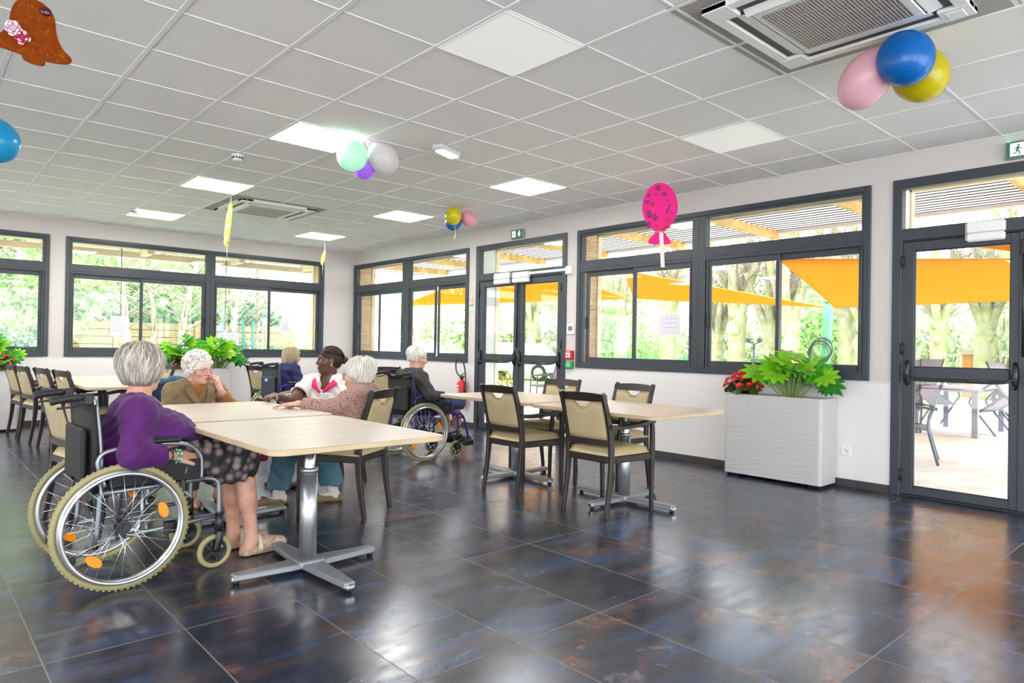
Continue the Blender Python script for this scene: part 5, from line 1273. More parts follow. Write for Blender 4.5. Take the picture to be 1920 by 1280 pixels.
# ================================================================ the white-haired woman in the pink cardigan, seen from behind
def woman_in_pink():
    root, o = start('p', 'person with straight white hair in dusty pink knitted cardigan and teal trousers', (-3.93, -7.03, 0)); L = lambda x, y, z: V3(x, y, z)-o
    hc = L(-3.80, -6.95, .985); R = rotm(0, 0, math.radians(138)) @ rotm(0, .12, 0); s = .98; f = unit(V3(-.60, .80, 0)); lf = V3(-f[1], f[0], 0)
    P = dict(fw=f, pel=L(-3.87, -7.08, .58), chest=L(-3.83, -7.06, .74), neck=L(-3.795, -7.00, .875), wide=1.0, deep=1.0)
    P['sh'] = [P['neck']-lf*.15-V3(0, 0, .04)-f*.02, P['neck']+lf*.16-V3(0, 0, .05)-f*.02]
    el = [L(-3.72, -6.78, .64), L(-4.06, -7.085, .745)]; wr = [L(-3.90, -6.60, .66), L(-4.275, -6.965, .785)]
    hip = [L(-3.85, -7.02, .55), L(-3.99, -7.12, .55)]; kn = [L(-3.92, -6.60, .545), L(-4.24, -6.74, .545)]; an = [L(-3.88, -6.73, .095), L(-4.245, -6.60, .09)]
    b = Body(.005); torso_prims(b, P, -.012); b.cap(P['neck']-V3(0, 0, .03), hc+R @ V3(-.012, 0, -.06), .056, .052, .03); head_prims(b, hc, R, s)
    for i in (0, 1): arm_prims(b, P['sh'][i], el[i], wr[i], -.004); leg_prims(b, hip[i], kn[i], an[i], 0)
    hand_prims(b, wr[0], (-.5, .8, 0), (0, 0, 1), 1); hand_prims(b, wr[1], (-.93, .30, -.06), (.1, .1, 1), -1, (.10, .12, .1), .05)
    foot_prims(b, an[0], (-.9, .3, 0)); foot_prims(b, an[1], (-.95, -.2, 0))
    b.mesh('body', [M_SKINP, M_LIP], root, lips_fn(hc, R, s)); face_extras(root, hc, R, s, 'grey', mat('white_brow', 'd8d2cc', .7), mat('dark_spectacles', '3c3634', .3, .3))
    hm = hair_mats('straight_white_hair', ('e9e5dd', 'd9d3c9', 'f2efe9', 'cfc8bd'))
    hair_cap(root, hc, R, s, hm[1], (.109, .094, .104), (-.016, 0, .034), [((.165, 0, -.05), (.115, .088, .10)), ((.03, 0, -.19), (.14, .12, .10))], ((-.035, 0, -.015), (.085, .084, .088)))
    strands(root, hc, R, s, hm, 950, 15, (.117, .103, .108), (-.018, 0, .034), (-.03, 0, 1), lambda a: (.04 if abs(a) < .7 else (-.03 if abs(a) < 1.45 else -.085)), .0036, .96, .006, jit=.9, taper=.34)
    # chunky marled knit
    m = bpy.data.materials.new('marled_knit'); m.use_nodes = True; N = m.node_tree.nodes; Lk = m.node_tree.links; pb = N['Principled BSDF']; pb.inputs['Roughness'].default_value = .9
    tc = N.new('ShaderNodeTexCoord'); vo = N.new('ShaderNodeTexVoronoi'); vo.inputs['Scale'].default_value = 120; Lk.new(tc.outputs['Object'], vo.inputs[0]); cr = N.new('ShaderNodeValToRGB'); e = cr.color_ramp.elements
    e[0].color = (*lin('d8b2a4'), 1); e[0].position = .1; e[1].color = (*lin('86605a'), 1); e[1].position = .75; Lk.new(vo.outputs['Distance'], cr.inputs[0]); Lk.new(cr.outputs[0], pb.inputs['Base Color'])
    bp = N.new('ShaderNodeBump'); bp.invert = True; bp.inputs['Distance'].default_value = .005; Lk.new(vo.outputs['Distance'], bp.inputs['Height']); Lk.new(bp.outputs[0], pb.inputs['Normal'])
    g = Body(.006); torso_prims(g, P, .016, .05); g.ell(P['pel']+f*.06+lf*.03-V3(0, 0, .03), (.20, .20, .10), frame_from(f, (0, 0, 1)), .05); g.cap(hip[1]+f*.05, hip[1]+f*.22-V3(0, 0, .015), .115, .10, .05)
    for i in (0, 1): g.cap(P['sh'][i], el[i], .074, .070, .03); g.cap(el[i], el[i]+(wr[i]-el[i])*.93, .068, .046, .03); d = unit(wr[i]-el[i]); g.cyl(el[i]+(wr[i]-el[i])*.90, el[i]+(wr[i]-el[i])*1.6, .09, .005)
    g.cap(P['neck']-V3(0, 0, .02), P['neck']+V3(0, 0, .045)-f*.004, .074, .070, .02); g.cap(P['neck']+f*.03, P['neck']+f*.05+V3(0, 0, .2), .060, .075, .01, 's'); g.cyl(P['neck']+V3(0, 0, .05), P['neck']+V3(0, 0, .3), .15, .006)
    g.noise += [wrinkle(.003, 80, (.4, .7, .6), .3)]; g.mesh('cardigan', m, root)
    tr = Body(.006)
    for i in (0, 1):
        leg_prims(tr, hip[i], kn[i], an[i], .016, calf=False); tr.cap(kn[i], an[i]+V3(0, 0, .03), .080, .088, .03)
        tr.cyl(an[i]+V3(0, 0, .035), an[i]-V3(0, 0, .12), .16, .004)
    tr.noise += [wrinkle(.005, 50, (.7, .7, .1), .3), wrinkle(.003, 80, (.2, -.6, .6), .9)]; tr.mesh('trousers', mat('teal_cotton', '4f7684', .8, bump=.3, bscale=220, var=.12, vscale=8), root)
    M_SOCK = mat('white_sock', 'd9d0c8', .85); M_LOAF = mat('beige_suede', '8d744f', .8, bump=.4, bscale=200, var=.15, vscale=25)
    for i, dv in ((0, V3(-.9, .3, 0)), (1, V3(-.95, -.2, 0))):
        d = unit(dv); k = Body(.005); foot_prims(k, an[i], d, .004); k.cap(an[i], an[i]+(kn[i]-an[i])*.25, .040, .044, .02); k.mesh('sock', M_SOCK, root)
        h = V3(an[i][0], an[i][1], 0); f_ = Body(.005); f_.cap(h-d*.045+V3(0, 0, .03), h+d*.12+V3(0, 0, .028), .041, .042, .02); f_.cap(h+d*.10+V3(0, 0, .030), h+d*.185+V3(0, 0, .024), .043, .030, .02)
        f_.cyl(h+V3(0, 0, -.06), h+V3(0, 0, .003), .4, .002); f_.cap(h-d*.03+V3(0, 0, .075), h+d*.07+V3(0, 0, .078), .036, .038, .008, 's'); f_.cap(h-d*.02+V3(0, 0, .05), h+d*.05+V3(0, 0, .055), .030, .032, .006, 's')
        lo = f_.mesh('loafer', M_LOAF, root); mb = MB(); sd = V3(-d[1], d[0], 0); mb.tube([tuple(h+d*.125+sd*q+V3(0, 0, .073-.6*q*q/.04*.04)) for q in (-.03, -.012, 0, .012, .03)], .006, 6); mb.build('bow', mat('dark_bow', '4f4030', .7), lo)
woman_in_pink()

# ================================================================ the woman in navy, far wheelchair
def woman_in_navy():
    root, o = start('p', 'person with blond-grey bob in navy cardigan, seated in the far wheelchair', (-2.66, -2.98, 0)); L = lambda x, y, z: V3(x, y, z)-o
    hc = L(-2.54, -2.98, 1.035); R = rotm(0, 0, math.radians(-8)) @ rotm(0, .16, 0); s = .96; f = V3(1, 0, 0)
    P = dict(fw=f, pel=L(-2.64, -2.98, .62), chest=L(-2.60, -2.98, .79), neck=L(-2.565, -2.98, .915), sh=[L(-2.585, -3.145, .865), L(-2.585, -2.815, .865)], wide=1.05, deep=1.1)
    el = [L(-2.52, -3.20, .68), L(-2.52, -2.76, .68)]; wr = [L(-2.30, -3.12, .65), L(-2.30, -2.84, .65)]; hip = [L(-2.6, -3.07, .61), L(-2.6, -2.89, .61)]; kn = [L(-2.14, -3.07, .57), L(-2.14, -2.89, .57)]; an = [L(-2.05, -3.07, .20), L(-2.05, -2.89, .20)]
    b = Body(.006); torso_prims(b, P, -.012); b.cap(P['neck']-V3(0, 0, .03), hc+R @ V3(-.012, 0, -.06), .056, .052, .03); head_prims(b, hc, R, s)
    for i in (0, 1): arm_prims(b, P['sh'][i], el[i], wr[i], -.004); leg_prims(b, hip[i], kn[i], an[i], 0); b.cap(an[i], an[i]+V3(.12, 0, -.045), .034, .03, .02)
    hand_prims(b, wr[0], (.9, .3, -.1), (0, 0, 1), 1); hand_prims(b, wr[1], (.9, -.3, -.1), (0, 0, 1), -1)
    b.mesh('body', [M_SKINP, M_LIP], root, lips_fn(hc, R, s)); face_extras(root, hc, R, s, 'blue', mat('grey_brow', '9a948c', .7))
    hm = hair_mats('blond_grey_hair', ('b3a184', '98866c', 'c7b89d')); hair_cap(root, hc, R, s, hm[1], (.109, .094, .104), (-.016, 0, .034), [((.165, 0, -.05), (.110, .085, .10)), ((.04, 0, -.20), (.14, .12, .09))], ((-.035, 0, -.035), (.088, .088, .095)), res=.007)
    strands(root, hc, R, s, hm, 520, 25, (.113, .099, .107), (-.016, 0, .034), (-.01, 0, 1), lambda a: (.05 if abs(a) < .7 else (-.07 if abs(a) < 1.5 else -.11)), .0042, 1.0, .002)
    M_NAVY = mat('navy_knit', '26285a', .85, bump=.5, bscale=200, var=.15, vscale=8); g = Body(.007); torso_prims(g, P, .018, .05)
    for i in (0, 1): g.cap(P['sh'][i], el[i], .078, .068, .03); g.cap(el[i], el[i]+(wr[i]-el[i])*.92, .064, .046, .03)
    g.cap(P['neck']-V3(0, 0, .02), P['neck']+V3(-.005, 0, .035), .076, .070, .02); g.cyl(P['neck']+V3(0, 0, .04), P['neck']+V3(0, 0, .3), .15, .006); g.noise += [wrinkle(.004, 60, (.4, .5, .8), .3)]; g.mesh('cardigan', M_NAVY, root)
    tr = Body(.008)
    for i in (0, 1): leg_prims(tr, hip[i], kn[i], an[i], .016); tr.cap(an[i], an[i]+V3(.12, 0, -.03), .045, .04, .02)
    tr.mesh('trousers', mat('dark_blue_trousers', '2a2d40', .8), root)
woman_in_navy()

# ================================================================ the man in dark grey
def man_in_grey():
    root, o = start('p', 'person with short white hair in charcoal sweater and navy shorts, back to us', (-2.27, -5.395, 0)); L = lambda x, y, z: V3(x, y, z)-o
    hc = L(-2.215, -5.41, 1.075); R = rotm(0, 0, math.radians(-14)) @ rotm(0, .22, 0); s = 1.0; f = V3(1, -.05, 0)
    P = dict(fw=f, pel=L(-2.28, -5.395, .61), chest=L(-2.27, -5.40, .79), neck=L(-2.245, -5.405, .925), sh=[L(-2.29, -5.59, .865), L(-2.27, -5.21, .865)], wide=1.12, deep=1.0)
    el = [L(-2.22, -5.655, .69), L(-2.2, -5.16, .68)]; wr = [L(-2.00, -5.585, .665), L(-1.98, -5.24, .66)]; hip = [L(-2.23, -5.49, .60), L(-2.23, -5.30, .60)]; kn = [L(-1.76, -5.50, .57), L(-1.76, -5.29, .57)]; an = [L(-1.70, -5.50, .20), L(-1.70, -5.29, .20)]
    b = Body(.005); torso_prims(b, P, -.012); b.cap(P['neck']-V3(0, 0, .03), hc+R @ V3(-.012, 0, -.055), .064, .058, .03); head_prims(b, hc, R, s, True, 1.03, 1.03)
    for i in (0, 1): arm_prims(b, P['sh'][i], el[i], wr[i], 0); leg_prims(b, hip[i], kn[i], an[i], 0)
    hand_prims(b, wr[0], (.85, .45, -.25), (0, 0, 1), 1); hand_prims(b, wr[1], (.85, -.45, -.25), (0, 0, 1), -1); 
    b.mesh('body', [M_SKIN, M_LIP], root, lips_fn(hc, R, s)); face_extras(root, hc, R, s, 'grey', mat('white_brow', 'd8d2cc', .7))
    hm = hair_mats('short_white_hair', ('e4dfd8', 'cfc8be', 'f0ece6')); cutm = [((.145, 0, -.03), (.125, .10, .098)), ((.02, 0, -.155), (.15, .13, .105))]
    hair_cap(root, hc, R, s, hm[1], (.104, .0835, .096), (-.014, 0, .036), cutm); strands(root, hc, R, s, hm, 520, 33, (.106, .086, .098), (-.014, 0, .036), (-.02, 0, 1), lambda a: (.06 if abs(a) < .9 else (.012 if abs(a) < 1.7 else -.045)), .0034, .9, .003, jit=.6)
    M_CH = mat('charcoal_knit', '3b3839', .85, bump=.4, bscale=220, var=.12, vscale=8); g = Body(.006); torso_prims(g, P, .018, .05)
    for i in (0, 1): g.cap(P['sh'][i], el[i], .078, .066, .03); g.cap(el[i], el[i]+(wr[i]-el[i])*.95, .062, .046, .03); d = unit(wr[i]-el[i]); g.cyl(el[i]+(wr[i]-el[i])*.93, el[i]+(wr[i]-el[i])*1.6, .09, .004)
    g.cap(P['neck']-V3(0, 0, .02), P['neck']+V3(-.004, 0, .035), .078, .072, .02); g.cyl(P['neck']+V3(0, 0, .045), P['neck']+V3(0, 0, .3), .15, .004); g.noise += [wrinkle(.004, 55, (.4, .5, .8), .9), wrinkle(.003, 90, (.6, -.5, .6), .2)]; g.mesh('sweater', M_CH, root)
    k = Body(.006)
    for i in (0, 1): k.cap(hip[i], kn[i]+V3(.02, 0, -.005), .112, .098, .03); k.cyl(kn[i]+V3(.02, 0, -.06), kn[i]+V3(.0, 0, -.3), .12, .006)
    k.noise += [wrinkle(.004, 60, (.3, .7, .5), .9)]; k.mesh('shorts', mat('navy_shorts', '2f3f63', .8, bump=.3, bscale=220), root)
    for i in (0, 1):
        c = Body(.006); c.cap(an[i], V3(an[i][0]-.02, an[i][1], .165), .045, .046, .02); c.cap(V3(an[i][0]-.02, an[i][1], .165), V3(an[i][0]+.14, an[i][1], .160), .044, .036, .02); c.mesh('shoe', mat('black_shoe', '1f1e20', .6), root)
man_in_grey()
t = thing('red_bag', 'dark red cloth bag hanging under the table beside the teal trousers', 'bag', (-4.36, -6.50, 0))
b = Body(.006); b.box((0, 0, .46), (.07, .035, .11), rotm(0, .25, .4), .015, .01); b.chain([(-.05, 0, .57), (-.03, 0, .66), (.02, 0, .70)], [.008, .007, .007], .01); b.noise += [wrinkle(.005, 50, (1, .3, .4), 0)]; b.mesh('cloth', mat('dark_red_cloth', '9c1730', .8), t)
# ---------------------------------------------------------------- balloons and paper decorations hung from the ceiling
def balloon(lab, c, r, neck, col, group, asp=1.18):
    """latex balloon: neck = direction of its knot"""
    m = mat('balloon_'+col, col, .28, transl=.30, coat=.2)
    t = thing('balloon', lab, 'balloon', c, 0, group); d = Vector(neck).normalized(); M = d.to_track_quat('Z', 'Y').to_matrix().to_4x4()
    prof = []
    for i in range(25):
        a = PI*i/24; z = -math.cos(a)*r*asp; w = math.sin(a)*r*(1-.10*math.cos(a)*-1*.0)
        if z > 0: w *= 1-.22*(z/(r*asp))**2; z *= 1.06
        prof.append((max(w, .0), z))
    prof[-1] = (.008, prof[-1][1]+.002); prof += [(.007, r*asp*1.06+.012)]
    MB().lathe(prof, 28, 0, M).build('skin', m, t)
    MB().lathe([(.006, r*asp*1.06+.006), (.011, r*asp*1.06+.014), (.009, r*asp*1.06+.020), (.013, r*asp*1.06+.030), (.0, r*asp*1.06+.026)], 12, 0, M).build('knot', m, t)
    return t
def ribbon(lab, pts, col='b59c2f'):
    t = thing('ribbon', lab, 'ribbon', (0, 0, 0))
    for k, P in enumerate(pts): MB().tube(smooth_path(P, 6), .0035, 6, 0, True, True, False, .35).build('strand', mat('gold_ribbon_'+col, col, .3, .5), t)
    return t
B1, B2, B3 = 'balloons under the near air conditioner', 'balloons beside the near lit panel', 'balloons near the far corner'
balloon('blue balloon in front of the pink and yellow ones under the air conditioner', (-2.53, -10.30, 2.745), .135, (.35, .5, .75), '0a6fc4', B1, 1.15)
balloon('pink balloon hanging beside the blue one under the near air conditioner', (-2.47, -10.085, 2.71), .128, (-.15, -.75, .85), 'f6c3cd', B1, 1.32)
balloon('yellow balloon half behind the blue one under the air conditioner', (-2.29, -10.295, 2.728), .138, (-.5, .35, .6), 'd3c40a', B1, 1.1)
ribbon('gold ribbon tying the balloons to the near air conditioner', [[(-2.40, -10.14, 2.915), (-2.44, -10.16, 2.90), (-2.452, -10.165, 2.86), (-2.455, -10.175, 2.80)], [(-2.42, -10.12, 2.90), (-2.40, -10.20, 2.89), (-2.42, -10.24, 2.84)], [(-2.40, -10.15, 2.91), (-2.37, -10.20, 2.88), (-2.36, -10.26, 2.82)]], '7a6a32')
balloon('pale mint balloon hanging beside the lit ceiling panel', (-3.668, -6.57, 2.750), .125, (.55, .2, .75), 'c9ecd9', B2, 1.08)
balloon('white balloon on the other side of the gold ribbon from the mint one', (-3.405, -6.61, 2.768), .122, (-.65, .1, .7), 'e3dfe0', B2, 1.15)
balloon('violet balloon peeping out between the mint and white ones', (-3.494, -6.46, 2.712), .098, (0, -.2, 1), 'b97be6', B2, 1.1)
ribbon('gold ribbon holding the mint, violet and white balloons', [[(-3.53, -6.56, 2.925), (-3.535, -6.57, 2.87), (-3.525, -6.565, 2.83)], [(-3.53, -6.56, 2.925), (-3.52, -6.57, 2.85), (-3.50, -6.56, 2.78), (-3.492, -6.53, 2.75)], [(-3.53, -6.56, 2.92), (-3.49, -6.57, 2.88), (-3.46, -6.58, 2.85)]])
balloon('yellow balloon in front of a blue one near the far end of the window wall', (-1.374, -4.893, 2.798), .103, (.15, .2, -.55), 'e3d51a', B3, 1.06)
balloon('blue balloon mostly hidden behind the yellow one', (-1.30, -4.80, 2.742), .103, (.1, -.1, 1), '1272c6', B3, 1.0)
balloon('small pink balloon beside the yellow one', (-1.161, -4.93, 2.792), .096, (-.75, .1, .6), 'f2aebb', B3, 1.15)
ribbon('pale ribbon tails dangling below the yellow balloon', [[(-1.352, -4.90, 2.70), (-1.345, -4.90, 2.61), (-1.35, -4.90, 2.55), (-1.375, -4.90, 2.50)], [(-1.352, -4.90, 2.62), (-1.34, -4.90, 2.55), (-1.318, -4.90, 2.50)], [(-1.37, -4.88, 2.69), (-1.33, -4.87, 2.80), (-1.26, -4.87, 2.923)]], 'd8c060')
balloon('light blue balloon cut by the edge of the picture', (-5.955, -6.23, 2.45), .128, (-.2, .1, 1), '14a6dc', B2, 1.08)
ribbon('thin ribbon holding the light blue balloon', [[(-5.985, -6.21, 2.60), (-5.99, -6.21, 2.75), (-5.98, -6.21, 2.924)]], 'cfc6b0')

# paper bell with two paper roses
t = thing('paper_bell', 'orange-brown cardboard bell with two pink paper roses, hanging from the ceiling', 'decoration', (-6.035, -8.49, 2.352), math.radians(-10))
M_BELL = mat('speckled_orange_card', '6e2b04', .8, spec=.08, var=.2, vscale=40, col2='7a3809')
O = [(-.142, -.066), (-.128, -.077), (-.097, -.080), (-.060, -.087), (-.036, -.094), (-.030, -.108), (.0, -.119), (.030, -.119), (.038, -.108), (.037, -.100), (.070, -.100), (.105, -.095), (.119, -.083), (.118, -.070), (.098, -.050), (.080, -.020), (.070, .015), (.066, .055), (.056, .085), (.030, .112), (.0, .122), (-.03, .117), (-.055, .10), (-.068, .07), (-.073, .04), (-.077, .010), (-.087, -.012), (-.105, -.032), (-.130, -.050)]
Mx = Matrix.Rotation(PI/2, 4, 'X')
cardm = MB().prism([(v[0], v[1]) for v in smooth_path([(x, y, 0) for x, y in O]+[(O[0][0], O[0][1], 0)], 3)][:-1], -.003, .003, 0, Mx)
rr = random.Random(4)
for q, (cx, cy, rad, c1, c2) in enumerate(((-.062, -.003, .031, 'c9a2b4', 'ecd9e2'), (-.034, -.030, .029, 'a81f49', 'e7b9c8'))):
    mb = MB()
    for k in range(16):
        a = k*2.399; rr_ = rad*math.sqrt((k+.6)/16); pts = []
        for j in range(7):
            b_ = a-.75+1.5*j/6; pts.append((cx+rr_*.35*math.cos(a)+rad*.55*math.cos(b_)*(.45+.55*k/16), -.006-.016*(1-k/18), cy+rr_*.35*math.sin(a)+rad*.55*math.sin(b_)*(.45+.55*k/16)))
        mb.tube(pts, [.0012, .003, .004, .0045, .004, .003, .0012], 5, k % 2)
    mb.ell((cx, -.006, cy), (rad*.8, .007, rad*.8), 12, 8, 0); mb.build('rose', [mat('rose_'+c1, c1, .6), mat('rose_'+c2, c2, .6)], t)
for k in range(46): x, y = rr.uniform(-.05, .055), rr.uniform(-.09, .10); cardm.ell((x, -.0035, y), (.0013+.0012*rr.random(), .0012, .0016), 6, 4, 1)
for k in range(10): x, y = rr.uniform(.05, .10), rr.uniform(-.095, -.055); cardm.ell((x, -.0035, y), (.0013, .0012, .0018), 6, 4, 1)
cardm.build('card', [M_BELL, mat('gold_glitter', 'c97a22', .4, .3)], t)
mb = MB(); mb.ell((.035, -.006, .085), (.019, .008, .017), 14, 8); mb.build('red_bead', mat('dark_red_bead', '4a0612', .15), t)
mb = MB(); mb.tube([(.0, 0, .12), (.0, 0, .571)], .0012, 5); mb.build('thread', M_WHITEP, t)

# magenta paper balloon
t = thing('paper_balloon', 'magenta tissue-paper balloon shape with dark patches hanging by the window wall', 'decoration', (-1.1, -7.742, 2.54), math.radians(-48))
M_MAG = mat('magenta_tissue', 'ff2cae', .6, transl=.5, emit=None); M_MAGD = mat('dark_magenta_patch', '8e0f55', .6); M_MAGR = mat('crimson_patch', 'c40d4a', .6); M_MAGO = mat('orange_dot', 'd8402c', .6)
egg = [(.165*math.sin(a)*(1 if math.cos(a) > 0 else 1-.28*math.cos(a)**2), .235*math.cos(a)) for a in [2*PI*k/40 for k in range(40)]][::-1]
pb_ = MB().prism(egg, -.004, .004, 3, Mx, .001)
MB().prism([(-.035, -.225), (-.10, -.30), (-.105, -.33), (-.06, -.345), (.06, -.345), (.105, -.335), (.10, -.305), (.035, -.225)], -.004, .004, 0, Mx).build('skirt', M_MAG, t)
mb = pb_
for (x, y, w, h, a, mi) in ((-.02, .185, .045, .05, 0, 0), (.04, .13, .035, .035, .6, 0), (-.105, .12, .035, .03, .2, 0), (-.12, .055, .045, .035, .2, 0), (-.065, .03, .035, .03, .5, 0), (.075, -.01, .022, .085, -.3, 0), (-.10, -.06, .045, .07, .25, 0), (-.045, -.09, .045, .06, .3, 0), (-.10, -.20+.04, .035, .06, -.2, 0), (-.04, .125, .02, .02, 0, 0), (.07, .07, .02, .02, 0, 0), (.105, -.05, .02, .02, 0, 0), (-.03, -.17, .02, .02, 0, 0), (.02, -.2, .04, .02, .4, 1)):
    M = Mx @ Matrix.Translation((x, y, 0)) @ Matrix.Rotation(a, 4, 'Z'); mb.box((-w/2, -h/2, .004), (w/2, h/2, .0055), mi, 0, M)
for tri_ in (((.03, -.11), (.11, -.085), (.08, -.155)), ((.03, -.185+.03), (.11, -.175), (.03, -.21))): mb.prism(list(tri_), .004, .0055, 1, Mx)
rr = random.Random(6)
for k in range(16): a, q = rr.random()*6.28, rr.random()**.5; mb.prism([(.11*q*math.sin(a)+.008*math.cos(j*PI/3), .16*q*math.cos(a)-.03+.008*math.sin(j*PI/3)) for j in range(6)], .004, .0058, 2, Mx)
mb.build('body', [M_MAGD, M_MAGR, M_MAGO, M_MAG], t)
mb = MB(); mb.box((-.04, -.008, -.232), (.04, .008, -.222)); mb.tube(smooth_path([(-.03, -.01, -.227), (-.07, -.015, -.215), (-.065, -.015, -.235)], 4), .003, 5); mb.tube(smooth_path([(.03, -.01, -.227), (.055, -.015, -.25), (.06, -.015, -.27)], 4), .003, 5); mb.build('bow', mat('gold_ribbon_b59c2f', 'b59c2f', .3, .5), t)
mb = MB(); mb.box((-.018, -.006, -.56), (.018, -.0035, -.235), 0, 0, Matrix.Rotation(-.06, 4, 'Y')); mb.build('streamer', mat('white_paper_strip', 'e6e4dc', .7), t)
mb = MB(); mb.tube([(0, 0, .233), (0, 0, .385)], .0008, 5); mb.build('thread', M_WHITEP, t)
# spiral streamers
def streamer(lab, x, y, z1, z0, w):
    t = thing('paper_streamer', lab, 'decoration', (x, y, 0), 0, 'green and yellow paper streamers')
    mb = MB(); n = 40; K = 10; vs = []; fs = []
    for i in range(n+1):       # a rolled paper spindle with slanting stripes
        q = i/n; z = z1+(z0-z1)*q; r_ = w*(.25+.75*math.sin(PI*min(1, .08+q*.92))**.6)
        for k in range(K): a_ = 2*PI*k/K; vs.append((-.05*q+r_*math.cos(a_), r_*.5*math.sin(a_), z))
    for i in range(n):
        for k in range(K): mb.add([vs[i*K+k], vs[i*K+(k+1) % K], vs[(i+1)*K+(k+1) % K], vs[(i+1)*K+k]], [(0, 1, 2, 3)], ((i+k*2)//4) % 3, True)
    mb.build('spiral', [mat('lime_paper', 'c3e35a', .6, transl=.3), mat('yellow_paper', 'e6e23c', .6, transl=.3), mat('mint_paper', 'aee3b4', .6, transl=.3)], t)
    mb = MB(); rr = random.Random(3)
    for i in range(14): a = i*.9; z = z0+.02+.012*i; mb.tube(smooth_path([(-.03, 0, z), (-.03+.03*math.cos(a), .03*math.sin(a), z+.01), (-.03+.045*math.cos(a+.5), .045*math.sin(a+.5), z-.02)], 3), .003, 5, i % 2)
    mb.build('frill', [mat('orange_frill', 'd99a3c', .5), mat('lime_paper', 'c3e35a', .6)], t)
    mb = MB(); mb.box((-.004, -.001, z1), (.004, .001, CEIL-.004)); mb.tube([(-.03, 0, z0+.02), (-.033, 0, z0-.16)], .0022, 5); mb.build('thread', M_WHITEP, t)
streamer('long green and yellow paper spiral hanging before the far air conditioner', -3.514, -3.40, 2.83, 2.33, .035)
streamer('smaller green paper streamer hanging near the room corner', -1.115, -1.0, 2.76, 2.52, .030)

# sheets of paper taped to the panes
M_PAPER = mat('paper_sheet', 'eeeaf2', .7, transl=.25); M_INK = mat('grey_ink', '9a97a3', .7)
def sheet(lab, f, u0, u1, z0, z1, lines, seed):
    t = thing('paper_sheet', lab, 'paper sheet', (0, 0, 0), 0, 'paper sheets on the windows')
    mb = MB(); mb.box(f(u0, -.004, z0), f(u1, -.003, z1)); mb.build('sheet', M_PAPER, t)
    mb = MB(); r = random.Random(seed); w = u1-u0
    for k in range(lines):
        z = z1-.05-(z1-z0-.08)*k/max(1, lines); u = u0+w*.15
        while u < u1-w*.2: l = .008+.022*r.random(); mb.box(f(u, -.0052, z), f(u+l, -.0042, z+.006)); u += l+.008+.03*r.random()
    if lines: mb.build('print', M_INK, t)
    return t
sheet('white sheet with faint print taped to the pane behind the woman in purple', BW, -4.045, -3.825, 1.28, 1.575, 7, 1)
sheet('wide blank sheet taped low on the pane behind the middle planter', BW, -2.485, -2.14, 1.11, 1.375, 1, 2)
sheet('small note taped above the wide blank sheet', BW, -2.50, -2.41, 1.39, 1.49, 0, 3)
sheet('lilac-tinted sheet taped to the pane above the woman in navy', BW, -1.425, -1.25, 1.37, 1.635, 8, 4)
sheet('sheet with handwriting taped to the pane below the magenta paper balloon', RW, -7.24, -6.955, 1.375, 1.605, 3, 5)

# ---------------------------------------------------------------- planters with fatsia and begonias
def planter_mat():
    m = bpy.data.materials.new('white_rippled_resin'); m.use_nodes = True; N = m.node_tree.nodes; L = m.node_tree.links; b = N['Principled BSDF']
    b.inputs['Base Color'].default_value = (*lin('c6c4c3'), 1); b.inputs['Roughness'].default_value = .5
    tc = N.new('ShaderNodeTexCoord'); mp = N.new('ShaderNodeMapping'); mp.inputs['Scale'].default_value = (7, 7, 75); n = N.new('ShaderNodeTexNoise'); n.inputs['Scale'].default_value = 1; n.inputs['Detail'].default_value = 3; n.inputs['Distortion'].default_value = .6
    bp = N.new('ShaderNodeBump'); bp.inputs['Distance'].default_value = .008; bp.inputs['Strength'].default_value = .7
    L.new(tc.outputs['Object'], mp.inputs[0]); L.new(mp.outputs[0], n.inputs[0]); L.new(n.outputs[0], bp.inputs['Height']); L.new(bp.outputs[0], b.inputs['Normal']); return m
M_PLANT = planter_mat(); M_SOIL = mat('potting_soil', '2f2620', .95, bump=1, bscale=90)
def make_planter():
    t = thing('planter', 'x', 'planter'); o = rrect(-.475, -.165, .475, .165, .035, 6); i_ = rrect(-.45, -.14, .45, .14, .02, 6)
    mb = MB(); n = len(o); vs = [(*p, .03) for p in o]+[(*p, .795) for p in o]+[(*p, .795) for p in i_]+[(*p, .70) for p in i_]; fs = []
    for k in range(3): fs += [(k*n+j, k*n+(j+1) % n, (k+1)*n+(j+1) % n, (k+1)*n+j) for j in range(n)]
    fs.append(tuple(range(n))[::-1]); mb.add(vs, fs, 0, False); mb.build('box', M_PLANT, t)
    mb = MB(); mb.add([(*p, .75) for p in i_], [tuple(range(n))]); mb.build('soil', M_SOIL, t)
    for sx in (-1, 1): MB().box((sx*.40-.06, -.12, 0), (sx*.40+.06, .12, .03), 0, .004).build('foot', M_BLACK, t)
    return t
p0 = make_planter(); spot(p0, (-.185, -8.470, 0), PI/2, 'white rippled planter under the window beside the near door', 'white rippled planters')
spot(copy_tree(p0), (-2.90, -.36, 0), 0, 'white rippled planter under the far window behind the woman in beige', 'white rippled planters')
spot(copy_tree(p0), (-5.66, -.42, 0), 0, 'white rippled planter cut by the picture edge behind the chair row', 'white rippled planters')
M_LEAF = [mat('fatsia_leaf_'+a, c, .25, transl=.35, spec=.6) for a, c in (('bright', '8fd626'), ('mid', '4fae28'), ('deep', '2a7f26'), ('yellow', 'b4dc3a'))]; M_STEM = mat('fatsia_stem', '7f9a4a', .5)
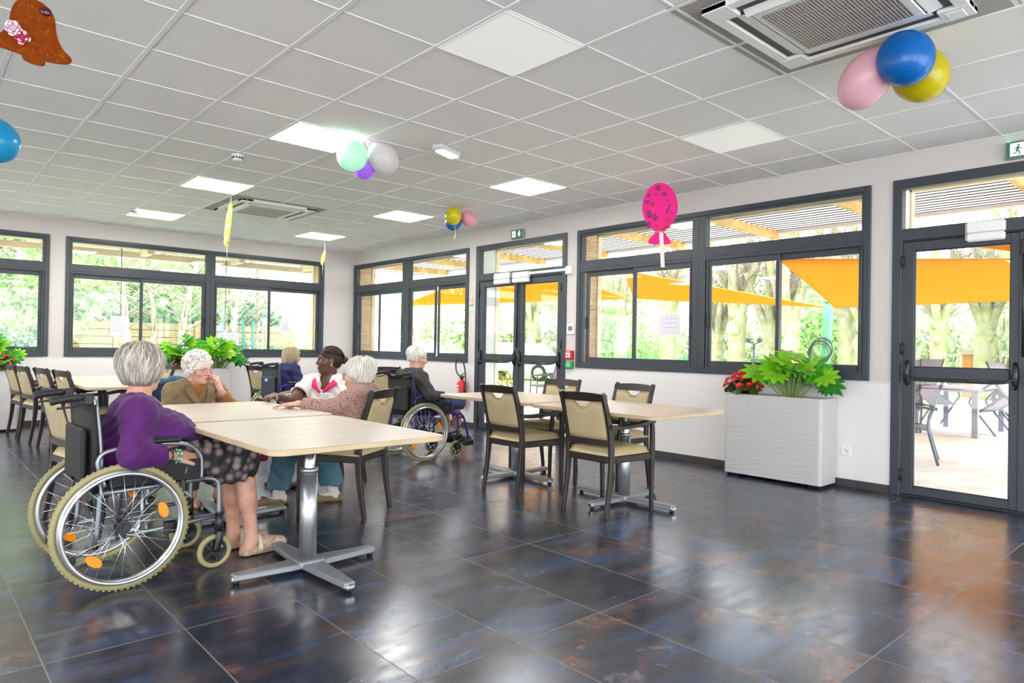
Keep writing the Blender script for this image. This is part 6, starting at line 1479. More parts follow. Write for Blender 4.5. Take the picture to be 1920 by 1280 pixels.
def fatsia_leaf(mb, base, dirv, up, R, mi, r):
    """palmate leaf with eight pointed lobes, drooping toward the tips"""
    x = Vector(dirv).normalized(); n = Vector(up).normalized(); y = n.cross(x).normalized(); n = x.cross(y); L = 8; vs = [Vector(base)]; fs = []
    for k in range(L):
        a = (k-(L-1)/2)*.60; l = R*(1-.28*abs(a)/2.1)*(.92+.16*r.random()); w = l*.19
        d = x*math.cos(a)+y*math.sin(a); s = y*math.cos(a)-x*math.sin(a)
        for (t, ww, z) in ((.36, .62, .02), (.62, 1., .03), (.82, .62, -.01), (1., 0, -.10)):
            c = Vector(base)+d*(l*t)+n*(z*l)
            vs += [c-s*(w*ww)-n*.012*l*5*(ww > 0), c+n*(.0), c+s*(w*ww)-n*.012*l*5*(ww > 0)] if ww else [c]
        o = 1+k*10
        fs += [(0, o, o+1), (0, o+1, o+2), (o, o+3, o+4, o+1), (o+1, o+4, o+5, o+2), (o+3, o+6, o+7, o+4), (o+4, o+7, o+8, o+5), (o+6, o+9, o+7), (o+7, o+9, o+8)]
        if k: q = o-10; fs.append((0, q+2, o))
    mb.add([tuple(v) for v in vs], fs, mi, True)
def fatsia(lab, at, seed, n=30, spread=.42, h=.46, size=.135, yw=.55, face=(-.3, -.95), ylo=-9):
    t = thing('fatsia_plant', lab, 'plant', at, 0, 'fatsia plants in the planters'); r = random.Random(seed); lf = MB(); st = MB()
    for i in range(n):
        a = i*2.4+r.random()*.5; q = ((i+.5)/n)**.7; px = spread*q*math.cos(a); py = spread*yw*q*math.sin(a); z = h*(1-.50*q**1.6)*(.62+.5*r.random())
        p0_ = Vector((px*.18, py*.18, 0)); p1 = Vector((px, py, z)); mid = p0_.lerp(p1, .55)+Vector((0, 0, .06))
        st.tube(smooth_path([p0_, mid, p1], 4), [.0045]*5+[.0035]*4, 5)
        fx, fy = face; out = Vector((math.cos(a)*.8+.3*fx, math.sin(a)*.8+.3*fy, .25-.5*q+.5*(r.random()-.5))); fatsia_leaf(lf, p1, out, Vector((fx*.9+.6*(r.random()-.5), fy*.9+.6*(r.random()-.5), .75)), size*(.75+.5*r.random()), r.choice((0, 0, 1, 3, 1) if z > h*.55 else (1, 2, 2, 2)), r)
    lf.v = [(x, max(y, ylo), z) for x, y, z in lf.v]; st.v = [(x, max(y, ylo), z) for x, y, z in st.v]
    lf.build('foliage', M_LEAF, t); st.build('stems', M_STEM, t); return t
f1 = fatsia('fatsia plant with large hand-shaped leaves in the planter beside the near door', (-.20, -8.60, .75), 3, 27, .40, .44, .17, .36, (-.55, .85), -.175); f1.rotation_euler = (0, 0, PI/2)
fatsia('fatsia plant behind the hair of the woman in purple, in the far planter', (-3.12, -.40, .75), 8, 36, .33, .46, .16, .42)
fatsia('fatsia plant to the other side of the white curls, in the far planter', (-2.60, -.40, .75), 12, 38, .37, .46, .16, .42)
fatsia('fatsia plant at the picture edge, in the planter behind the chair row', (-5.50, -.44, .75), 17, 24, .32, .42, .16, .42)
M_BEG = mat('begonia_red', 'd3121f', .5, transl=.2); M_BEG2 = mat('begonia_coral', 'ee5a4a', .5, transl=.2); M_BEGL = mat('begonia_leaf', '2f4f22', .4, transl=.2); M_BEGB = mat('begonia_bronze_leaf', '5a3a26', .4)
def begonia(lab, at, seed, n=13, s=1., wide=.2):
    t = thing('begonia', lab, 'plant', at, 0, 'red begonias in the planters'); r = random.Random(seed); lf = MB()
    for i in range(80):
        a = r.random()*6.28; q = r.random()**.6; c = Vector((wide*1.05*q*math.cos(a), wide*.65*q*math.sin(a), .02+.17*(1-q*q)*r.random()+.03)); nn = Vector((math.cos(a)*q, math.sin(a)*q, .8)).normalized(); u = nn.orthogonal().normalized(); v = nn.cross(u); R = .026+.02*r.random()
        lf.add([tuple(c)]+[tuple(c+(u*math.cos(k*PI/4)+v*math.sin(k*PI/4))*R*(1+.15*(k % 2))-nn*.006) for k in range(8)], [(0, k+1, (k+1) % 8+1) for k in range(8)], i % 4 == 0, True)
        lf.tube([(c.x*.3, c.y*.3, -.02), tuple(c)], .002, 4, 0)
    lf.build('foliage', [M_BEGL, M_BEGB], t)
    for i in range(n):
        a = i*2.4; q = ((i+.5)/n)**.5; c = Vector((wide*1.05*q*math.cos(a), wide*.7*q*math.sin(a)-.02, .07+.14*(1-q*q)+.03*r.random())); R = (.026+.010*r.random())*s; mb = MB()
        ax = Vector((math.cos(a)*.6, math.sin(a)*.6-.4, .7)).normalized(); u = ax.orthogonal().normalized(); v = ax.cross(u)
        for k in range(11):
            b = k*2.4; rr_ = R*(.35+.65*k/11); d = u*math.cos(b)+v*math.sin(b); e = ax.cross(d); w = rr_*.55; p = c+ax*(R*.5*(1-k/11))
            mb.add([tuple(p), tuple(p+d*rr_*.6-e*w+ax*.006), tuple(p+d*rr_+ax*.002), tuple(p+d*rr_*.6+e*w+ax*.006)], [(0, 1, 2, 3)], 1 if k < 3 else 0, True)
        mb.build('bloom', [M_BEG, M_BEG2], t)
    return t
b1 = begonia('red begonia in the planter beside the near door', (-.235, -8.13, .775), 4, 24, 1.45, .185); b1.rotation_euler = (0, 0, -PI/2)
begonia('red begonia at the picture edge, in the planter behind the chair row', (-5.36, -.50, .77), 6, 12, 1.0, .15)
begonia('orange-red begonia low in the far planter behind the woman in purple', (-3.22, -.46, .77), 9, 8, .9, .12)
# ---------------------------------------------------------------- outside, terrace side
M_TERR = mat('pale_concrete', 'e0e0de', .85, bump=.4, bscale=40, var=.12, vscale=2.5, col2='c6c3bd'); M_GRASS = mat('lawn', '9cc468', .9, spec=.1, var=.35, vscale=3, col2='b9d48c', bump=1, bscale=60)
M_BARK = mat('plane_bark', 'b5ac9b', .9, var=.5, vscale=3, col2='97996a', bump=2, bscale=14); M_TWIG = mat('bare_twig', '9d9282', .9)
mb = MB().box((.43, -30, -.25), (8.2, 12, -.05)); struct('ground_terrace', mb, M_TERR)
mb = MB(); mb.box((-16, .43, -.2), (.43, 3.2, -.055)); struct('ground_bounce_strip', mb, mat('pale_bounce', 'e6e4de', .9, bump=.6, bscale=60))
mb = MB(); mb.box((8.2, -60, -.3), (120, 120, -.07)); mb.box((-60, .43, -.3), (8.2, 120, -.07)); struct('ground_lawn', mb, M_GRASS)
# terrace roof: corrugated sheet on pine beams
def roof():
    root = bpy.data.objects.new('roof_terrace', None); COL.objects.link(root); root['kind'] = 'structure'
    m1 = mat('corrugated_sheet', 'e8ebea', .4, transl=.22); m2 = mat('corrugation_rib', '5d6464', .5); mb = MB(); x = .45
    while x < 3.3:      # trapezoid ribs running along the facade
        mb.add([(x-.03, -13, 3.0), (x+.055, -13, 3.0), (x+.07, -13, 3.035), (x+.105, -13, 3.035), (x+.12, -13, 3.0), (x-.03, 3, 3.0), (x+.055, 3, 3.0), (x+.07, 3, 3.035), (x+.105, 3, 3.035), (x+.12, 3, 3.0)], [(0, 1, 6, 5)], 0).add([(x+.055, -13, 3.0), (x+.07, -13, 3.035), (x+.105, -13, 3.035), (x+.12, -13, 3.0), (x+.055, 3, 3.0), (x+.07, 3, 3.035), (x+.105, 3, 3.035), (x+.12, 3, 3.0)], [(0, 1, 5, 4), (1, 2, 6, 5), (2, 3, 7, 6)], 1); x += .15
    mb.build('sheet', [m1, m2], root)
    for y in [-8.29+1.63*k for k in range(-3, 7)]: MB().box((.5, y-.035, 2.88), (3.30, y+.035, 3.0), 0, .004).build('beam', M_PINEL, root)
    for k, y in enumerate([-12.7, -7.9+.0, 1.3]): pass
    MB().box((3.28, -13, 2.96), (3.36, 3, 3.04), 0, .004).build('fascia', mat('white_fascia', 'eceae6', .6), root)
    MB().box((.43, -13, 2.80), (.52, 3, 3.03), 0, .004).build('wall_plate', M_PINEL, root)
roof()
mb = MB(); mb.box((-11, .90, 2.57), (0.3, .96, 2.67), 0, .004); mb.box((-11, .43, 2.70), (.3, .96, 2.73)); 
for x in (-5.4, -3.4, -1.95, -.6): mb.box((x-.05, .43, 2.60), (x+.05, .94, 2.70), 0, .004)
o = mb.build('roof_eave', M_PALEP); o['kind'] = 'structure'
# orange shade sails: two-sided cloth with hollowed edges
M_SAIL = mat('orange_sailcloth', (.50, .165, .008), .9, spec=0, transl=.4)
def sail(lab, P, sag=.10, n=14):
    t = thing('shade_sail', lab, 'shade sail', P[0], 0, 'orange shade sails'); P = [Vector(p)-Vector(P[0]) for p in P]
    if len(P) == 3: P = [P[0], P[1], P[2], P[2].lerp(P[0], .02)]
    vs = []; fs = []
    for i in range(n+1):
        for j in range(n+1):
            u, v = i/n, j/n; c = (P[0]*(1-u)+P[1]*u)*(1-v)+(P[3]*(1-u)+P[2]*u)*v; ctr = (P[0]+P[1]+P[2]+P[3])/4
            e = sag*(1-min(4*u*(1-u), 4*v*(1-v))); c = c.lerp(ctr, .25*e*(4*u*(1-u)+4*v*(1-v))/1.0*.5); c.z -= .10*16*u*(1-u)*v*(1-v)
            vs.append(tuple(c))
    for i in range(n):
        for j in range(n): a = i*(n+1)+j; fs.append((a, a+1, a+n+2, a+n+1))
    mb = MB().add(vs, fs, 0, True); mb.build('cloth', M_SAIL, t)
    edge = [vs[i*(n+1)] for i in range(n+1)]+[vs[n*(n+1)+j] for j in range(1, n+1)]+[vs[i*(n+1)+n] for i in range(n-1, -1, -1)]+[vs[j] for j in range(n-1, 0, -1)]
    MB().tube(edge, .012, 5, 0, True, False, True).build('hem', mat('orange_hem', 'e08a14', .7), t)
    return t
sail('large orange shade sail outside the near door', [(3.2, -6.75, 2.56), (3.45, -10.6, 2.27), (7.5, -11.5, 2.14), (7.5, -5.75, 2.11)])
sail('orange shade sail tapering to the green post outside the wide window', [(3.3, -3.78, 2.62), (7.5, -5.52, 2.13), (7.5, -.75, 2.50)])
sail('orange shade sail outside the double door and the far window', [(3.4, -2.2, 2.66), (7.5, -.6, 2.50), (9.6, 13.5, 2.9), (4.6, 3.2, 2.80)])
sail('narrow orange sail edge above the large one, seen through the near door', [(2.2, -8.95, 2.50), (2.0, -11.4, 2.62), (2.75, -11.3, 2.36), (2.75, -9.75, 2.345)])
# green sail post with a coiled hose
t = thing('green_post', 'leaning light green post with a dark hose coiled on it', 'post', (7.55, -5.6, -.05))
mb = MB(); mb.tube([(0, .10, 0), (0, -.04, 2.24)], [.105, .085], 16); mb.build('pole', mat('light_green_paint', '5fc08a', .5), t); MB().ell((0, -.04, 2.27), (.10, .10, .03)).build('cap', mat('light_green_cap', '3f9a6c', .5), t)
mb = MB()
for k in range(7): mb.torus((-.13-.006*k, .03+.01*k, 1.35-.02*k), .20+.012*(k % 3), .010, 'x', 28, 5)
mb.build('hose', mat('dark_hose', '4a5252', .5), t)
# garden furniture
M_GF = mat('grey_lilac_aluminium', '8a8a9c', .4, .3); M_GS = mat('mauve_sling', '8e8391', .8); M_GD = mat('slate_aluminium', '596273', .4, .3)
t = thing('garden_table', 'grey aluminium garden table on the terrace outside the near door', 'table', (6.45, -8.22, -.05))
mb = MB().box((-.82, -.46, .69), (.82, .46, .735), 0, .006); mb.build('tabletop', M_GF, t)
for sx in (-1, 1):
    for sy in (-1, 1): MB().box((sx*.80, sy*.44, 0), (sx*.72, sy*.36, .69), 0, .004).build('leg', M_GF, t)
def make_gchair(frame, sling):
    t = thing('garden_chair', 'x', 'garden chair')
    for s in (-1, 1):
        y = s*.27; MB().tube(smooth_path([(-.32, y, 0), (-.22, y, .42), (-.26, y, .62), (-.36, y, .95)], 5), .016, 8).build('leg', frame, t)
        MB().tube(smooth_path([(.26, y, 0), (.24, y, .45), (.22, y, .62), (.0, y, .655), (-.27, y, .64)], 5), .016, 8).build('leg', frame, t)
        MB().tube([(.24, y, .42), (-.22, y, .40)], .013, 8).build('side_rail', frame, t)
    def cloth(pts, nm):
        mb = MB(); vs = []; 
        for (x, z) in pts:
            for y in (-.255, .255): vs += [(x, y, z)]
        n = len(pts); fs = [(2*i, 2*i+1, 2*i+3, 2*i+2) for i in range(n-1)]; v2 = [(x-.008, y, z-.012) for x, y, z in vs]; mb.add(vs+v2, fs+[tuple(2*n+k for k in f[::-1]) for f in fs]+[(0, 2*n, 2*n+1, 1), (2*n-2, 4*n-2, 4*n-1, 2*n-1)], 0, True); mb.build(nm, sling, t)
    cloth([(.25, .43), (.0, .40), (-.22, .415)], 'seat'); cloth([(-.225, .43), (-.25, .6), (-.30, .78), (-.355, .94)], 'backrest')
    for z in (.62, .78): MB().box((-.32-.1*(z-.7), -.25, z-.004), (-.26-.1*(z-.7)-.02, .25, z+.004)).build('slat', frame, t)
    return t
GC = 'garden chairs on the terrace'
g0 = make_gchair(M_GD, M_GS); spot(g0, (2.53, -8.70, -.05), math.radians(106), 'dark garden armchair close outside the near door', GC)
def leaning(x, y, rz, tilt, z, lab):
    o = copy_tree(g0); spot(o, (x, y, z), 0, lab, GC); o.rotation_euler = Euler((0, tilt, rz))
leaning(5.45, -7.66, math.radians(200), .62, .15, 'garden chair tipped against the table, nearest the upright chair')
leaning(7.0, -7.45, math.radians(250), .62, .15, 'garden chair tipped against the far long side of the table')
leaning(6.2, -9.06, math.radians(80), .70, .15, 'garden chair tipped against the table, in front at its free end')
leaning(7.1, -9.08, math.radians(100), .62, .15, 'garden chair tipped against the table beside the lamp post')
leaning(4.35, -.75, math.radians(120), 0, -.05, 'garden chair on the terrace seen through the double door')
# white flower tub outside the double door
t = thing('flower_tub', 'white tub of yellow flowers outside the double door', 'flower tub', (1.75, -2.45, -.05)); MB().box((-.22, -.2, 0), (.22, .2, .52), 0, .02).build('tub', M_WHITEP, t)
mb = MB(); rr = random.Random(8)
for k in range(160):
    a, q, h_ = rr.random()*6.28, rr.random()**.5, rr.random(); c = Vector((.24*q*math.cos(a), .22*q*math.sin(a), .52+.38*h_*(1-.4*q))); d = Vector((rr.gauss(0, 1), rr.gauss(0, 1), rr.gauss(0, 1))).normalized(); e = d.orthogonal().normalized(); f_ = d.cross(e); s_ = .035
    mb.add([tuple(c-e*s_), tuple(c+f_*s_*.5), tuple(c+e*s_), tuple(c-f_*s_*.5)], [(0, 1, 2, 3)], 0 if rr.random() < .5 else (1 if rr.random() < .7 else 2))
mb.build('flowers', [mat('garden_leaf', '6f9a3c', .6), mat('yellow_flower', 'e3d23c', .6), mat('pink_flower', 'e07a9a', .6)], t)
# trees
def pollard(seed, H=2.3, R=.26, limbs=5, twigs=260, ivy=0, top=5.2):
    r = random.Random(seed); tr = MB(); tw = MB()
    P = [(0, 0, 0), (.03*r.gauss(0, 1), .03*r.gauss(0, 1), H*.5), (.06*r.gauss(0, 1), .06*r.gauss(0, 1), H)]; S = smooth_path(P, 6)
    tr.tube(S, [R*1.25]+[R*(1-.02*k)*(1+.06*r.random()) for k in range(len(S)-1)], 12)
    for k in range(6): z = H*(.62+.42*r.random()); a = r.random()*6.28; tr.ell((R*.62*math.cos(a), R*.62*math.sin(a), z), (R*.55, R*.55, R*(.5+.8*r.random())), 8, 6)
    tips = []
    for k in range(limbs):
        a = 2*PI*k/limbs+r.random()*.8; l = (top-H)*(.6+.5*r.random()); o = .35+.5*r.random(); Q = [Vector((0, 0, H-.25)), Vector((o*.5*math.cos(a), o*.5*math.sin(a), H+l*.35)), Vector((o*1.2*math.cos(a+.3), o*1.2*math.sin(a+.3), H+l))]; S = smooth_path(Q, 6); n = len(S)
        tr.tube(S, [R*.62*(1-.55*i/n)*(1+.2*(r.random()-.3)) for i in range(n)], 8)
        tr.ell(tuple(S[n-2]), (R*.42, R*.42, R*.5), 7, 5)
        tips += [S[i] for i in range(3, n)]
    for k in range(twigs):
        b = Vector(r.choice(tips)); d = Vector((r.gauss(0, 1), r.gauss(0, 1), .4+abs(r.gauss(0, .8)))).normalized(); l = .4+.9*r.random(); q = b+d*l*.5+Vector((r.gauss(0, .06), r.gauss(0, .06), 0)); e = b+d*l+Vector((0, 0, .15))
        tw.tube([b, q, e], [.012, .008, .004], 3)
        for _ in range(2): d2 = (d+Vector((r.gauss(0, .6), r.gauss(0, .6), r.gauss(0, .4)))).normalized(); tw.tube([q, q+d2*l*.5], [.006, .003], 3)
    return tr, tw
def tree_proto(nm, lab, **k):
    t = thing('plane_tree', lab, 'tree'); tr, tw = pollard(**k); tr.build('trunk', M_BARK, t); tw.build('twigs', M_TWIG, t); return t
TR = 'pollarded plane trees beyond the terrace'
tv = [tree_proto('plane_tree', 'x', seed=s) for s in (1, 2, 3)]; used_t = set()
def tree(i, x, y, rz, sc, lab):
    o = tv[i] if i not in used_t else copy_tree(tv[i]); used_t.add(i); spot(o, (x, y, -.07), rz, lab, TR); o.scale = (sc, sc, sc)
tree(0, 11.2, -1.55, .2, 1.0, 'knobbly plane tree behind the middle of the wide window, first left of its sash bar'); tree(1, 11.6, -2.35, 1.6, .8, 'thinner plane tree just behind the one beside the sash bar')
tree(2, 11.0, -3.15, 2.9, .9, 'mossy plane tree rising behind the fatsia plant'); tree(0, 11.6, -4.35, 4.0, .95, 'plane tree behind the green post with the hose')
tree(1, 11.3, -4.95, 5.2, .85, 'plane tree between the green post and the wide window frame'); tree(2, 11.0, .60, .9, 1.0, 'big plane tree behind the sheet with handwriting')
tree(0, 11.5, -.75, 2.2, .7, 'slim plane tree beside the mullion of the wide window'); tree(1, 14.5, 5.2, 3.1, 1.0, 'plane tree near the timber end of the wide window')
for k in range(9): tree(k % 3, 16.0+.8*(k % 2), -5.2-.95*k, k*1.7, .92+.05*(k % 3), 'plane tree in the dense row seen through the near door')
tree(2, 17, 9.5, 1.0, 1.1, 'bare tree beyond the parked cars'); tree(0, 19, 15.0, 2.0, 1.0, 'bare tree beyond the parked cars')
# leafy shrubs: clouds of leaf blades on short stems
def shrub_proto(nm, seed, n, leaf, cols, flat=1.0, droop=0):
    r = random.Random(seed); mb = MB(); st = MB(); vs = []; fs = []
    blobs = [(Vector((r.gauss(0, .35), r.gauss(0, .35), .55+.35*r.random()*1.2)), .32+.25*r.random()) for _ in range(12)]
    for k in range(n):
        c, R = r.choice(blobs); d = Vector((r.gauss(0, 1), r.gauss(0, 1), r.gauss(0, 1))).normalized(); p = c+d*R*(.75+.25*r.random()); p.z = max(.03, p.z)
        a = Vector((r.gauss(0, 1), r.gauss(0, 1), r.gauss(0, .6)-droop)).normalized(); b = a.cross(d+Vector((r.gauss(0, .5), r.gauss(0, .5), r.gauss(0, .5)))).normalized(); s_ = leaf*(.6+.8*r.random())
        mb.add([tuple(p-a*s_), tuple(p+b*s_*.45*flat), tuple(p+a*s_), tuple(p-b*s_*.45*flat)], [(0, 1, 2, 3)], r.randrange(len(cols)))
    for k in range(9):
        c, R = blobs[k]; st.tube([(c.x*.15, c.y*.15, -.02), (c.x*.6, c.y*.6, c.z*.5), tuple(c)], [.03, .02, .008], 5)
    t = thing('shrub', 'x', 'shrub'); mb.build('foliage', cols, t); st.build('stems', M_TWIG, t); return t
LG_ = [mat('spring_leaf_'+a, c, .7, spec=.15, transl=.45) for a, c in (('a', 'b0cf8c'), ('b', 'c8dcaa'), ('c', '93b878'))]; DG_ = [mat('dark_leaf_'+a, c, .7, spec=.15, transl=.35) for a, c in (('a', '7fa488'), ('b', '5f8a6c'), ('c', 'a3bfa2'))]; PG_ = [mat('pale_leaf_'+a, c, .8, spec=.1, transl=.5) for a, c in (('a', 'dde2cc'), ('b', 'e6e8dc'), ('c', 'c6cfb0'))]
SG = 'shrubs beyond the windows'
sp = [shrub_proto('a', 11, 2600, .055, LG_), shrub_proto('b', 12, 2600, .06, DG_), shrub_proto('c', 13, 2200, .05, PG_)]; used_s = set(); rs = random.Random(21)
KIND = ['fresh green shrub outside, beyond the panes', 'dark green ivy-leaved shrub outside, beyond the panes', 'pale budding shrub outside, far beyond the panes']
def shrub(i, x, y, s, h=1.0, z=-.07):
    o = sp[i] if i not in used_s else copy_tree(sp[i]); used_s.add(i); spot(o, (x, y, z), rs.random()*6.28, KIND[i], SG); o.scale = (s, s, s*h)
for x, y, i, s, h in ((-6.4, 5.6, 1, 1.3, 1.1), (-5.3, 5.9, 1, 1.2, 1.1), (-4.5, 6.3, 1, 1.0, 1.2), (-7.6, 6.0, 1, 1.4, 1.1), (-6.2, 8.6, 0, 2.0, 1.5), (-4.2, 9.0, 0, 2.2, 1.3), (-2.4, 9.5, 1, 1.9, 1.2), (-.6, 9.2, 0, 2.0, 1.1), (1.0, 9.0, 1, 1.8, 1.1),
    (-5.4, 11.5, 1, 2.8, 1.9), (-3.0, 12, 0, 2.6, 1.7), (-.4, 12.5, 0, 2.6, 1.3), (2.2, 11.6, 2, 2.6, 1.2), (-2.6, 5.9, 0, .55, .9), (-1.4, 5.4, 0, .6, .8), (.3, 5.6, 1, 1.1, .9), (1.6, 6.0, 0, 1.2, .9), (-3.6, 5.5, 0, .5, .7), (-.3, 4.6, 0, .7, .8), (-4.9, 6.6, 0, .9, 1.9),
    (-8.5, 12, 0, 3.0, 1.9), (-1.4, 16, 2, 3.6, 1.3), (2.6, 16, 2, 3.6, 1.1), (-5, 17, 2, 4.0, 1.7), (5.5, 15, 2, 3.0, .9)): shrub(i, x, y, s, h)
for k in range(13): shrub((2, 2, 0, 2, 2)[k % 5], 19.5+rs.random()*2, -14+k*2.0, 2.3, 1.1+.3*rs.random())
for k in range(12): shrub((2, 0, 2)[k % 3], 26+rs.random()*4, -16+k*4.6, 4.2, 1.0+.3*rs.random())
for k in range(5): shrub(0, 13.0+rs.random(), -3.8+k*1.3, .55, .8)
shrub(0, 13.5, 3.2, .8, 1.9); shrub(2, 24, 22, 4.5, 1); shrub(2, 20, 27, 4.5, 1); shrub(2, 32, 16, 5, 1)
# slender trees and the timber fence outside the far wall
def slender(seed):
    r = random.Random(seed); t = thing('slender_tree', 'x', 'tree'); tr = MB(); tw = MB()
    S = smooth_path([(0, 0, 0), (.10*r.gauss(0, 1), .08*r.gauss(0, 1), 1.8), (.25*r.gauss(0, 1), .2*r.gauss(0, 1), 3.8), (.3*r.gauss(0, 1), .2*r.gauss(0, 1), 6.2)], 6); n = len(S); tr.tube(S, [.085*(1-.75*i/n) for i in range(n)], 8)
    for k in range(46):
        i = r.randrange(5, n-1); b = S[i]; a = r.random()*6.28; l = .7+1.5*r.random(); d = Vector((math.cos(a), math.sin(a), .55+.5*r.random())).normalized(); q = b+d*l*.5+Vector((0, 0, -.05)); e = b+d*l
        tw.tube([b, q, e], [.018, .011, .004], 4)
        for _ in range(3): d2 = (d+Vector((r.gauss(0, .7), r.gauss(0, .7), r.gauss(0, .4)))).normalized(); tw.tube([q, q+d2*l*.45], [.007, .003], 3)
    tr.build('trunk', mat('pale_bark', 'b5ab9d', .9, var=.3, vscale=9, bump=1, bscale=30), t); tw.build('twigs', mat('pale_twig', 'a89f90', .9), t); return t
sl = [slender(5), slender(6)]; ns = 0
for x, y, k, lab in ((-2.55, 5.2, 0, 'slender pale tree leaning, first outside the right pane behind the woman in purple'), (-2.05, 5.9, 1, 'slender pale tree close beside the leaning one'), (-1.65, 5.0, 0, 'slender pale tree behind the sash bar of the far window'), (-1.05, 6.4, 1, 'slender pale tree in front of the fence gap'), (-.15, 5.4, 0, 'slender ivy-side tree behind the hanging dark rod'), (.55, 6.3, 1, 'slender tree behind the lilac-tinted sheet'), (-5.2, 7.6, 1, 'slender tree behind the ivy at the picture edge'), (-3.9, 7.8, 0, 'slender tree behind the timber fence')):
    o = sl[k] if ns < 2 and ns == k else copy_tree(sl[k]); ns += 1; spot(o, (x, y, -.07), x*3, lab, 'slender trees outside the far windows')
M_FENCE = mat('weathered_fence', 'c2ae8a', .85, var=.3, vscale=6, col2='a59674', stretch=(1, 1, 8))
t = thing('timber_fence', 'weathered timber fence of lapped boards outside the far windows', 'fence', (0, 7.0, -.07))
for k in range(5):
    x0 = -6.2+k*1.85; mb = MB()
    for j in range(9): z = .12+j*.18; mb.box((x0+.02, -.012+(j % 2)*.02, z), (x0+1.78, .008+(j % 2)*.02, z+.165), 0, .004)
    mb.build('panel', M_FENCE, t); MB().box((x0-.05, -.04, 0), (x0+.05, .05, 1.82), 0, .006).build('post', M_FENCE, t)
M_TEAL = mat('teal_pole', '1c6e62', .5)
for x, y, z0, z1, dx, lab in ((-.95, 4.2, .2, 1.62, 0, 'short teal pole outside the far window, left of the sash bar'), (-.52, 4.2, 1.1, 1.75, .14, 'teal pole tilted beside the sash bar outside'), (-.28, 4.2, .8, 1.72, 0, 'teal pole outside beside the lilac-tinted sheet')):
    t = thing('teal_pole', lab, 'pole', (x, y, 0), 0, 'teal poles outside'); MB().tube([(dx, 0, -.07), (0, 0, z1)], .032, 8).build('pole', M_TEAL, t)
for x, z0, lab in ((-3.775, 1.60, 'thin dark rod hanging outside behind the printed sheet'), (-2.155, 1.42, 'thin dark rod hanging outside above the wide blank sheet')):
    t = thing('hanging_rod', lab, 'rod', (x, .62, 0), 0, 'dark rods hanging from the eave'); mb = MB(); mb.tube([(0, 0, 2.70), (0, 0, z0+.15)], .006, 6); mb.tube([(0, 0, z0+.15), (.0, 0, z0)], .010, 6); mb.build('rod', mat('dark_rod', '3c4448', .5), t)
# green mesh fence, car, brick house, hut, lamp posts
M_GFN = mat('green_fence_wire', '4fa37a', .5)
t = thing('mesh_fence', 'green bar fence beyond the terrace', 'fence', (12.4, 0, -.07))
for k in range(8):
    y0 = -3.0+k*2.0; mb = MB()
    for j in range(20): mb.box((-.006, y0+.1*j, .05), (.006, y0+.1*j+.014, 1.05))
    for z in (.12, .98): mb.box((-.01, y0, z), (.01, y0+2, z+.02))
    mb.build('panel', M_GFN, t); MB().box((-.03, y0-.03, 0), (.03, y0+.03, 1.15)).build('post', M_GFN, t)
def car(lab, x, y, rz):
    t = thing('car', lab, 'car', (x, y, -.07), rz, 'parked white cars'); prof = [(-2.1, .35), (-2.12, .75), (-1.9, .95), (-1.25, 1.02), (-.75, 1.42), (.6, 1.46), (1.55, 1.05), (1.95, .95), (2.1, .7), (2.08, .35)]
    mb = MB(); n = len(prof); ys = (-.84, -.78, .78, .84); vs = []
    for q, y_ in enumerate(ys):
        for (a, z) in prof: k = (0 if q in (0, 3) else 1); vs.append((a*(.97+.03*k), y_*(1-.18*max(0, (z-1)/.46)), .35+(z-.35)*(.95+.05*k)))
    fs = [(q*n+i, q*n+(i+1) % n, (q+1)*n+(i+1) % n, (q+1)*n+i) for q in range(3) for i in range(n)]+[tuple(range(n))[::-1], tuple(3*n+i for i in range(n))]
    mb.add(vs, fs, 0, False); mb.build('body', mat('white_car_paint', 'eef0f2', .2, coat=.6), t)
    mb = MB()
    for s in (-1, 1): mb.add([(a, s*(.855-.30*(z-1.0)), z) for a, z in ((-1.1, 1.05), (1.35, 1.08), (.55, 1.38), (-.68, 1.36))], [(0, 1, 2, 3)])
    mb.build('side_glass', mat('car_glass', 'a4aeb6', .1), t)
    for a in (-1.3, 1.3):
        for s in (-1, 1): m_ = MB().cyl((a, s*.70, .32), (a, s*.86, .32), .32, 20); m_.cyl((a, s*.85, .32), (a, s*.87, .32), .2, 16, 1); m_.build('wheel', [M_BLACK, M_RIM], t)
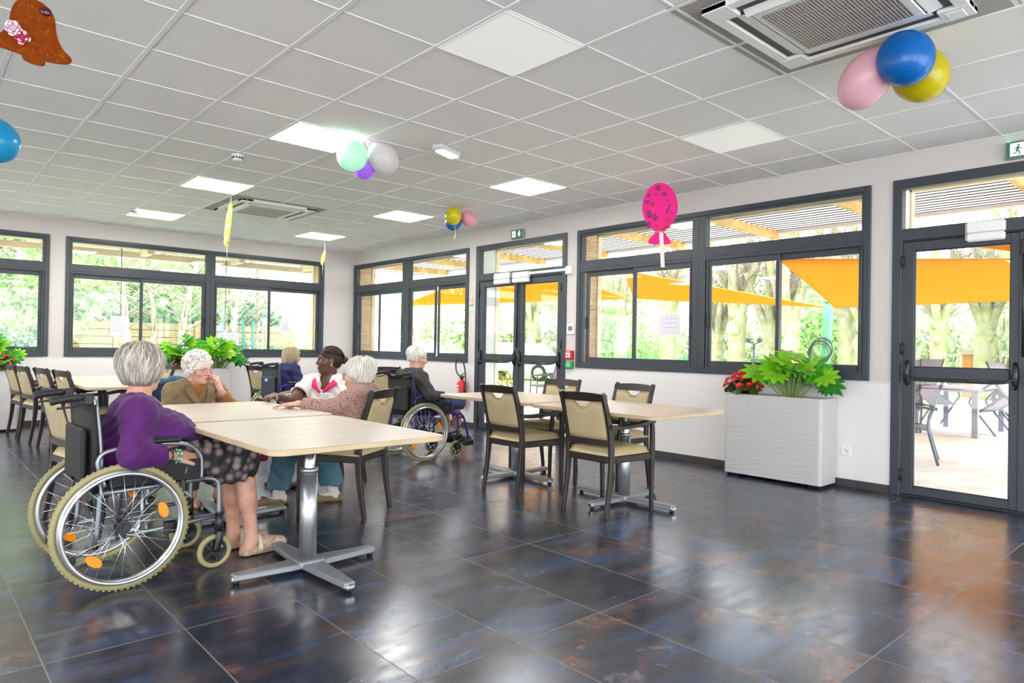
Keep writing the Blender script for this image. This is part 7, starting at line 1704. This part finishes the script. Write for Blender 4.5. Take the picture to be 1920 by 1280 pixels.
car('white car parked beyond the double door', 11.9, 8.3, 1.9); car('white car parked farther off, behind the man in the wheelchair', 13.5, 17.3, 1.4)
t = thing('brick_house', 'red brick house beyond the double door', 'house', (31, 27.5, -.07)); MB().box((-2, -3.0, 0), (4, 4.5, 4.2)).build('wall', mat('red_brick', 'c07a5c', .9, var=.2, vscale=9), t)
mb = MB(); mb.add([(-2.4, -3.4, 4.1), (4.4, -3.4, 4.1), (4.4, 4.9, 4.1), (-2.4, 4.9, 4.1), (1, -3.4, 6.2), (1, 4.9, 6.2)], [(0, 4, 5, 3), (1, 2, 5, 4), (0, 1, 4), (2, 3, 5)]); mb.build('roof', mat('roof_tile', 'a5664c', .9), t)
t = thing('garden_hut', 'orange timber garden hut beyond the tree row, seen through the near door', 'hut', (17.6, -5.7, -.07)); MB().box((-.3, -.27, 0), (.3, .27, 1.30)).build('wall', mat('orange_boards', 'd08a4c', .8, var=.2, vscale=5, stretch=(1, 1, 8)), t); mb = MB(); mb.prism([(-.36, 1.28), (.36, 1.28), (0, 1.42)], -.32, .32, 0, Matrix.Rotation(PI/2, 4, 'X')); mb.build('roof', mat('hut_roof', '8a7a6c', .9), t)
t = thing('garden_hut', 'pale timber hut to the side of the green post', 'hut', (15.0, -3.9, -.07)); MB().box((-.5, -.55, 0), (.5, .55, 1.5)).build('wall', mat('pale_boards', 'd9b48c', .8, var=.2, vscale=5), t); MB().box((-.6, -.65, 1.5), (.6, .65, 1.58)).build('roof', mat('hut_roof', '8a7a6c', .9), t)
def lamp(lab, x, y, h):
    t = thing('lamp_post', lab, 'lamp post', (x, y, -.07), 0, 'garden lamp posts'); MB().tube([(0, 0, 0), (0, 0, h)], .035, 8).build('pole', M_GD, t); mb = MB()
    for s in (-1, 1): mb.tube([(0, 0, h-.02), (0, s*.18, h+.04)], .015, 6); mb.box((-.06, s*.18-.06, h+.04), (.06, s*.18+.06, h+.16), 0, .01)
    mb.build('lantern', M_GD, t)
lamp('garden lamp post at the edge of the near door pane', 10.2, -8.35, 1.45); lamp('garden lamp post between the plane trees, beyond the wide window', 12.4, -1.4, 1.5)
